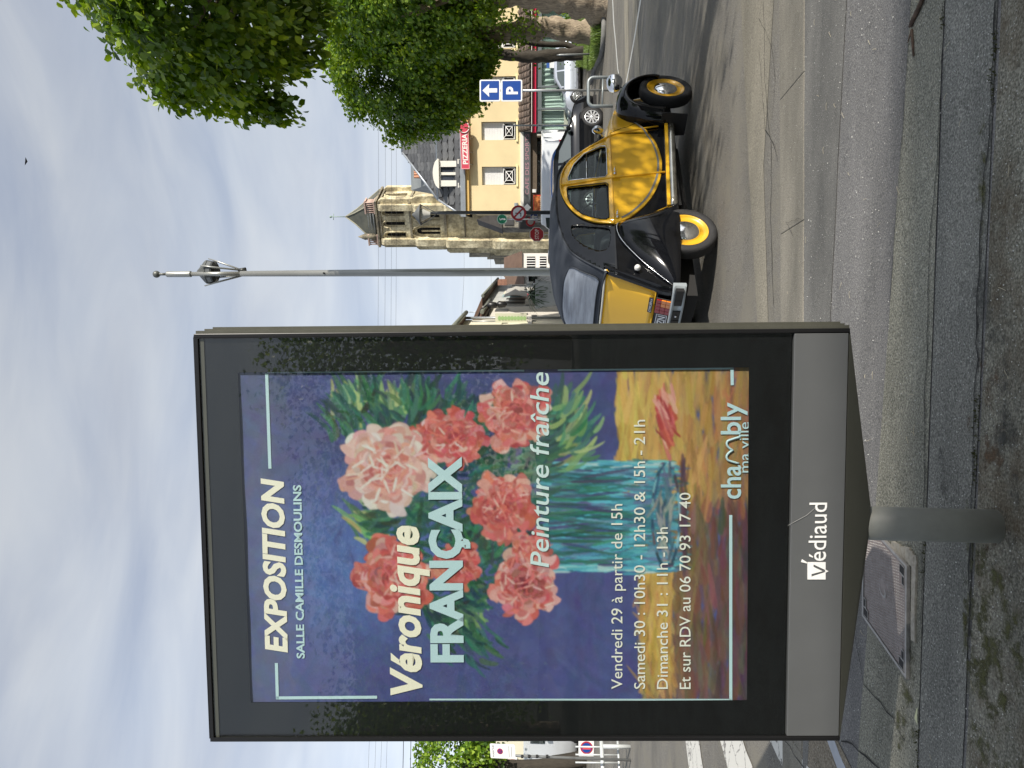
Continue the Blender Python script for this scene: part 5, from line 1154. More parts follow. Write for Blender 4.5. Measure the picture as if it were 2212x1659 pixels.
for X_, w_ in ((1291, .5), (1285, .35)):
    a_, b_ = BH.inv(X_, 905, -1.2); mb = MB(); mb.fbox(BH, a_ - w_, a_ + w_, b_ - 1.2, b_, -1.6, -1.1); ch = mb.build('chimney', mat('orange_brick', (.26, .13, .085), .85, var=.4, scale=6), rr)
    mb = MB()
    for k in (-.25, .1): mb.lathe([(0, .12), (.4, .10)], BH(a_ + k, b_, -1.35), (0, 0, 1), 10)
    mb.build('chimney_pot', mat('terracotta', (.5, .25, .15), .8), ch)

# ------------------------------------------------------------------ church tower
m_st = bpy.data.materials.new('church_stone')
def stone(m, c1, c2, c3, sc):
    m.use_nodes = True; t = m.node_tree; b = t.nodes['Principled BSDF']; L = t.links.new; b.inputs['Roughness'].default_value = .9
    g = N(t, 'ShaderNodeNewGeometry'); n = N(t, 'ShaderNodeTexNoise'); n.inputs['Scale'].default_value = sc; n.inputs['Detail'].default_value = 9; n.inputs['Roughness'].default_value = .68; L(g.outputs['Position'], n.inputs['Vector'])
    r = N(t, 'ShaderNodeValToRGB'); e = r.color_ramp.elements; e[0].position = .33; e[0].color = rgb(c3); e[1].position = .5; e[1].color = rgb(c2); x = e.new(.62); x.color = rgb(c1); L(n.outputs['Fac'], r.inputs[0])
    n2 = N(t, 'ShaderNodeTexNoise'); n2.inputs['Scale'].default_value = sc * 7; n2.inputs['Detail'].default_value = 5; L(g.outputs['Position'], n2.inputs['Vector'])
    r2 = N(t, 'ShaderNodeValToRGB'); e = r2.color_ramp.elements; e[0].position = .35; e[0].color = (.7, .7, .7, 1); e[1].position = .6; e[1].color = (1.1, 1.1, 1.1, 1); L(n2.outputs['Fac'], r2.inputs[0])
    mu = N(t, 'ShaderNodeMix', data_type='RGBA', blend_type='MULTIPLY'); mu.inputs[0].default_value = 1; L(r.outputs[0], mu.inputs[6]); L(r2.outputs[0], mu.inputs[7]); L(mu.outputs[2], b.inputs['Base Color'])
    bp = N(t, 'ShaderNodeBump'); bp.inputs['Strength'].default_value = .5; bp.inputs['Distance'].default_value = .08; L(n2.outputs['Fac'], bp.inputs['Height']); L(bp.outputs[0], b.inputs['Normal']); return m
stone(m_st, 'ddd3b2', 'b8ad8d', '7a725f', .45); m_st2 = stone(bpy.data.materials.new('church_stone_dark'), '9a917a', '7c7564', '4c493f', .5)
TD = 105.0; rot = math.radians(-32.6); tex_ = Vector((math.cos(rot), math.sin(rot), 0)); tn = Vector((math.sin(rot), -math.cos(rot), 0)); 
T0 = at(1221, 1145, TD); T0.z = 0          # front right corner of the shaft
TF_ = Fr(T0, tex_, (0, 0, 1)); TF_.n = tn; TR = Fr(T0, -tn, (0, 0, 1)); TR.n = tex_   # right face: a runs away from us
zt = lambda Y_: TF_.inv(1190, Y_)[1]
TWd = 5.9; gt = G(T0.x, T0.y); ch_ = thing('church_tower', 'gothic stone church tower with short slate spire and double belfry windows', 'church', TF_(-3, gt, -3))
def arched(fr, a0, a1, b0, b1, n=8):       # outline with a pointed head
    c = (a0 + a1) / 2; w = (a1 - a0); sp = b1 - w * .8; P = [(a0, b0), (a1, b0), (a1, sp)]
    for k in range(1, n): t = k / n; P.append((a1 - (w / 2) * (1 - math.cos(t * math.pi / 2)) * 1.0, sp + (b1 - sp) * math.sin(t * math.pi / 2)))
    P.append((c, b1))
    for k in range(n - 1, 0, -1): t = k / n; P.append((a0 + (w / 2) * (1 - math.cos(t * math.pi / 2)), sp + (b1 - sp) * math.sin(t * math.pi / 2)))
    P.append((a0, sp)); return P
topz, l1b, l1t, s1, l2t, l2b, s2 = zt(812), zt(874), zt(827), zt(884), zt(890), zt(950), zt(959)
front_o = [(-TWd * f0_, -TWd * f1_, l1b, l1t) for f0_, f1_ in ((.86, .72), (.58, .44), (.30, .16))] + [(-TWd * .84, -TWd * .56, l2b, l2t), (-TWd * .42, -TWd * .14, l2b, l2t)]
side_o = [(TWd * .30, TWd * .42, l1b, l1t), (TWd * .55, TWd * .67, l1b, l1t), (TWd * .32, TWd * .62, l2b, l2t)]
mb = MB()
mb.poly(TF_, [(-TWd, gt - 1), (0, gt - 1), (0, topz), (-TWd, topz)], -.9, 0, holes=[arched(TF_, *(sorted(o[:2])), o[2], o[3])[::-1] for o in front_o])
mb.poly(TR, [(.0, gt - 1), (TWd, gt - 1), (TWd, topz), (.0, topz)], -.9, -.002, holes=[arched(TR, *o)[::-1] for o in side_o])
mb.fbox(TF_, -TWd, -TWd + .9, gt - 1, topz, -TWd, -.9); mb.fbox(TF_, -TWd + .9, -.9, gt - 1, topz, -TWd, -TWd + .9)
mb.build('shaft', m_st, ch_)
for o in front_o + side_o:                  # moulded surround, dark louvres
    fr = TF_ if o in front_o else TR; q = [*sorted(o[:2]), o[2], o[3]]; w = q[1] - q[0]
    ins = [q[0] + w * .2, q[1] - w * .2, q[2] + .1, q[3] - w * .3]
    mb = MB(); mb.poly(fr, arched(fr, *q), -.45, -.30, holes=[arched(fr, *ins)[::-1]])
    big = (q[3] - q[2]) > 3.9 and w > 1.2
    if big: mb.fbox(fr, (q[0] + q[1]) / 2 - .1, (q[0] + q[1]) / 2 + .1, q[2], q[3] - w * .7, -.44, -.25)
    wd = mb.build('window_tracery', m_st, ch_)
    mb = MB()
    for k in range(9): b_ = ins[2] + (ins[3] - ins[2]) * (k + .3) / 9.5; mb.fbox(fr, ins[0], ins[1], b_, b_ + .12, -.8, -.6)
    mb.fbox(fr, q[0], q[1], q[2], q[3], -.88, -.85); mb.build('louvre', mat('louvre', (.03, .03, .03), .8), wd)
    mb = MB(); e = arched(fr, q[0] - .1, q[1] + .1, q[2], q[3] + .16); mb.tube([fr(a, b_, .04) for a, b_ in e[1:]], .11, 5); mb.build('hood_mould', m_st, ch_)
mb = MB()                                # string courses, cornice
for z_, h_, p_ in ((s1, .30, .22), (s2, .35, .28), (zt(1002), .2, .18), (zt(1078), .2, .18), (topz - .5, .22, .25), (topz, .30, .40)):
    mb = MB(); mb.fbox(TF_, -TWd - p_, p_, z_ - h_, z_, -TWd - p_, p_); mb.build('string_course', m_st2, ch_)
# stepped corner buttresses
def buttress(A, B, fr, nm='buttress'):
    mb = MB()
    for (z0, z1, dpth, wd_) in ((gt - 1, zt(1062), 1.9, 1.15), (zt(1062), zt(960), 1.5, 1.05), (zt(960), zt(893), 1.0, .95), (zt(893), zt(818), .62, .85)):
        mb.fbox(fr, A - wd_ / 2, A + wd_ / 2, z0, z1 - .5, -.2, dpth)
        mb.hexa([fr(A - wd_ / 2, z1 - .5, -.2), fr(A + wd_ / 2, z1 - .5, -.2), fr(A + wd_ / 2, z1 - .5, dpth), fr(A - wd_ / 2, z1 - .5, dpth), fr(A - wd_ / 2, z1 + .2, -.2), fr(A + wd_ / 2, z1 + .2, -.2), fr(A + wd_ / 2, z1 - .1, dpth - .3), fr(A - wd_ / 2, z1 - .1, dpth - .3)])
    return mb.build(nm, m_st, ch_)
buttress(-.45, 0, TF_); buttress(-TWd + .45, 0, TF_); buttress(.45, 0, TR); buttress(TWd - .3, 0, TR)
TL_ = Fr(TF_(-TWd, 0, 0), tn, (0, 0, 1)); TL_.n = -tex_; buttress(-.6, 0, TL_); 
# parapet balusters
m_bal = mat('pinkish_baluster', (.55, .40, .33), .85, var=.3)
for (fr, a0_, a1_) in ((TF_, -TWd - .2, -TWd + 1.4), (TF_, -1.4, .3), (TR, -.1, 1.6)):
    mb = MB(); mb.fbox(fr, a0_, a1_, topz + 1.25, topz + 1.45, -.2, .3); mb.fbox(fr, a0_, a1_, topz + .0, topz + .15, -.2, .32)
    n = 6
    for k in range(n): a_ = a0_ + (a1_ - a0_) * (k + .5) / n; mb.tube([fr(a_, topz + .1, .05), fr(a_, topz + 1.3, .05)], .09, 6)
    mb.build('balustrade', m_bal, ch_)
mb = MB()
for a_, b_ in ((-TWd + 1.4, -1.4),):
    for zz in (.35, .75, 1.1): mb.tube([TF_(a_, topz + zz, .1), TF_(b_, topz + zz, .1)], .035, 5)
mb.build('parapet_rail', steel, ch_)
# spire and cross
ap = TF_(-TWd / 2, zt(735), -TWd / 2); m_sp = mat('spire_slate', (.065, .07, .062), .9, col2=(.11, .112, .09), scale=.6, spec=.2)
e_ = .1; cs = [TF_(-TWd - e_, topz + .2, e_), TF_(e_, topz + .2, e_), TF_(e_, topz + .2, -TWd - e_), TF_(-TWd - e_, topz + .2, -TWd - e_)]
mb = MB(); mid = [c.lerp(ap, .72) + Vector((0, 0, -.25)) for c in cs]; mb.add(cs + mid + [ap], [(0, 1, 5, 4), (1, 2, 6, 5), (2, 3, 7, 6), (3, 0, 4, 7), (4, 5, 8), (5, 6, 8), (6, 7, 8), (7, 4, 8)]); mb.build('spire', m_sp, ch_)
mb = MB(); 
for c, m_, in zip(cs, mid): mb.tube([c, m_, ap], .10, 5)
mb.build('spire_ridge', mat('lichen_stone', (.28, .27, .20), .9), ch_)
mb = MB(); mb.tube([ap, ap + Vector((0, 0, 2.2))], .06, 6); mb.tube([ap + Vector((-.45, 0, 1.75)), ap + Vector((.45, 0, 1.75))], .05, 6); mb.lathe([(0, .12), (.15, .2), (.3, .12)], ap + Vector((0, 0, 2.0)), (0, 0, 1), 8); mb.build('cross', mat('verdigris', (.22, .30, .26), .6), ch_)
for fa in (-.82, ):
    c = TF_(TWd * fa, topz + .2, .0); mb = MB(); mb.tube([c, c + Vector((0, 0, 1.6))], .45, 4); mb.lathe([(1.6, .5), (2.7, .02)], c, (0, 0, 1), 4); mb.build('stair_turret', m_st2, ch_)
# nave and low annexes left of the tower
def block(name, label, cat, X0, X1, Ytop, d, dep, m, Ybot=None, roofm=None, Yroof=None, yaw=0.0, gable=False, **k):
    fr = Fr(at(X0, 1145, d), (1, yaw, 0), (0, 0, 1)); fr.n = -fr.n if fr.n.y > 0 else fr.n; fr.O.z = 0
    a1_ = fr.inv(X1, 1145)[0]; zt_ = fr.inv((X0 + X1) / 2, Ytop)[1]; g_ = G(fr.O.x, fr.O.y); t = thing(name, label, cat, fr(a1_ / 2, g_, -dep / 2))
    mb = MB(); mb.fbox(fr, 0, a1_, g_ - .5, zt_, -dep, 0); mb.build('wall', m, t)
    if roofm:
        zr = fr.inv((X0 + X1) / 2, Yroof)[1]; mb = MB()
        if gable: mb.add([fr(-.15, zt_, .15), fr(a1_ + .15, zt_, .15), fr(a1_ / 2, zr, .15), fr(-.15, zt_, -dep), fr(a1_ + .15, zt_, -dep), fr(a1_ / 2, zr, -dep)], [(0, 1, 2), (3, 5, 4), (0, 2, 5, 3), (1, 4, 5, 2), (0, 3, 4, 1)])
        else: mb.add([fr(-.2, zt_, .3), fr(a1_ + .2, zt_, .3), fr(a1_ + .2, zr, -dep / 2), fr(-.2, zr, -dep / 2), fr(-.2, zt_, -dep - .3), fr(a1_ + .2, zt_, -dep - .3)], [(0, 1, 2, 3), (4, 3, 2, 5), (0, 3, 4), (1, 5, 2), (0, 4, 5, 1)])
        mb.build('roof', roofm, t)
    return t, fr, a1_, zt_, g_
t, fr, a1_, z_, g_ = block('church_aisle', 'low weathered stone aisle with buttress stubs left of the tower foot', 'church', 1109, 1140, 1064, 112, 9, m_st2)
for X_, Yt, w_ in ((1124, 1010, .9), (1116, 1050, .7), (1133, 985, .6)):
    a_, b_ = fr.inv(X_, Yt); mb = MB(); mb.fbox(fr, a_ - w_, a_ + w_, g_ - .5, b_ - 1.2, -3, .6); mb.hexa([fr(a_ - w_, b_ - 1.2, -3), fr(a_ + w_, b_ - 1.2, -3), fr(a_ + w_, b_ - 1.2, .6), fr(a_ - w_, b_ - 1.2, .6), fr(a_ - w_, b_, -3), fr(a_ + w_ * .2, b_, -3), fr(a_ + w_ * .2, b_ - .4, .1), fr(a_ - w_, b_ - .6, .1)]); mb.build('buttress', m_st2, t)
# old stone house with steep dark gable in front of the tower foot
m_old = stone(bpy.data.materials.new('old_grey_stone'), '8c887c', '6d6a61', '454340', 1.1); m_dkr = mat('dark_old_roof', (.055, .05, .047), .8, var=.4, scale=1.5)
t, fr, a1_, z_, g_ = block('old_stone_house', 'small grey stone house with steep dark roof at the foot of the tower', 'house', 1168, 1202, 1085, 74, 2.5, m_old, roofm=m_dkr, Yroof=1030, gable=True)
for k, (X_, Y0_, Y1_) in enumerate(((1172, 1150, 1120), (1184, 1150, 1122), (1180, 1110, 1090))):
    a_, b_ = fr.inv(X_, Y0_); _, b2 = fr.inv(X_, Y1_); mb = MB(); mb.fbox(fr, a_ - .35, a_ + .35, b_, b2, .002, .06); mb.fbox(fr, a_ - .28, a_ + .28, b_ + .08, b2 - .08, .06, .07); mb.build('window', mat('window_grey_dark', (.05, .05, .05), .4), t)
# little white house with brown roof, seen between lamp post and tower
m_wh = mat('house_white', (.66, .64, .60), .8, var=.08); m_brr = mat('brown_roof', (.16, .10, .07), .85, var=.35, scale=.8)
t, fr, a1_, z_, g_ = block('white_house', 'small white house with steep brown roof between tower and lamp post', 'house', 1076, 1112, 1128, 84, 8, m_wh, roofm=m_brr, Yroof=1086)
for X_, Y0_, Y1_ in ((1090, 1156, 1138), (1090, 1180, 1166)):
    a_, b_ = fr.inv(X_, Y0_); _, b2 = fr.inv(X_, Y1_); mb = MB(); mb.fbox(fr, a_ - .75, a_ + .75, b_, b2, .002, .05); w = mb.build('window', mat('window_dark', (.01, .01, .012), .15), t)
    mb = MB()
    for k in range(-2, 3): mb.fbox(fr, a_ + k * .28 - .04, a_ + k * .28 + .04, b_, b2, .05, .09)
    mb.build('window_bars', white, w)
t, fr, a1_, z_, g_ = block('brown_roofed_house', 'low house with brown roof just left of the lamp post', 'house', 1040, 1072, 1132, 80, 8, m_wh, roofm=m_brr, Yroof=1088)
a_, b_ = fr.inv(1046, 1090, -3); mb = MB(); mb.fbox(fr, a_ - .6, a_ + .6, b_ - 1, b_ + .9, -4.5, -3.6); ch = mb.build('chimney', mat('orange_brick', (.26, .13, .085), .85, var=.4, scale=6), t)
for X_, c_ in ((1060, white), (1054, mat('sign_red2', (.5, .06, .05), .5)), (1049, white)):
    a_, b_ = fr.inv(X_, 1142); mb = MB(); mb.fbox(fr, a_ - .35, a_ + .35, b_ - .9, b_, .3, .36); mb.build('shop_sign', c_, t)
# ------------------------------------------------------------------ receding street of houses left of the lamp post
SD = Vector((.187, 1, 0)).normalized(); S0 = Vector((2.81 - .187 * 37, 0, 0))
SFm = Fr(S0, SD, (0, 0, 1)); SFm.n = Vector((SD.y, -SD.x, 0))     # a runs away along the street, o out into the street (to the right)
sa = lambda X_, o=0: SFm.inv(X_, 1145, o)[0]
m_h1 = mat('cream_wall', (.62, .59, .46), .85, var=.12, scale=.6); m_h2 = mat('ivory_wall', (.60, .57, .50), .85, var=.15, scale=.6); m_h3 = mat('grey_wall', (.42, .43, .41), .85, var=.2, scale=.5)
def house(label, X0, X1, Ye, m, Yr=None, name='street_house', lip=.35):
    A0, A1 = sa(X0), sa(X1); ze = SFm.inv(X0, Ye)[1]; P = SFm((A0 + A1) / 2, 0, -3); g_ = G(P.x, P.y)
    t = thing(name, label, 'house', (P.x, P.y, g_)); mb = MB(); mb.fbox(SFm, A0, A1 - .03, g_ - 1, ze, -8, 0); mb.build('wall', m, t)
    mb = MB(); zr = ze + 2.0; mb.add([SFm(A0, ze, lip), SFm(A1 - .03, ze, lip), SFm(A1 - .03, zr, -4), SFm(A0, zr, -4), SFm(A0, ze, -8.3), SFm(A1 - .03, ze, -8.3)], [(0, 3, 2, 1), (4, 5, 2, 3), (0, 4, 3), (1, 2, 5), (0, 1, 5, 4)])
    rf_ = mb.build('roof', m_brr, t); mb = MB(); mb.tube([SFm(A0, ze - .03, lip + .05), SFm(A1 - .03, ze - .03, lip + .05)], .11, 8); mb.build('gutter', mat('green_gutter', (.14, .15, .12), .5), t)
    return t, A0, A1, ze, g_, rf_
t1, A0, A1, ze, g_, r1 = house('cream house with green gutter beside the panel, nearest of the street row', 930, 968.5, 975, m_h1)
for X_ in (955.5, 960): pass
mb = MB(); a_ = sa(967.5); mb.tube([SFm(a_, ze, .12), SFm(a_, g_, .12)], .07, 8); mb.build('downpipe', steel, t1)
for b0_, b1_ in ((3.05, 4.6), (1.35, 2.75)):
    mb = MB(); a_ = sa(958); mb.fbox(SFm, a_ - .45, a_ + .5, b0_, b1_, .002, .06); mb.build('closed_shutter', m_h1, t1); mb = MB(); mb.tube([SFm(a_ + .45, b0_, .12), SFm(a_ + .45, b1_, .12)], .03, 5); mb.build('shutter_rod', steel, t1)
mb = MB(); mb.fbox(SFm, A0, A1 - .05, ci(1300, 1143)[1] * 0 + 1.55, 1.75, .002, .16); mb.build('string_course', m_h2, t1)
t2, A0, A1, ze, g_, r2 = house('ivory rendered house with brick chimney stack and two wall lanterns', 968.6, 998, 1040, m_h2)
mb = MB(); a_, b_ = SFm.inv(988, 1040, -2.2)[0], 0
cA = (A0 + A1) / 2; mb.fbox(SFm, cA - 1.2, cA + 1.6, ze - .1, ze + 1.9, -2.6, -1.5); ch = mb.build('chimney', mat('brown_brick', (.20, .105, .07), .85, var=.4, scale=5), t2)
mb = MB(); mb.fbox(SFm, cA - 1.3, cA + 1.7, ze + 1.9, ze + 2.1, -2.7, -1.4); mb.build('chimney_cap', m_st2, ch)
for k in range(4):
    mb = MB(); mb.lathe([(0, .16), (.5, .13), (.52, .16)], SFm(cA - .8 + .65 * k, ze + 2.1, -2.05), (0, 0, 1), 10); mb.build('chimney_pot', mat('terracotta', (.5, .25, .15), .8), ch)
for X_, Y_ in ((972, 1052), (974, 1072)):
    a_, b_ = SFm.inv(X_, Y_); mb = MB(); mb.tube([SFm(a_, b_ + .5, 0), SFm(a_ - .1, b_ + .3, .5), SFm(a_ - .1, b_, .7)], .05, 5); mb.lathe([(0, .05), (-.15, .2), (-.5, .16), (-.6, .03)], SFm(a_ - .1, b_, .7), (0, 0, 1), 8); one('wall_lantern', mb, black, 'black wall lantern on the ivory house, %s of two' % ('upper' if Y_ < 1060 else 'lower'), 'lantern', 'wall lanterns', SFm(a_, b_, 0))
for X_, Y0_, Y1_, w_ in ((980, 1140, 1124, .3), (976, 1160, 1148, .3), (988, 1098, 1070, .7)):
    a_, b_ = SFm.inv(X_, Y0_); _, b2 = SFm.inv(X_, Y1_); mb = MB(); mb.fbox(SFm, a_ - w_, a_ + w_, b_, b2, .002, .05); mb.build('window', mat('window_grey_dark', (.05, .05, .05), .4), t2)
t3, A0, A1, ze, g_, r3 = house('long shop row with dark overhanging eaves, banner and grey sheeted scaffold', 998.2, 1043, 1042, m_h3, lip=.6)
cols = [m_h2, m_h3, mat('teal_render', (.24, .33, .33), .8), m_h1, mat('pale_render', (.5, .48, .44), .8), m_h3, m_h2]
for k in range(7):
    a_, c = A0 + (A1 - A0) * k / 7, A0 + (A1 - A0) * (k + 1) / 7
    mb = MB(); mb.fbox(SFm, a_ + .1, c - .1, ze - 3.0, ze - 1.0, .002, .08); p_ = mb.build('upper_panel', cols[k], t3)
    mb = MB(); mb.fbox(SFm, a_ + (c - a_) * .3, a_ + (c - a_) * .6, ze - 2.8, ze - 1.4, .08, .12); mb.build('window', mat('window_grey_dark', (.05, .05, .05), .4), p_)
    mb = MB(); mb.fbox(SFm, a_ + .2, c - .2, g_, g_ + 2.4, .002, .10); mb.build('shopfront', random.choice([mat('shop_black', (.02, .02, .022), .3), mat('shop_brown', (.10, .07, .05), .5), mat('shop_teal', (.12, .16, .17), .5)]), t3)
    mb = MB(); mb.fbox(SFm, a_ + .1, c - .1, g_ + 2.5, g_ + 3.1, .002, .35); mb.build('shop_sign', random.choice([white, mat('sign_red', rgb('c8485a')), m_h2, mat('shop_teal', (.12, .16, .17), .5)]), t3)
a_ = sa(1003, 1.0); b0_, b1_ = SFm.inv(1003, 1138, 1.0)[1], SFm.inv(1003, 1070, 1.0)[1]; mb = MB(); mb.fbox(SFm, a_ - .06, a_ + .06, b0_, b1_, .05, .52)
bn = one('banner', mb, mat('banner_cream', (.50, .50, .38), .6), 'tall cream banner with green marks hanging over the street', 'banner', base=SFm(a_, b0_, .05)); 
mb = MB()
for k in range(9):
    z = b0_ + (b1_ - b0_) * (k + .7) / 10; mb.poly(Fr(SFm(a_ - .065, z, .28), SFm.n, (0, 0, 1), -SD), [(.12 * math.cos(q), .09 * math.sin(q)) for q in np.linspace(0, 6.28, 6 + k % 3)[:-1]], 0, .012)
mb.build('banner_mark', mat('banner_green', (.25, .38, .16), .6), bn)
a_ = sa(1030, .6); mb = MB(); rings = []
b1_ = SFm.inv(1028, 1092, .6)[1]; b0_ = SFm.inv(1028, 1135, .6)[1]; aa, ab = sa(1018, .6), sa(1037, .6)
for k in range(21):
    q = aa + (ab - aa) * k / 20; rings.append([SFm(q, b0_ + .15 * math.sin(k), .6 + .12 * math.sin(k * 1.3)), SFm(q, (b0_ + b1_) / 2, .75 + .1 * math.sin(k * .9)), SFm(q, b1_, .55)])
mb.loft(rings, closed=False); one('scaffold_sheet', mb, mat('sheet_grey', (.38, .37, .34), .8, var=.2), 'wrinkled grey protective sheet hung on the shop row front', 'sheeting', base=SFm(aa, b0_, .6), fix=False)
# a big potted palm on a balcony ledge
pc = SFm(sa(1024, 2.0), 0, 2.0); pc.z = at(1024, 1156, pc.y).z; pl_ = thing('palm_plant', 'bushy green palm in a grey pot over the dark shopfront', 'plant', pc)
mb = MB(); mb.lathe([(0, .45), (.9, .6), (.9, .5), (.2, .4)], pc + Vector((0, 0, -.9)), (0, 0, 1), 12); mb.build('pot', m_h3, pl_)
mb = MB()
for k in range(170):
    A = random.random() * 6.28; E_ = random.uniform(.1, 1.4); L_ = random.uniform(.5, 1.0); w = .05; pp_ = []
    for j in range(5):
        s_ = j / 4; r_ = L_ * s_ * math.cos(E_ - s_ * .9); z = L_ * s_ * math.sin(E_) - .7 * s_ * s_; c = pc + Vector((math.cos(A) * r_, math.sin(A) * r_, z)); sd_ = Vector((-math.sin(A), math.cos(A), 0)) * w * (1 - s_ * .8); pp_.append([c - sd_, c + sd_])
    mb.loft(pp_, closed=False)
mb.build('fronds', mat('palm_green', (.05, .09, .035), .6, var=.5, scale=3), pl_, fix=False)
for (X_, Y0_, Y1_) in ((985, 985 + 30, 1040), (1038, 1058, 1078)):
    a_ = sa(X_, -2); zb = SFm.inv(X_, Y1_, -2)[1]; zt_ = SFm.inv(X_, Y0_, -2)[1]; mb = MB(); mb.tube([SFm(a_, zb, -2), SFm(a_, zt_, -2)], .03, 5)
    for q in (.0, .25, .5): mb.tube([SFm(a_ - .5 + q * .3, zt_ - q, -2), SFm(a_ + .5 - q * .3, zt_ - q, -2)], .02, 4)
    one('roof_aerial', mb, steel, 'thin television aerial on the %s roof' % ('chimney house' if X_ < 1000 else 'shop row'), 'aerial', base=SFm(a_, zb, -2))

# ------------------------------------------------------------------ far left strip: house, sign, vans, railings
block('cream_corner_house', 'cream house with red shuttered window at the left edge', 'house', -40, 90, 1051, 46, 8, m_h1)
hf = Fr(at(-40, 1145, 46), (1, 0, 0), (0, 0, 1)); hf.n = Vector((0, -1, 0)); hf.O.z = 0; hh_ = bpy.data.objects['cream_corner_house']
q0, q1 = hf.inv(-6, 1112), hf.inv(20, 1075); mb = MB(); mb.fbox(hf, q0[0], q1[0], q0[1], q1[1], .002, .05); w = mb.build('window', mat('red_shutter', (.20, .03, .035), .6), hh_)
mb = MB(); mb.fbox(hf, q0[0] - .1, q1[0] + .1, q0[1] - .15, q0[1], .002, .15); mb.fbox(hf, q0[0] + .5, q0[0] + .6, q0[1], q1[1], .05, .1); mb.fbox(hf, q1[0] - .1, q1[0], q0[1], q1[1], .05, .1); mb.build('window_frame', white, w)
q0, q1 = hf.inv(-10, 1262), hf.inv(60, 1164); mb = MB(); mb.fbox(hf, q0[0], q1[0], q0[1], q1[1], .002, .06)
gd = mb.build('garage_door', mat('garage_grey', (.40, .41, .40), .6), hh_)
for k in range(5):
    z = q0[1] + (q1[1] - q0[1]) * (k + .5) / 5; mb = MB(); mb.fbox(hf, q0[0] + .05, q1[0] - .05, z - .18, z + .18, .06, .08); mb.build('door_panel', mat('garage_grey', (.40, .41, .40), .6), gd)
# ------------------------------------------------------------------ lamp post
m_post = mat('grey_green_post', (.34, .345, .32), .34, .55, var=.08, scale=3)
lb = at(1072.5, 1190, 13.0); lb.z = G(lb.x, lb.y); tz = at(1069, 345, 13.0).z; lx = lb.x - .012
lp = thing('lamp_post', 'tall grey lamp post with ball finial and side lantern above the car roof', 'street lamp', lb)
zz = lambda Y_: at(1070, Y_, 13.0).z; lc = lambda z: Vector((lb.x - .02 * (z - lb.z) / 7, lb.y, z))
cl_ = zz(520)
mb = MB(); mb.tube([lc(lb.z - .1), lc(lb.z + .9), lc(lb.z + .95), lc(zz(1000)), lc(cl_)], [.095, .09, .072, .070, .048], 24); mb.tube([lc(cl_), lc(zz(412))], [.040, .038], 20); mb.build('pole', m_post, lp)
mb = MB(); mb.tube([lc(zz(413)), lc(zz(411)), lc(zz(362)), lc(zz(360))], [.050, .054, .052, .046], 20); mb.build('top_sleeve', m_post, lp)
mb = MB(); c = lc(zz(338) - .0); r = .062; mb.lathe([(-.075, .02), (-.06, .03)] + [(r * math.sin(a), r * math.cos(a)) for a in np.linspace(-1.3, 1.57, 10)], c, (0, 0, 1), 20); mb.tube([lc(zz(361)), c], .022, 10); mb.build('ball_finial', mat('lantern_hat_grey', (.12, .125, .115), .45, .4), lp)
# lantern hangs just in front of the pole
lo = lc(0) + Vector((.035, .17, 0)); zl = zz(441); dkm = mat('lantern_dark_grey', (.05, .053, .05), .4, .4)
mb = MB(); C8 = lambda z, r, off=.0: [Vector((lo.x + r * math.cos(a + .3), lo.y + r * math.sin(a + .3), z)) for a in np.linspace(0, 2 * math.pi, 9)[:-1]]
mb.loft([C8(zz(418), .04), C8(zz(421), .06), C8(zz(436), .19), C8(zz(441), .22), C8(zz(443), .22)], sm=False); mb.build('lantern_hat', mat('lantern_hat_grey', (.12, .125, .115), .45, .4), lp)
mb = MB(); mb.loft([C8(zz(443), .215), C8(zz(456), .20), C8(zz(461), .14)], sm=False); mb.build('lantern_body', dkm, lp)
mb = MB()
for k in range(8):
    a, b_ = C8(zz(445), .217)[k], C8(zz(445), .217)[(k + 1) % 8]; a2, b2 = C8(zz(453), .208)[k], C8(zz(453), .208)[(k + 1) % 8]
    mb.add([a.lerp(b_, .15), a.lerp(b_, .85), a2.lerp(b2, .85), a2.lerp(b2, .15)], [(0, 1, 2, 3)])
mb.build('lantern_glass', mat('lantern_pane', (.12, .125, .12), .15, coat=.6), lp, fix=False)
mb = MB()
for k in (0, 2, 4, 6):
    p = C8(zz(437), .262)[k]; q = C8(zz(460), .20)[k]; e = lc(zz(520)) + Vector((.07 if p.x > lo.x else -.02, .08, 0))
    mb.tube([p, q, e], [.010, .017, .017], 6)
mb.build('bracket_strut', m_post, lp)
mb = MB(); mb.tube([lc(zz(512)) + Vector((.07, .06, 0)), lc(zz(528)) + Vector((.075, .06, 0))], [.03, .045], 10); mb.tube([lc(zz(412)), lc(zz(412)) + Vector((.03, .17, -.04))], .02, 8); mb.build('clamp', dkm, lp)
mb = MB(); mb.lathe([(0, .016), (.03, .015)], lc(zz(702)) + Vector((-.01, -.055, 0)), (0, -1, 0), 10); mb.build('cable_hole', dark, lp)
# ------------------------------------------------------------------ road signs
m_blue = mat('sign_blue', rgb('093f8c'), .35, coat=.3); m_sw = mat('sign_white', (.74, .75, .74), .4, coat=.3); m_red = mat('sign_red_bright', rgb('a51f2c'), .4, coat=.3); m_back = mat('sign_rim_grey', (.45, .47, .48), .4, .3)
def face(C_, yaw=0.0): f_ = Fr(C_, (math.cos(yaw), math.sin(yaw), 0), (0, 0, 1)); f_.n = Vector((math.sin(yaw), -math.cos(yaw), 0)); return f_
def rrect(w, h, r, n=5):
    P = []
    for cx_, cy_, a0_ in ((w - r, h - r, 0), (-w + r, h - r, 90), (-w + r, -h + r, 180), (w - r, -h + r, 270)):
        for k in range(n): a = math.radians(a0_ + 90 * k / (n - 1)); P.append((cx_ + r * math.cos(a), cy_ + r * math.sin(a)))
    return P
circ = lambda r, n=36: [(r * math.cos(a), r * math.sin(a)) for a in np.linspace(0, 2 * math.pi, n + 1)[:-1]]
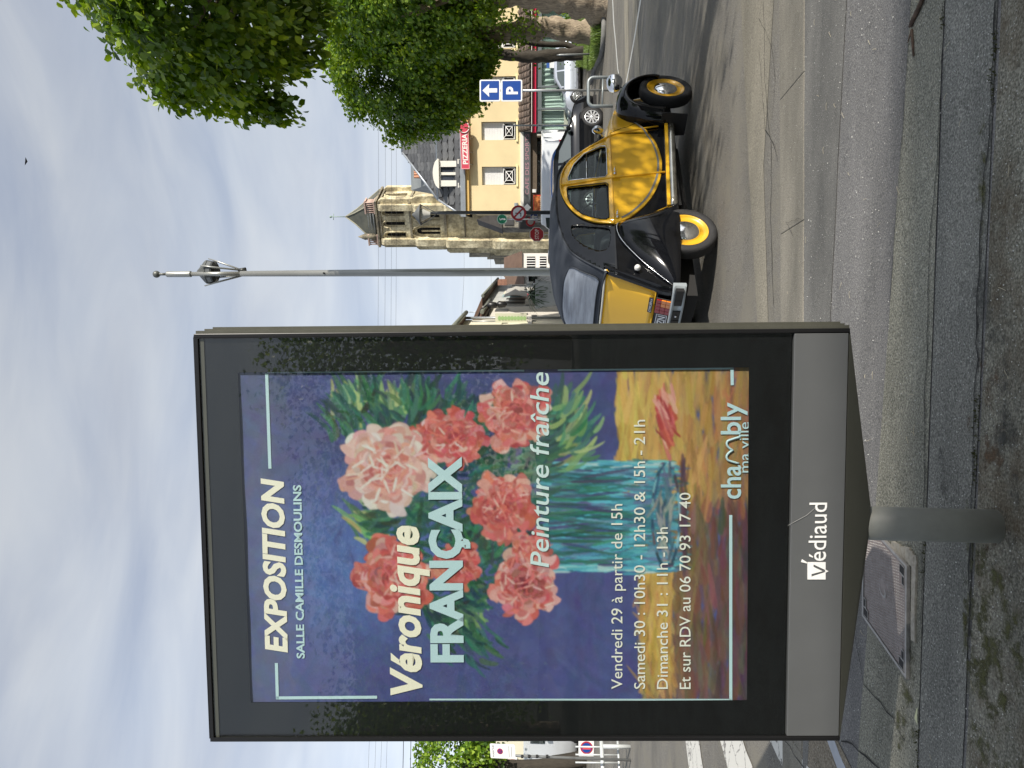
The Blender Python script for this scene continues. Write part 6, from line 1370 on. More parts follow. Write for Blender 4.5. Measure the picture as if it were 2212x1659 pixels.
D0 = 20.0; pb = at(1465, 1322, D0); pb.z = G(pb.x, pb.y)
ps = thing('parking_sign', 'blue square signs, arrow over a P, on a grey pole right of the car', 'road sign', pb)
mb = MB(); zt_ = at(1465, 1037, D0).z; mb.tube([pb + Vector((0, .03, 0)), Vector((pb.x + .02, pb.y + .03, zt_))], .030, 12); mb.build('pole', steel, ps)
arrow = lambda w, h: [(-.14 * w, -h), (.14 * w, -h), (.14 * w, .05 * h), (.55 * w, .0 * h), (.0, h), (-.55 * w, .0 * h), (-.14 * w, .05 * h)]
for Y0_, Y1_, kind in ((1036, 1081, 'a'), (1082.5, 1128, 'p')):
    c = at(1463.5, (Y0_ + Y1_) / 2, D0 - .02); f_ = face(c, -.03); hw = 46.5 / F * D0 / 2; hh2 = (Y1_ - Y0_) / F * D0 / 2
    mb = MB(); mb.poly(f_, rrect(hw, hh2, .045), -.02, .0); pn = mb.build('plate', m_sw, ps)
    mb = MB(); mb.poly(f_, rrect(hw - .035, hh2 - .035, .02), .001, .004); mb.build('blue_field', m_blue, pn)
    mb = MB()
    if kind == 'a': mb.poly(f_, [(-.055, -.19), (.055, -.19), (.055, .03), (.17, .02), (.0, .20), (-.17, .02), (-.055, .03)], .0045, .007); mb.build('arrow', m_sw, pn)
    else: letter('P', f_, -.10, -.15, .30, m_sw, pn, width=.20, bold=.035, o=.0065)
# two more bare poles beside the porch
for X_, Y0_, Y1_, d, nm, lb_ in ((1388, 1087, 1215, 30, 'bare_pole', 'thin bare grey pole with a pointed top before the cafe porch'), (1543, 1202, 1288, 26, 'bare_pole', 'short leaning thin pole standing in the grass by the trees')):
    b = at(X_, Y1_, d); b.z = G(b.x, b.y); t = at(X_ - (3 if d == 26 else 0), Y0_, d); mb = MB(); mb.tube([b, t.lerp(b, .1), t], [.035, .035, .012], 8); one(nm, mb, steel, lb_, 'pole', base=b)
# hoop barrier
D1 = 19.3; h0, h1 = at(1430, 1325, D1), at(1492, 1325, D1); h0.z = G(h0.x, h0.y) - .05; h1.z = G(h1.x, h1.y) - .05; zt_ = at(1460, 1271, D1).z; r = .14
pts = [h0, Vector((h0.x, h0.y, zt_ - r))] + [Vector((h0.x + r - r * math.cos(a), h0.y, zt_ - r + r * math.sin(a))) for a in np.linspace(.3, 1.5, 5)] + [Vector((h1.x - r + r * math.sin(a), h1.y, zt_ - r + r * math.cos(a))) for a in np.linspace(.1, 1.3, 5)] + [Vector((h1.x, h1.y, zt_ - r)), h1]
mb = MB(); mb.tube(pts, .042, 12); mb.tube([h0 + Vector((0, 0, .32)), h1 + Vector((0, 0, .32))], .022, 8); one('hoop_barrier', mb, mat('barrier_grey', (.24, .27, .28), .4, .4), 'grey tubular hoop barrier standing before the black car nose', 'barrier', base=h0)
# the dark pole with lamp and no-parking disc
D2 = 32.0; b = at(1200, 1240, D2); b.z = G(b.x, b.y); dpole = thing('lantern_pole', 'dark grey street lamp pole with conical lantern and no-parking disc', 'street lamp', b)
zq = lambda Y_: at(1200, Y_, D2).z; x1 = at(1198, 930, D2).x
m_dp = mat('dark_pole', (.07, .075, .075), .45, .3)
mb = MB(); mb.tube([b, Vector((x1 + .03, b.y, zq(960))), Vector((x1 + .03, b.y, zq(922)))], [.085, .07, .045], 14); mb.build('pole', m_dp, dpole)
lpz = Vector((x1 - .05, b.y, 0)); mb = MB(); mb.lathe([(zq(890), .03), (zq(896), .12), (zq(908), .44), (zq(909.5), .44), (zq(909), .30)], lpz, (0, 0, 1), 20); mb.build('lantern_hat', mat('lantern_grey2', (.10, .105, .105), .5), dpole)
mb = MB(); mb.lathe([(zq(909), .30), (zq(922), .17), (zq(930), .10)], lpz, (0, 0, 1), 12); mb.build('lantern_glass', mat('pale_glass', (.5, .5, .46), .3), dpole)
mb = MB()
for s in (-1, 1): mb.tube([lpz + Vector((s * .42, 0, zq(909))), lpz + Vector((s * .18, 0, zq(932))), lpz + Vector((.06, 0, zq(945)))], .02, 5)
mb.build('lantern_arm', m_dp, dpole)
c = at(1199, 1120, D2 - .12); f_ = face(c); r = 16.6 / F * D2
mb = MB(); mb.poly(f_, circ(r), -.02, 0); disc = mb.build('sign_disc', m_red, dpole)
mb = MB(); mb.poly(f_, circ(r * .72), .001, .005); mb.build('white_field', m_sw, disc)
mb = MB(); mb.poly(f_, [(-.34, -.012 - .05), (-.16, -.06), (.12, -.06), (.12, -.02), (-.10, -.02), (-.10, .20), (-.14, .20)] if 0 else [(-.03, -.12), (.01, -.12), (.01, .14), (-.03, .14)], .006, .008); mb.poly(f_, [(.01, -.12), (.01, -.08), (-.16, -.08), (-.16, -.12)][::-1], .006, .008)
mb.build('black_mark', mat('sign_dark', (.05, .05, .055), .5), disc)
a45 = lambda x, y: ((x - y) * .7071, (x + y) * .7071)
mb = MB(); mb.poly(f_, [a45(*p)[::-1] if 0 else (-(p[0] * .7071 - p[1] * .7071), p[0] * .7071 + p[1] * .7071) for p in ((-r * .74, -.035), (r * .74, -.035), (r * .74, .035), (-r * .74, .035))], .009, .012); mb.build('red_bar', m_red, disc)
mb = MB(); c2 = at(1188, 1121, D2 - .05); f2 = face(c2); mb.poly(f2, rrect(.17, .14, .02), -.01, 0); mb.build('small_plate', m_back, dpole)
c = at(1187, 1137.5, D2 + 8); f_ = face(c); 
def mini(name, label, X_, Y_, d, rpx, kind):
    c = at(X_, Y_, d); f_ = face(c); r = rpx / F * d; b = Vector((c.x, c.y + .05, G(c.x, c.y))); t = thing(name, label, 'road sign', b)
    mb = MB(); mb.tube([b, Vector((c.x, c.y + .06, c.z + r * .8))], .035, 8); mb.build('pole', steel, t)
    if kind == 'stop':
        oc = lambda R_: [(R_ * math.cos(a), R_ * math.sin(a)) for a in np.linspace(math.pi / 8, 2 * math.pi + math.pi / 8, 9)[:-1]]
        mb = MB(); mb.poly(f_, oc(r), -.02, 0); p = mb.build('plate', m_sw, t); mb = MB(); mb.poly(f_, oc(r * .92), .001, .005); mb.build('red_field', m_red, p); letter('STOP', f_, -r * .66, -r * .26, r * .52, m_sw, p, width=r * 1.32, bold=.015, o=.0075)
    if kind == 'arrow':
        mb = MB(); mb.poly(f_, rrect(r, r, .05), -.02, 0); p = mb.build('plate', m_sw, t); mb = MB(); mb.poly(f_, rrect(r * .92, r * .92, .03), .001, .005); mb.build('blue_field', m_blue, p)
        mb = MB(); mb.poly(f_, [(-.22 * r, -.75 * r), (.22 * r, -.75 * r), (.22 * r, .1 * r), (.6 * r, .1 * r), (0, .8 * r), (-.6 * r, .1 * r), (-.22 * r, .1 * r)], .0055, .01); mb.build('arrow', m_sw, p)
    if kind == 'ring':
        mb = MB(); mb.poly(f_, circ(r), -.02, 0); p = mb.build('plate', m_red, t); mb = MB(); mb.poly(f_, circ(r * .62), .001, .005); mb.build('grey_field', m_back, p)
    if kind == 'green':
        mb = MB(); mb.poly(f_, circ(r), -.02, 0); p = mb.build('plate', mat('pale_green', (.45, .62, .52), .5), t); mb = MB(); mb.poly(f_, circ(r * .87), .001, .005); mb.build('green_field', mat('sign_green', rgb('1d7a58'), .4), p)
        mb = MB(); mb.poly(f_, [(-.42 * r, -.05 * r), (-.25 * r, -.2 * r), (.0, -.62 * r), (.18 * r, -.55 * r), (.12 * r, 0), (.25 * r, .35 * r), (.55 * r, .62 * r), (-.05 * r, .5 * r), (-.2 * r, .15 * r)] if 0 else [(-.20 * r, -.66 * r), (.12 * r, -.68 * r), (.18 * r, .0), (.02 * r, .30 * r), (.30 * r, .58 * r), (-.05 * r, .50 * r), (-.28 * r, .40 * r), (-.14 * r, .0)], .0055, .01); mb.build('pale_figure', m_sw, p)
    return t
mini('stop_sign', 'red octagonal STOP sign in front of the church foot', 1153, 1159.5, 42, 16.5, 'stop')
mini('one_way_sign', 'small blue square sign with white upward arrow below the red disc', 1190.5, 1153.5, 45, 8.3, 'arrow')
mini('no_entry_ring_sign', 'red ringed round sign half hidden behind the small blue arrow', 1180, 1146, 48, 10.3, 'ring')
mini('green_round_sign', 'round green sign with a pale figure beside the dark pole', 1185.7, 1084.5, 38, 11, 'green')
# market sign at far left, leaning
D4 = 12.6; b = gp(17, 1363); t_ = at(26.5, 1113, D4); ms = thing('market_sign', 'leaning white sign reading MARCHE with a no-stopping disc at the left edge', 'road sign', b)
mb = MB(); mb.tube([b, t_, at(29, 1062, D4)], .022, 10); mb.build('pole', steel, ms)
for Y_ in (1128, 1143, 1160, 1182): mb = MB(); c = at(25, Y_, D4); mb.lathe([(-.02, .028), (.02, .028)], c, (0, 0, 1), 10); mb.build('clamp', black, ms)
mf = face(at(36, 1086, D4 - .03), 0); mf.ey = Vector((.03, 0, 1)).normalized(); mf.ex = Vector((1, 0, .06)).normalized(); w2, h2_ = 31 / F * D4 / 2, 54 / F * D4 / 2
mb = MB(); mb.poly(mf, rrect(w2, h2_, .02), -.01, 0); pn = mb.build('plate', m_sw, ms)
letter('MARCHE', mf, -w2 * .8, h2_ * .68, h2_ * .16, mat('sign_dark', (.05, .05, .055)), pn, width=w2 * 1.6, o=.002)
mb = MB(); c3 = Fr(mf(0, h2_ * .22, .002), mf.ex, mf.ey, mf.n); mb.poly(c3, circ(w2 * .40, 24), 0, .002); dd = mb.build('disc', m_red, pn); mb = MB(); mb.poly(c3, circ(w2 * .30, 24), .0025, .004); mb.build('blue_field', m_blue, dd)
mb = MB(); mb.poly(c3, [a45(*p) for p in ((-w2 * .3, -.006), (w2 * .3, -.006), (w2 * .3, .006), (-w2 * .3, .006))], .0045, .006); mb.poly(c3, [a45(*p) for p in ((-.006, -w2 * .3), (.006, -w2 * .3), (.006, w2 * .3), (-.006, w2 * .3))], .0065, .008); mb.build('red_cross', m_red, dd)
letter('(article)', mf, -w2 * .35, -h2_ * .28, h2_ * .07, mat('sign_dark', (.05, .05, .055)), pn, width=w2 * .7, o=.002) if 0 else None
for k, (y_, w__) in enumerate(((-.52, .75), (-.72, .7))): 
    mb = MB(); mb.fbox(mf, -w2 * w__, w2 * w__, h2_ * y_, h2_ * (y_ + .05), .0005, .0015); mb.build('small_print', mat('sign_grey_print', (.3, .3, .3), .5), pn)
# railing of pale tubes with a no-parking board
rb0 = gp(-60, 1363); rb1 = gp(62, 1358); m_rail = mat('pale_railing', (.55, .58, .58), .4, .2)
rl = thing('railing', 'pale tubular pedestrian railing at the left edge of the crossing', 'railing', rb1)
zr = at(30, 1299, rb1.y).z; zr2 = at(30, 1245, rb1.y).z
for X_ in (-60, -18, 46):
    p = gp(X_, 1362); mb = MB(); mb.tube([p, Vector((p.x, p.y, zr))], .035, 10); mb.build('rail_post', m_rail, rl)
mb = MB(); mb.tube([Vector((rb0.x, rb0.y, zr)), Vector((rb1.x, rb1.y, zr))], .035, 10); mb.build('top_rail', m_rail, rl)
mb = MB(); mb.tube([Vector((rb0.x, rb0.y, zr - .28)), Vector((rb1.x, rb1.y, zr - .28))], .02, 8); mb.build('lower_rail', m_rail, rl)
mb = MB(); c = at(44, 1267, 21); f_ = face(c); r = 13.5 / F * 21; bb = Vector((c.x, c.y + .03, G(c.x, c.y)))
npb = thing('no_parking_board', 'white board with a red ringed blue disc on pale legs behind the railing', 'sign', bb)
mb = MB(); mb.poly(f_, rrect(.24, .22, .02), -.02, -.003); mb.build('board', m_sw, npb)
mb = MB(); mb.poly(f_, circ(r), 0, .006); pd = mb.build('disc', m_red, npb); mb = MB(); mb.poly(f_, circ(r * .78), .007, .010); mb.build('blue_field', m_blue, pd)
mb = MB(); mb.poly(f_, [(-.045, -.11), (.045, -.11), (.045, .11), (-.045, .11)], .011, .014); mb.build('red_bar', mat('soft_red', rgb('c4494c'), .5), pd)
for s in (-1, 1): mb = MB(); mb.tube([bb + Vector((s * .2, 0, 0)), Vector((bb.x + s * .2, bb.y, c.z + .22))], .018, 8); mb.build('leg', m_rail, npb)
for k in range(6):
    p = gp(-40 + 17 * k, 1335); mb = MB(); mb.tube([p, Vector((p.x, p.y, at(0, 1243, p.y).z))], .016, 6); mb.build('rail_bar', m_rail, rl)

# ------------------------------------------------------------------ other vehicles
def auto(name, label, x, y, yaw, m, L_=4.0, Wd=1.7, H_=1.47, kind='hatch', rimsp=10, side=1):
    gz_ = G(x, y); ff = Vector((math.cos(yaw), math.sin(yaw), 0)); M = Matrix((ff.to_tuple(), (-ff.y, ff.x, 0), (0, 0, 1))).transposed().to_4x4(); M.translation = Vector((x, y, gz_))
    t = thing(name, label, 'van' if kind == 'van' else 'car', M); w = Wd / 2; bl = H_ * .62
    if kind == 'van': top = [(-.5, .62, .95), (-.485, .95, .97), (-.46, 1.0, .95), (.22, 1.0, .95), (.30, .96, .93), (.40, .66, .85), (.49, .55, .80), (.5, .42, .75)]
    else: top = [(-.5, .52, .82), (-.47, .72, .86), (-.40, .90, .84), (-.30, .985, .82), (-.05, 1.0, .80), (.08, .96, .80), (.27, .68, .82), (.38, .62, .86), (.46, .53, .86), (.5, .38, .84)]
    tp_ = smooth(top, 3); mb = MB(); rings = []
    for fx, fz, fw_ in tp_:
        xx_ = fx * L_; zt_ = fz * H_; zb_ = min(bl, zt_ - .02); e = (1 - (abs(fx) / .5) ** 6 * .22); ww = w * e; cab = max(0, (zt_ - bl) / (H_ - bl)); wr = ww * (1 - .22 * cab) if kind != 'van' else ww * (1 - .06 * cab)
        r_ = [(xx_, ww * .90, .20), (xx_, ww * .985, .34), (xx_, ww, .50), (xx_, ww * .985, zb_ - .04), (xx_, ww * .955, zb_), (xx_, wr * 1.0, max(zb_ + .005, zt_ - .07)), (xx_, wr * .90, zt_ - .01), (xx_, wr * .5, zt_ + .012 * cab)]
        rings.append(r_ + [(a, -b_, c) for a, b_, c in r_[::-1]])
    mb.loft(rings); body = mb.build('body', m, t, world=False)
    mg = mat('tinted_glass', (.035, .05, .048), .06, coat=1)
    def gq(P, nm, s):       # flat side glass laid just proud of the body
        mb = MB(); Q = []
        for fx, z in P:
            xx_ = fx * L_; zt_ = float(np.interp(fx, [p[0] for p in tp_], [p[1] for p in tp_])) * H_; cab = max(0, (zt_ - bl) / (H_ - bl)); e = (1 - (abs(fx) / .5) ** 6 * .22); wr = w * e * ((1 - .22 * cab) if kind != 'van' else (1 - .06 * cab)); tt = min(1, max(0, (z * H_ - bl) / max(.01, zt_ - .07 - bl))); yy_ = w * e * .955 * (1 - tt) + wr * tt
            Q.append((xx_, s * (yy_ + .010), z * H_))
        mb.add(Q, [tuple(range(len(Q)))]); return mb.build(nm, mg, body, world=False, fix=False)
    for s in (-1, 1):
        if kind == 'van': gq([(.22, .66), (.385, .66), (.31, .88), (.22, .90)], 'window', s)
        else:
            gq([(-.02, .65), (.235, .655), (.20, .72), (.07, .885), (-.02, .905)], 'window', s); gq([(-.33, .66), (-.04, .65), (-.04, .905), (-.22, .905), (-.31, .86), (-.355, .76)], 'window', s)
    fz1, fx1 = (.66, .40) if kind == 'van' else (.69, .262); fz2, fx2 = (.95, .302) if kind == 'van' else (.945, .085)
    mb = MB(); ww = w * .80; mb.add([(fx1 * L_ + .02, -ww, fz1 * H_ + .02), (fx1 * L_ + .02, ww, fz1 * H_ + .02), (fx2 * L_ + .03, ww * .86, fz2 * H_ + .01), (fx2 * L_ + .03, -ww * .86, fz2 * H_ + .01)], [(0, 1, 2, 3)]); mb.build('windscreen', mg, body, world=False, fix=False)
    mb = MB(); rx = -.478 if kind == 'van' else -.462; mb.add([(rx * L_ - .03, -ww * .9, .66 * H_), (rx * L_ - .03, ww * .9, .66 * H_), ((-.48 if kind == 'van' else -.385) * L_ - .035, ww * .8, .90 * H_), ((-.48 if kind == 'van' else -.385) * L_ - .035, -ww * .8, .90 * H_)], [(0, 1, 2, 3)]); mb.build('rear_window', mg, body, world=False, fix=False)
    R_ = .31; arch_m = dark
    for fx in (-.31, .31):
        for s in (-1, 1):
            O = Vector((fx * L_, s * (w - .10), R_)); ax = Vector((0, s, 0))
            mb = MB(); mb.lathe([(.0, R_ * 1.16), (.085, R_ * 1.16), (.09, R_ * .6)], O, ax, 28); mb.build('wheel_arch', arch_m, body, world=False)
            wl = MB().lathe([(-.05, .20), (-.06, R_ * .9), (0.02, R_), (.075, R_), (.098, R_ * .94), (.104, R_ * .78), (.094, R_ * .68)], O, ax, 32).build('wheel', rubber, t, world=False)
            mb = MB(); mb.lathe([(.090, R_ * .70), (.098, R_ * .66), (.080, R_ * .60), (.075, .0)], O, ax, 28); mb.build('wheel_well', arch_m, wl, world=False)
            mb = MB(); mb.lathe([(.088, R_ * .72), (.104, R_ * .70), (.104, R_ * .64), (.09, R_ * .62)], O, ax, 28); mb.lathe([(.08, .07), (.104, .06), (.107, 0)], O, ax, 14)
            for k in range(rimsp):
                a = 2 * math.pi * k / rimsp + .2; u_ = Vector((math.cos(a), 0, math.sin(a))); v_ = Vector((-math.sin(a), 0, math.cos(a)))
                mb.hexa([O + ax * o_ + u_ * r_ + v_ * q_ for o_ in (.09, .106) for r_, q_ in ((.05, -.018), (.05, .018), (R_ * .67, .030), (R_ * .67, -.030))])
            mb.build('rim', mat('alloy', (.62, .63, .65), .25, .8), wl, world=False)
    mb = MB(); mb.box(-.49 * L_, .485 * L_, -w * .95, w * .95, .16, .26); mb.build('underbody', dark, t, world=False)
    for s in (-1, 1):
        mb = MB(); mb.box(.455 * L_, .492 * L_, s * w * .50 - .14, s * w * .50 + .14, .44 * H_, .52 * H_); mb.build('headlight', mat('lamp_lens', (.75, .78, .78), .08), t, world=False, bevel=.02)
        mb = MB(); mb.box(-.498 * L_, -.46 * L_, s * w * .72 - .07, s * w * .72 + .07, .45 * H_, .62 * H_); mb.build('tail_light', mat('lens_red', (.42, .012, .012), .15), t, world=False, bevel=.02)
        mb = MB(); mx_ = (.36 if kind == 'van' else .20) * L_; mb.box(mx_, mx_ + .1, s * (w + .02) - .0, s * (w + .17), .66 * H_, .75 * H_) if s > 0 else mb.box(mx_, mx_ + .1, -(w + .17), -(w + .02), .66 * H_, .75 * H_); mb.build('wing_mirror', m, t, world=False, bevel=.03)
        if kind != 'van':
            for fx in (-.03, .01 + .24): 
                pass
            mb = MB(); mb.tube([(-.08 * L_, s * (w * .99 + .012), bl - .10), (-.04 * L_, s * (w * .99 + .012), bl - .10)], .014, 6); mb.tube([(.16 * L_ * 1.0 - .72, s * (w + .002), bl * .55), (.16 * L_ - .72, s * (w * .99), bl)], .006, 5); mb.build('door_handle', m, t, world=False)
            mb = MB(); mb.box(-.30 * L_ + .4, .30 * L_ - .4, s * w - .02, s * w + .012, .36, .42) if s > 0 else mb.box(-.30 * L_ + .4, .30 * L_ - .4, -w - .012, -w + .02, .36, .42); mb.build('side_moulding', m, t, world=False)
    mb = MB(); mb.box(.490 * L_, .503 * L_, -.26, .26, .36, .47); mb.build('number_plate', m_sw, t, world=False)
    return t
silver = mat('silver_paint', (.46, .50, .58), .28, .35, coat=.6); wpaint = mat('white_car_paint', (.72, .75, .78), .3, coat=.6)
auto('parked_car', 'silver hatchback parked side-on before the glazed porch', 15.3, 38.2, math.pi + .05, silver, 3.9, 1.65, 1.44, side=-1)
auto('parked_car', 'black hatchback parked behind the yellow car, nose towards the hoop barrier', 6.55, 23.4, .17, m_blk, 4.25, 1.75, 1.46, rimsp=10)
auto('white_van', 'white van standing before the cafe front, seen over the yellow car roof', 8.6, 33.5, 2.6, wpaint, 4.6, 1.85, 1.9, 'van')
auto('parked_car', 'pale blue-white car behind the yellow car roof, under the STOP sign', 7.2, 38.5, 2.9, wpaint, 4.3, 1.75, 1.5)
auto('parked_car', 'dark car far off beyond the lamp post', 9.9, 58.0, 1.9, m_blk, 4.3, 1.75, 1.5)
auto('blue_car', 'small blue car half hidden behind the black hatchback', 7.7, 30.3, 2.9, mat('blue_car_paint', (.03, .13, .42), .3, coat=.6), 3.8, 1.65, 1.5)
auto('white_van', 'white van parked at the left edge behind the railing', -12.2, 26.0, -.5, wpaint, 4.9, 1.9, 2.0, 'van')
auto('parked_car', 'white hatchback at the far left edge with mirror towards the van', -13.0, 23.0, -.9, wpaint, 4.1, 1.75, 1.5)

# ------------------------------------------------------------------ wires and the bird
def wire(label, P, d0, d1, sag, r=.018):
    a, b = at(P[0][0], P[0][1], d0), at(P[1][0], P[1][1], d1); mb = MB(); mb.tube([a.lerp(b, k / 16) + Vector((0, 0, -sag * 4 * (k / 16) * (1 - k / 16))) for k in range(17)], r, 5)
    return one('overhead_wire', mb, mat('wire_black', (.03, .03, .03), .6), label, 'wire', 'overhead wires', base=a)
for Y0_, Y1_, w_ in ((801, 812.5, 'topmost'), (815, 827.5, 'second'), (827.5, 841, 'third'), (839.5, 851, 'fourth')): wire('%s of the four thin wires crossing the sky by the tower' % w_, ((-100, Y0_ - 9), (1500, Y1_ + 4)), 60, 60, .35, .009)
wire('thin wire crossing low behind the lamp post', ((850, 1063), (1300, 1048)), 66, 66, .2, .009)
wire('lowest thin wire crossing low behind the lamp post', ((900, 1080), (1250, 1075)), 70, 70, .2, .009)
wire('slanting wire rising from the street roofs to the tower', ((962, 996), (1120, 1002)), 45, 95, .1, .009)
wire('upper short wire at the left edge of the sky', ((-60, 868), (160, 871)), 40, 40, .05)
wire('lower short wire at the left edge of the sky', ((-60, 884), (160, 887)), 40, 40, .05)
mb = MB(); c = at(1659 - 348, 57, 60)
mb.add([c + Vector(v) for v in ((0, .15, 0), (0, -.15, 0), (-.34, .05, .16), (-.12, .0, .12), (.34, .05, .10), (.14, 0, .10), (0, 0, -.04))], [(0, 3, 2), (1, 2, 3), (0, 4, 5), (1, 5, 4), (0, 1, 3), (0, 5, 1), (0, 6, 1)]); one('bird', mb, black, 'tiny dark bird flying high in the pale sky', 'bird', base=c, fix=False)
# ------------------------------------------------------------------ trees
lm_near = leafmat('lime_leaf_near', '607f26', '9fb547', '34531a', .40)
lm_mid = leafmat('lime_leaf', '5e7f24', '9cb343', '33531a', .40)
m_bark = mat('lime_bark', (.38, .31, .22), .95, col2=(.16, .125, .09), scale=5.5, bump=1.0, bscale=9, stretch=(4.0, 4.0, .5)); m_barkd = mat('dark_bark', (.05, .042, .032), .95, var=.4, scale=9, bump=.9, bscale=14, stretch=(3, 3, .6))
LT = np.array([(0, 0, 0), (.32, .30, .06), (.36, .62, .04), (0, 1.0, -.12), (-.36, .62, .04), (-.32, .30, .06), (0, .5, -.05)])   # broad heart-like leaf, folded at the rib
LF = np.array([(0, 1, 6), (1, 2, 6), (2, 3, 6), (3, 4, 6), (4, 5, 6), (5, 0, 6)])
LT2 = np.array([(0, 0, 0), (.42, .45, .07), (0, 1.0, -.1), (-.42, .45, .07)]); LF2 = np.array([(0, 1, 2), (0, 2, 3)])
def leafmesh(name, pos, tip, nrm, size, shade, m, parent=None, tmpl=(LT2, LF2), stuff=True, base=None):
    n = len(pos); T, Fc = tmpl; tip = tip / np.linalg.norm(tip, axis=1, keepdims=True); x = np.cross(tip, nrm); x /= np.linalg.norm(x, axis=1, keepdims=True) + 1e-9; z = np.cross(x, tip)
    V = pos[:, None, :] + size[:, None, None] * (T[None, :, 0:1] * x[:, None, :] + T[None, :, 1:2] * tip[:, None, :] + T[None, :, 2:3] * z[:, None, :])
    if base is not None: V = V - np.array(base)
    F_ = (Fc[None] + (np.arange(n) * len(T))[:, None, None]).reshape(-1)
    me = bpy.data.meshes.new(name); me.vertices.add(n * len(T)); me.vertices.foreach_set('co', V.reshape(-1).astype(np.float32)); me.loops.add(len(F_)); me.loops.foreach_set('vertex_index', F_.astype(np.int32))
    nf = len(F_) // 3; me.polygons.add(nf); me.polygons.foreach_set('loop_start', np.arange(0, nf * 3, 3, dtype=np.int32)); me.update(calc_edges=True)
    a = me.attributes.new('shade', 'FLOAT', 'POINT'); a.data.foreach_set('value', np.repeat(shade, len(T)).astype(np.float32)); me.materials.append(m)
    o = bpy.data.objects.new(name, me); COL.objects.link(o)
    if parent is not None: o.parent = parent
    if stuff: o['kind'] = 'stuff'
    return o
def crown_pts(rs_, n, C_, rad, clump=240, sig=.22, inner=.22, low=0.0, box=2.3, spray=1.0):
    """leaf places and headings for a clipped crown: drooping sprays on an uneven shell and a darker inside"""
    k = rs_.normal(size=(clump, 3)); k /= (np.abs(k) ** box).sum(1, keepdims=True) ** (1 / box)
    nz_ = np.array([mnoise.noise(Vector(v * 2.1) + Vector((C_[0], C_[1], 0))) for v in k]); rr = .93 + .14 * nz_ + rs_.uniform(-.05, .05, clump)
    cc = k * rr[:, None]; inn = rs_.random(clump) < inner; cc[inn] *= rs_.uniform(.5, .85, inn.sum())[:, None]
    idx = rs_.randint(0, clump, n); R_ = np.array(rad)
    out = cc[idx] / np.linalg.norm(cc[idx], axis=1, keepdims=True)
    s = np.clip(rs_.normal(size=(n, 3)), -1.7, 1.7) * sig; t = rs_.random(n)
    s += out * (t * .22 * spray)[:, None]; s[:, 2] -= (t * .25 * spray)
    pos = np.array(C_) + cc[idx] * R_ + s * np.array([1, 1, 1.25])
    tip = out * .55 + rs_.normal(size=(n, 3)) * .5 + np.array([0, 0, -.55]); nrm = out * .8 + np.array([0, 0, .7]) + rs_.normal(size=(n, 3)) * .45
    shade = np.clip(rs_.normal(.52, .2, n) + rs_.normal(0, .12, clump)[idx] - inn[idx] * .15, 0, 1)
    return pos, tip, nrm, shade, inn[idx]
def trunk(name, parent, pts, rad, m, lim=(), wob=.35, n=20):
    mb = MB(); P = smooth([tuple(p) for p in pts], 6); Rr = np.interp(np.linspace(0, 1, len(P)), np.linspace(0, 1, len(rad)), rad)
    mb.tube(P, list(Rr), n, wob=wob); o = mb.build(name, m, parent)
    for k, (pp, rr) in enumerate(lim):
        mb = MB(); mb.tube(smooth([tuple(p) for p in pp], 4), list(np.interp(np.linspace(0, 1, (len(pp) - 1) * 4 + 1), np.linspace(0, 1, len(rr)), rr)), 10, wob=.3); mb.build('branch', m, parent)
    return o
def bough(C_, rad, root, rs_, k=9, r0=.12):
    L_ = []
    for i in range(k):
        a = rs_.uniform(0, 6.28); e = rs_.uniform(-.3, 1.3); q = Vector(C_) + Vector((rad[0] * .75 * math.cos(a) * math.cos(e), rad[1] * .75 * math.sin(a) * math.cos(e), rad[2] * .7 * math.sin(e)))
        r = Vector(root); L_.append(([r, r.lerp(q, .35) + Vector((0, 0, .25)), r.lerp(q, .7) + Vector((0, 0, .15)), q], [r0, r0 * .7, r0 * .4, .02]))
    return L_
def single_leaves(parent, pos, tip, nrm, size, shade, m, count, tmpl=(LT, LF)):
    """the leaves that show largest, each an object sharing one mesh"""
    d = np.linalg.norm(pos - np.array([0, 0, CAMH]), axis=1); inside = []
    Minv = cam.matrix_world.inverted()
    P = np.c_[pos, np.ones(len(pos))] @ np.array(Minv).T; sx = -P[:, 0] / P[:, 2] * F; sy = -P[:, 1] / P[:, 2] * F
    ok = (np.abs(sx) < 1100) & (np.abs(sy) < 825); dd = np.where(ok, d, 1e9); order = np.argsort(dd)[:count]
    shapes = []
    for q in (.25, .5, .75):
        me = bpy.data.meshes.new('leaf_shape'); me.from_pydata([tuple(v) for v in tmpl[0]], [], [tuple(f) for f in tmpl[1]]); a = me.attributes.new('shade', 'FLOAT', 'POINT'); a.data.foreach_set('value', np.full(len(tmpl[0]), q, np.float32)); me.materials.append(m); me.update(); shapes.append(me)
    I = WM[parent.name].inverted()
    for i in order:
        t = Vector(tip[i]).normalized(); x = t.cross(Vector(nrm[i])).normalized(); z = x.cross(t); M = Matrix(((x * size[i]).to_tuple(), (t * size[i]).to_tuple(), (z * size[i]).to_tuple())).transposed().to_4x4(); M.translation = Vector(pos[i])
        o = bpy.data.objects.new('leaf', shapes[0 if shade[i] < .4 else (1 if shade[i] < .62 else 2)]); COL.objects.link(o); o.parent = parent; o.matrix_local = I @ M
    keep = np.ones(len(pos), bool); keep[order] = False; return keep
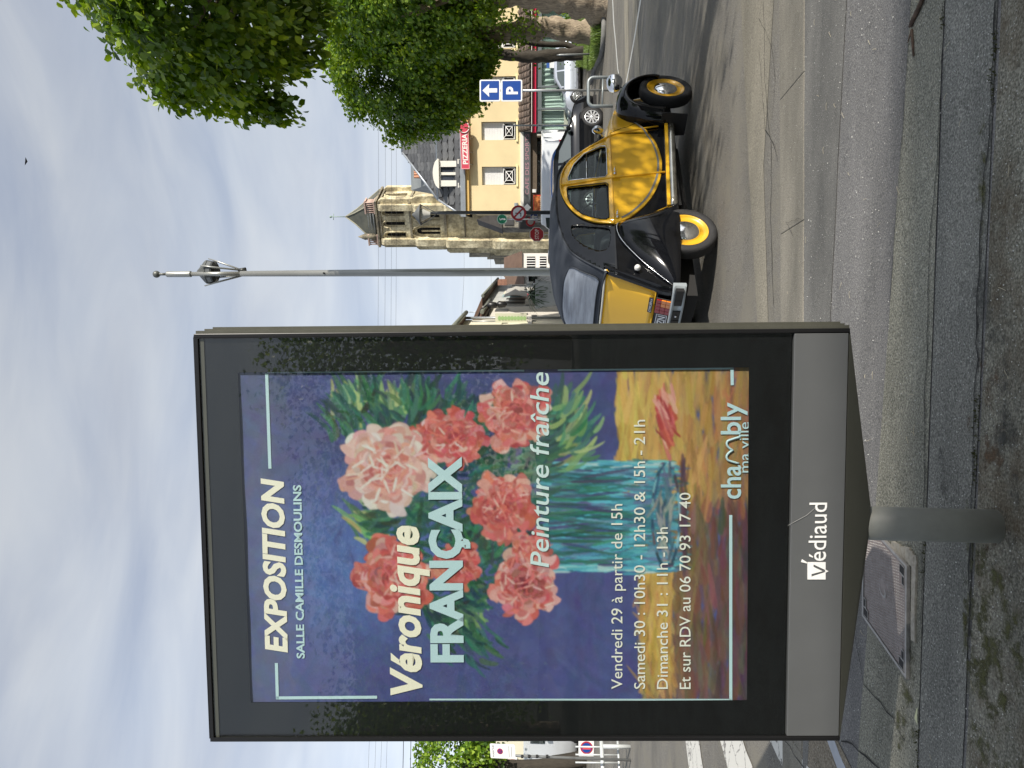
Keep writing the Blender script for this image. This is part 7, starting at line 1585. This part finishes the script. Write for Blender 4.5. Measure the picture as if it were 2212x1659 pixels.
def leaftree(label, base, C_, rad, n, size, m, seed, count=0, clump=240, sig=.22, tm=(LT2, LF2), cat='tree', name='lime_tree', inner=.22, group=None, spray=1.0):
    rs_ = np.random.RandomState(seed); t = thing(name, label, cat, base, group); pos, tip, nrm, sh, inn = crown_pts(rs_, n, C_, rad, clump, sig, inner, spray=spray)
    sz = size * rs_.uniform(.7, 1.2, n); keep = np.ones(n, bool)
    if count: keep = single_leaves(t, pos, tip, nrm, sz, sh, m, count)
    leafmesh('foliage', pos[keep], tip[keep], nrm[keep], sz[keep], sh[keep], m, t, tm, base=base); return t
# near lime whose crown hangs in from the right
Nb = Vector((7.3, 9.3, G(7.3, 9.3))); NC = (6.22, 9.0, 5.80); NR = (2.75, 2.5, 1.17)
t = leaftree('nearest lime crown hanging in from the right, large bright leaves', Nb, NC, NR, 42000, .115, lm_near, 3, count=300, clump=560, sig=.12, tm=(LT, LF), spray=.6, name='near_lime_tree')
trunk('trunk', t, [Nb, Nb + Vector((.05, 0, 1.5)), Nb + Vector((-.05, 0, 3.2)), Vector(NC) + Vector((.2, 0, -.3))], [.36, .27, .25, .2], m_bark, bough(NC, NR, (7.2, 9.3, 3.9), np.random.RandomState(2), 14, .10))
# middle lime, clipped crown over the cafe
Bb = gp(1584, 1279); 
def ctr(X_, Y_, d): return at(X_, Y_, d)
D5 = 26.0; Bb = at(1584, 1277, D5); Bb.z = G(Bb.x, Bb.y); c = at(1576, 872, D5); BC = tuple(c); 
BR = (3.0, 2.8, 2.55)
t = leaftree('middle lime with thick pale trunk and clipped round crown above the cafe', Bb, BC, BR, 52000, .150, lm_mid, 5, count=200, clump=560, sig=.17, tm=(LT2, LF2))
tp = lambda X_, Y_, d=D5: at(X_, Y_, d)
trunk('trunk', t, [Bb + Vector((0, 0, -.1)), tp(1592, 1240), tp(1600, 1180), tp(1594, 1150), tp(1590, 1110), tp(1584, 1060), tp(1580, 980)], [.44, .33, .33, .37, .31, .30, .24], m_bark, bough(BC, BR, tuple(tp(1582, 1050)), np.random.RandomState(4), 16, .14), wob=.45)
rs_ = np.random.RandomState(8); n = 380; cc = np.array(tp(1597, 1118, D5 - .45)); pos = cc + rs_.normal(size=(n, 3)) * np.array([.40, .25, .42]); leafmesh('trunk_shoots', pos, rs_.normal(size=(n, 3)) + [0, -.3, .4], rs_.normal(size=(n, 3)) + [0, -1, .5], rs_.uniform(.09, .15, n), np.clip(rs_.normal(.55, .2, n), 0, 1), lm_mid, t, base=Bb)
# first lime at the right frame edge
D6 = 22.5; Ab = at(1655, 1303, D6); Ab.z = G(Ab.x, Ab.y); AC = tuple(at(1760, 865, D6)); AR = (3.0, 2.8, 2.75)
t = leaftree('lime at the right frame edge with broad ridged trunk', Ab, AC, AR, 36000, .145, lm_mid, 9, count=60, clump=420, sig=.17)
a6 = lambda X_, Y_: at(X_, Y_, D6)
trunk('trunk', t, [Ab + Vector((0, 0, -.1)), a6(1664, 1260), a6(1672, 1200), a6(1680, 1120), a6(1686, 1040), a6(1700, 960)], [.66, .52, .48, .45, .42, .34], m_bark, bough(AC, AR, tuple(a6(1680, 1030)), np.random.RandomState(14), 14, .14), wob=.4)
# dark forked tree behind
D7 = 31.0; Cb = at(1546, 1264, D7); Cb.z = G(Cb.x, Cb.y) - .1; c7 = lambda X_, Y_: at(X_, Y_, D7); CC = tuple(c7(1575, 945)); CR = (3.0, 2.8, 1.6)
t = leaftree('dark forked tree standing behind the middle lime', Cb, CC, CR, 24000, .155, lm_mid, 12, clump=300, sig=.2, name='forked_tree')
trunk('trunk', t, [Cb, c7(1541, 1220), c7(1537, 1170), c7(1536, 1130), c7(1542, 1085), c7(1545, 1030)], [.30, .24, .24, .22, .20, .16], m_barkd, [([c7(1548, 1250), c7(1562, 1225), c7(1563, 1180), c7(1572, 1130), c7(1583, 1095), c7(1590, 1050)], [.12, .12, .12, .13, .12, .09])] + bough(CC, CR, tuple(c7(1543, 1060)), np.random.RandomState(24), 10, .12))
# tree at the left edge
D8 = 24.0; Lb = at(20, 1300, D8); Lb.z = G(Lb.x, Lb.y); LC = tuple(at(10, 975, D8)); 
t = leaftree('clipped lime crown at the left edge beside the cream house', Lb, LC, (1.9, 1.7, 1.08), 9000, .14, lm_mid, 15, clump=160, sig=.16)
trunk('trunk', t, [Lb, at(4, 1150, D8), at(10, 1000, D8)], [.25, .2, .15], m_barkd)
# unseen trees: right row added to shade road and car, back row mirrored in glass
def far_tree(label, x, y, rad, zc, seed, src, m=lm_mid):
    b = Vector((x, y, G(x, y))); t = thing('lime_tree', label, 'tree', b, 'limes round the square'); o = bpy.data.objects.new('foliage', src); COL.objects.link(o); o.parent = t; o['kind'] = 'stuff'
    o.scale = (rad[0], rad[1], rad[2]); o.location = (0, 0, zc - b.z); o.rotation_euler = (0, 0, seed * 1.3); WM[o.name] = WM[t.name]
    mb = MB(); mb.tube([b, b + Vector((.05, 0, zc * .5)), b + Vector((0, 0, zc))], [.3, .24, .15], 12, wob=.3); mb.build('trunk', m_bark, t)
rs_ = np.random.RandomState(31); pos, tip, nrm, sh, inn = crown_pts(rs_, 12000, (0, 0, 0), (1, 1, 1), 2600, .12, .55, spray=.5)  # leaves kept thin and even so the sunlight filters through softly
unit = leafmesh('foliage', pos, tip, nrm, .050 * rs_.uniform(.7, 1.2, len(pos)), sh, lm_mid).data; bpy.data.objects.remove(bpy.data.objects['foliage'] if 'foliage' in bpy.data.objects and bpy.data.objects['foliage'].data == unit else [o for o in bpy.data.objects if o.data == unit][0])
SHADE = [(9.8, 1.9, (2.7, 1.4, 1.8), 5.7), (14.6, 1.9, (2.7, 1.5, 1.9), 5.8), (19.4, 1.8, (2.7, 1.5, 1.9), 5.8)]
for i, (x, y, r_, zc) in enumerate(SHADE): far_tree(['nearest', 'middle', 'farthest'][i] + ' clipped lime of the unseen right-hand row added to shade the road', x, y, r_, zc, i, unit)
for i, (x, y, r_, zc) in enumerate([(-1.5, -13, (3.4, 2.6, 2.6), 4.6), (-6.2, -13.6, (3.6, 2.6, 2.5), 4.4), (-11.5, -13, (3.6, 2.8, 2.4), 4.1), (3.4, -13.4, (3.4, 2.6, 2.7), 4.8), (-17, -14, (3.5, 2.8, 2.6), 4.4)]):
    far_tree(['first', 'second', 'third', 'fourth', 'fifth'][i] + ' lime of the row behind the viewer, dark in the panel glass', x, y, r_, zc, i + 11, unit)
# grass verge with kerb under the trees
vg = [(1510, 1288), (1540, 1303), (1580, 1308), (1640, 1309), (1720, 1309)]
VP = [gp(*p) for p in vg]; back = [gp(1720, 1268), gp(1620, 1262), (gp(1520, 1258))]
mb = MB(); P = VP + back; z = .12; mb.add([Vector((p.x, p.y, G(p.x, p.y) + .11)) for p in P], [tuple(range(len(P)))]); o = mb.build('grass_bank', mat('verge_soil', (.06, .065, .03), .95, var=.4, scale=6), fix=False); o['kind'] = 'structure'
mb = MB(); mb.tube(smooth([tuple(Vector((p.x, p.y - .05, G(p.x, p.y) + .06))) for p in [gp(1478, 1278)] + VP], 5), .08, 8); tag(mb.build('verge_kerb', mat('kerb_grey', (.20, .20, .19), .9, var=.3, scale=5)), kind='structure')
rs_ = np.random.RandomState(40); n = 42000; poly = [(p.x, p.y) for p in P]
xs = rs_.uniform(min(p[0] for p in poly), max(p[0] for p in poly), n * 2); ys = rs_.uniform(min(p[1] for p in poly), max(p[1] for p in poly), n * 2)
def inpoly(x, y):
    c = np.zeros(len(x), bool); j = len(poly) - 1
    for i in range(len(poly)):
        xi, yi = poly[i]; xj, yj = poly[j]; c ^= ((yi > y) != (yj > y)) & (x < (xj - xi) * (y - yi) / (yj - yi + 1e-12) + xi); j = i
    return c
k = inpoly(xs, ys); xs, ys = xs[k][:n], ys[k][:n]; n = len(xs); hgt = .16 + .22 * np.clip(np.array([mnoise.noise(Vector((a * .6, b_ * .6, 0))) for a, b_ in zip(xs, ys)]) + .3, 0, 1)
pos = np.c_[xs, ys, G(xs, ys) + .10]; BLD = np.array([(-.045, 0, 0), (.045, 0, 0), (.012, 1, 0), (-.012, 1, 0)]); BF_ = np.array([(0, 1, 2), (0, 2, 3)])
tip = np.c_[rs_.normal(0, .3, n), rs_.normal(0, .3, n), np.ones(n)]; nrm = rs_.normal(size=(n, 3)) * [1, 1, .1]
gm = leafmat('grass_blade', '66803a', '8b9c58', '44592a', .3)
g_ = leafmesh('verge_grass', pos, tip, nrm, hgt, np.clip(rs_.normal(.5, .2, n), 0, 1), gm, None, (BLD, BF_)); g_['label'] = 'tall bright grass growing under the lime trees'; g_['category'] = 'grass'
rs_ = np.random.RandomState(41); n = 1500; cc = np.array(gp(1600, 1266) + Vector((0, 0, .5))); pos = cc + rs_.normal(size=(n, 3)) * [.7, .4, .3]
sh_ = leafmesh('low_shrub', pos, rs_.normal(size=(n, 3)), rs_.normal(size=(n, 3)) + [0, -.5, 1], rs_.uniform(.08, .14, n), np.clip(rs_.normal(.45, .2, n), 0, 1), lm_mid, None); sh_['label'] = 'low leafy shrub behind the grass between the trunks'; sh_['category'] = 'shrub'; sh_['kind'] = 'thing'
# a lit cream house behind the viewer that shows at the glass foot
bh = Fr((-14, -22, 0), (-1, 0, 0), (0, 0, 1)); bh.n = Vector((0, 1, 0)); bt = thing('cream_house', 'cream house across the square behind the viewer', 'house', (-14, -24, .7))
mb = MB(); mb.fbox(bh, -6, 10, .2, 6, -8, 0); mb.build('wall', m_h1, bt); mb = MB(); mb.add([bh(-6.3, 6, .3), bh(10.3, 6, .3), bh(10.3, 8.6, -4), bh(-6.3, 8.6, -4), bh(-6.3, 6, -8.3), bh(10.3, 6, -8.3)], [(0, 1, 2, 3), (4, 3, 2, 5), (0, 3, 4), (1, 5, 2)]); mb.build('roof', m_brr, bt)

# tall house row out of view, added to lay shade over the pavement
tf = Fr((6, -10.2, 0), (1, 0, 0), (0, 0, 1)); tf.n = Vector((0, 1, 0)); tt = thing('shade_terrace', 'long pale house row added out of view behind and right to shade the pavement', 'house', (26, -14, -.3))
ops = [(2 + 3.2 * k, 3.2 + 3.2 * k, z, z + 1.6) for k in range(12) for z in (1.2, 4.2)]
mb = MB(); wallcells(mb, tf, 0, 42, -1.5, 6.6, ops, .3); mb.fbox(tf, 0, .3, -1.5, 6.6, -8, -.3); mb.fbox(tf, 41.7, 42, -1.5, 6.6, -8, -.3); mb.fbox(tf, 0, 42, -1.5, 6.6, -8.3, -8); mb.build('wall', m_h2, tt)
mb = MB(); mb.add([tf(-.3, 6.6, .3), tf(42.3, 6.6, .3), tf(42.3, 10.35, -3.2), tf(-.3, 10.35, -3.2), tf(-.3, 6.6, -8.6), tf(42.3, 6.6, -8.6)], [(0, 1, 2, 3), (4, 3, 2, 5), (0, 3, 4), (1, 5, 2)]); mb.build('roof', m_brr, tt)
for o in ops:
    mb = MB(); mb.fbox(tf, o[0], o[1], o[2], o[3], -.2, -.17); mb.build('window', mat('window_grey_dark', (.05, .05, .05), .4), tt)
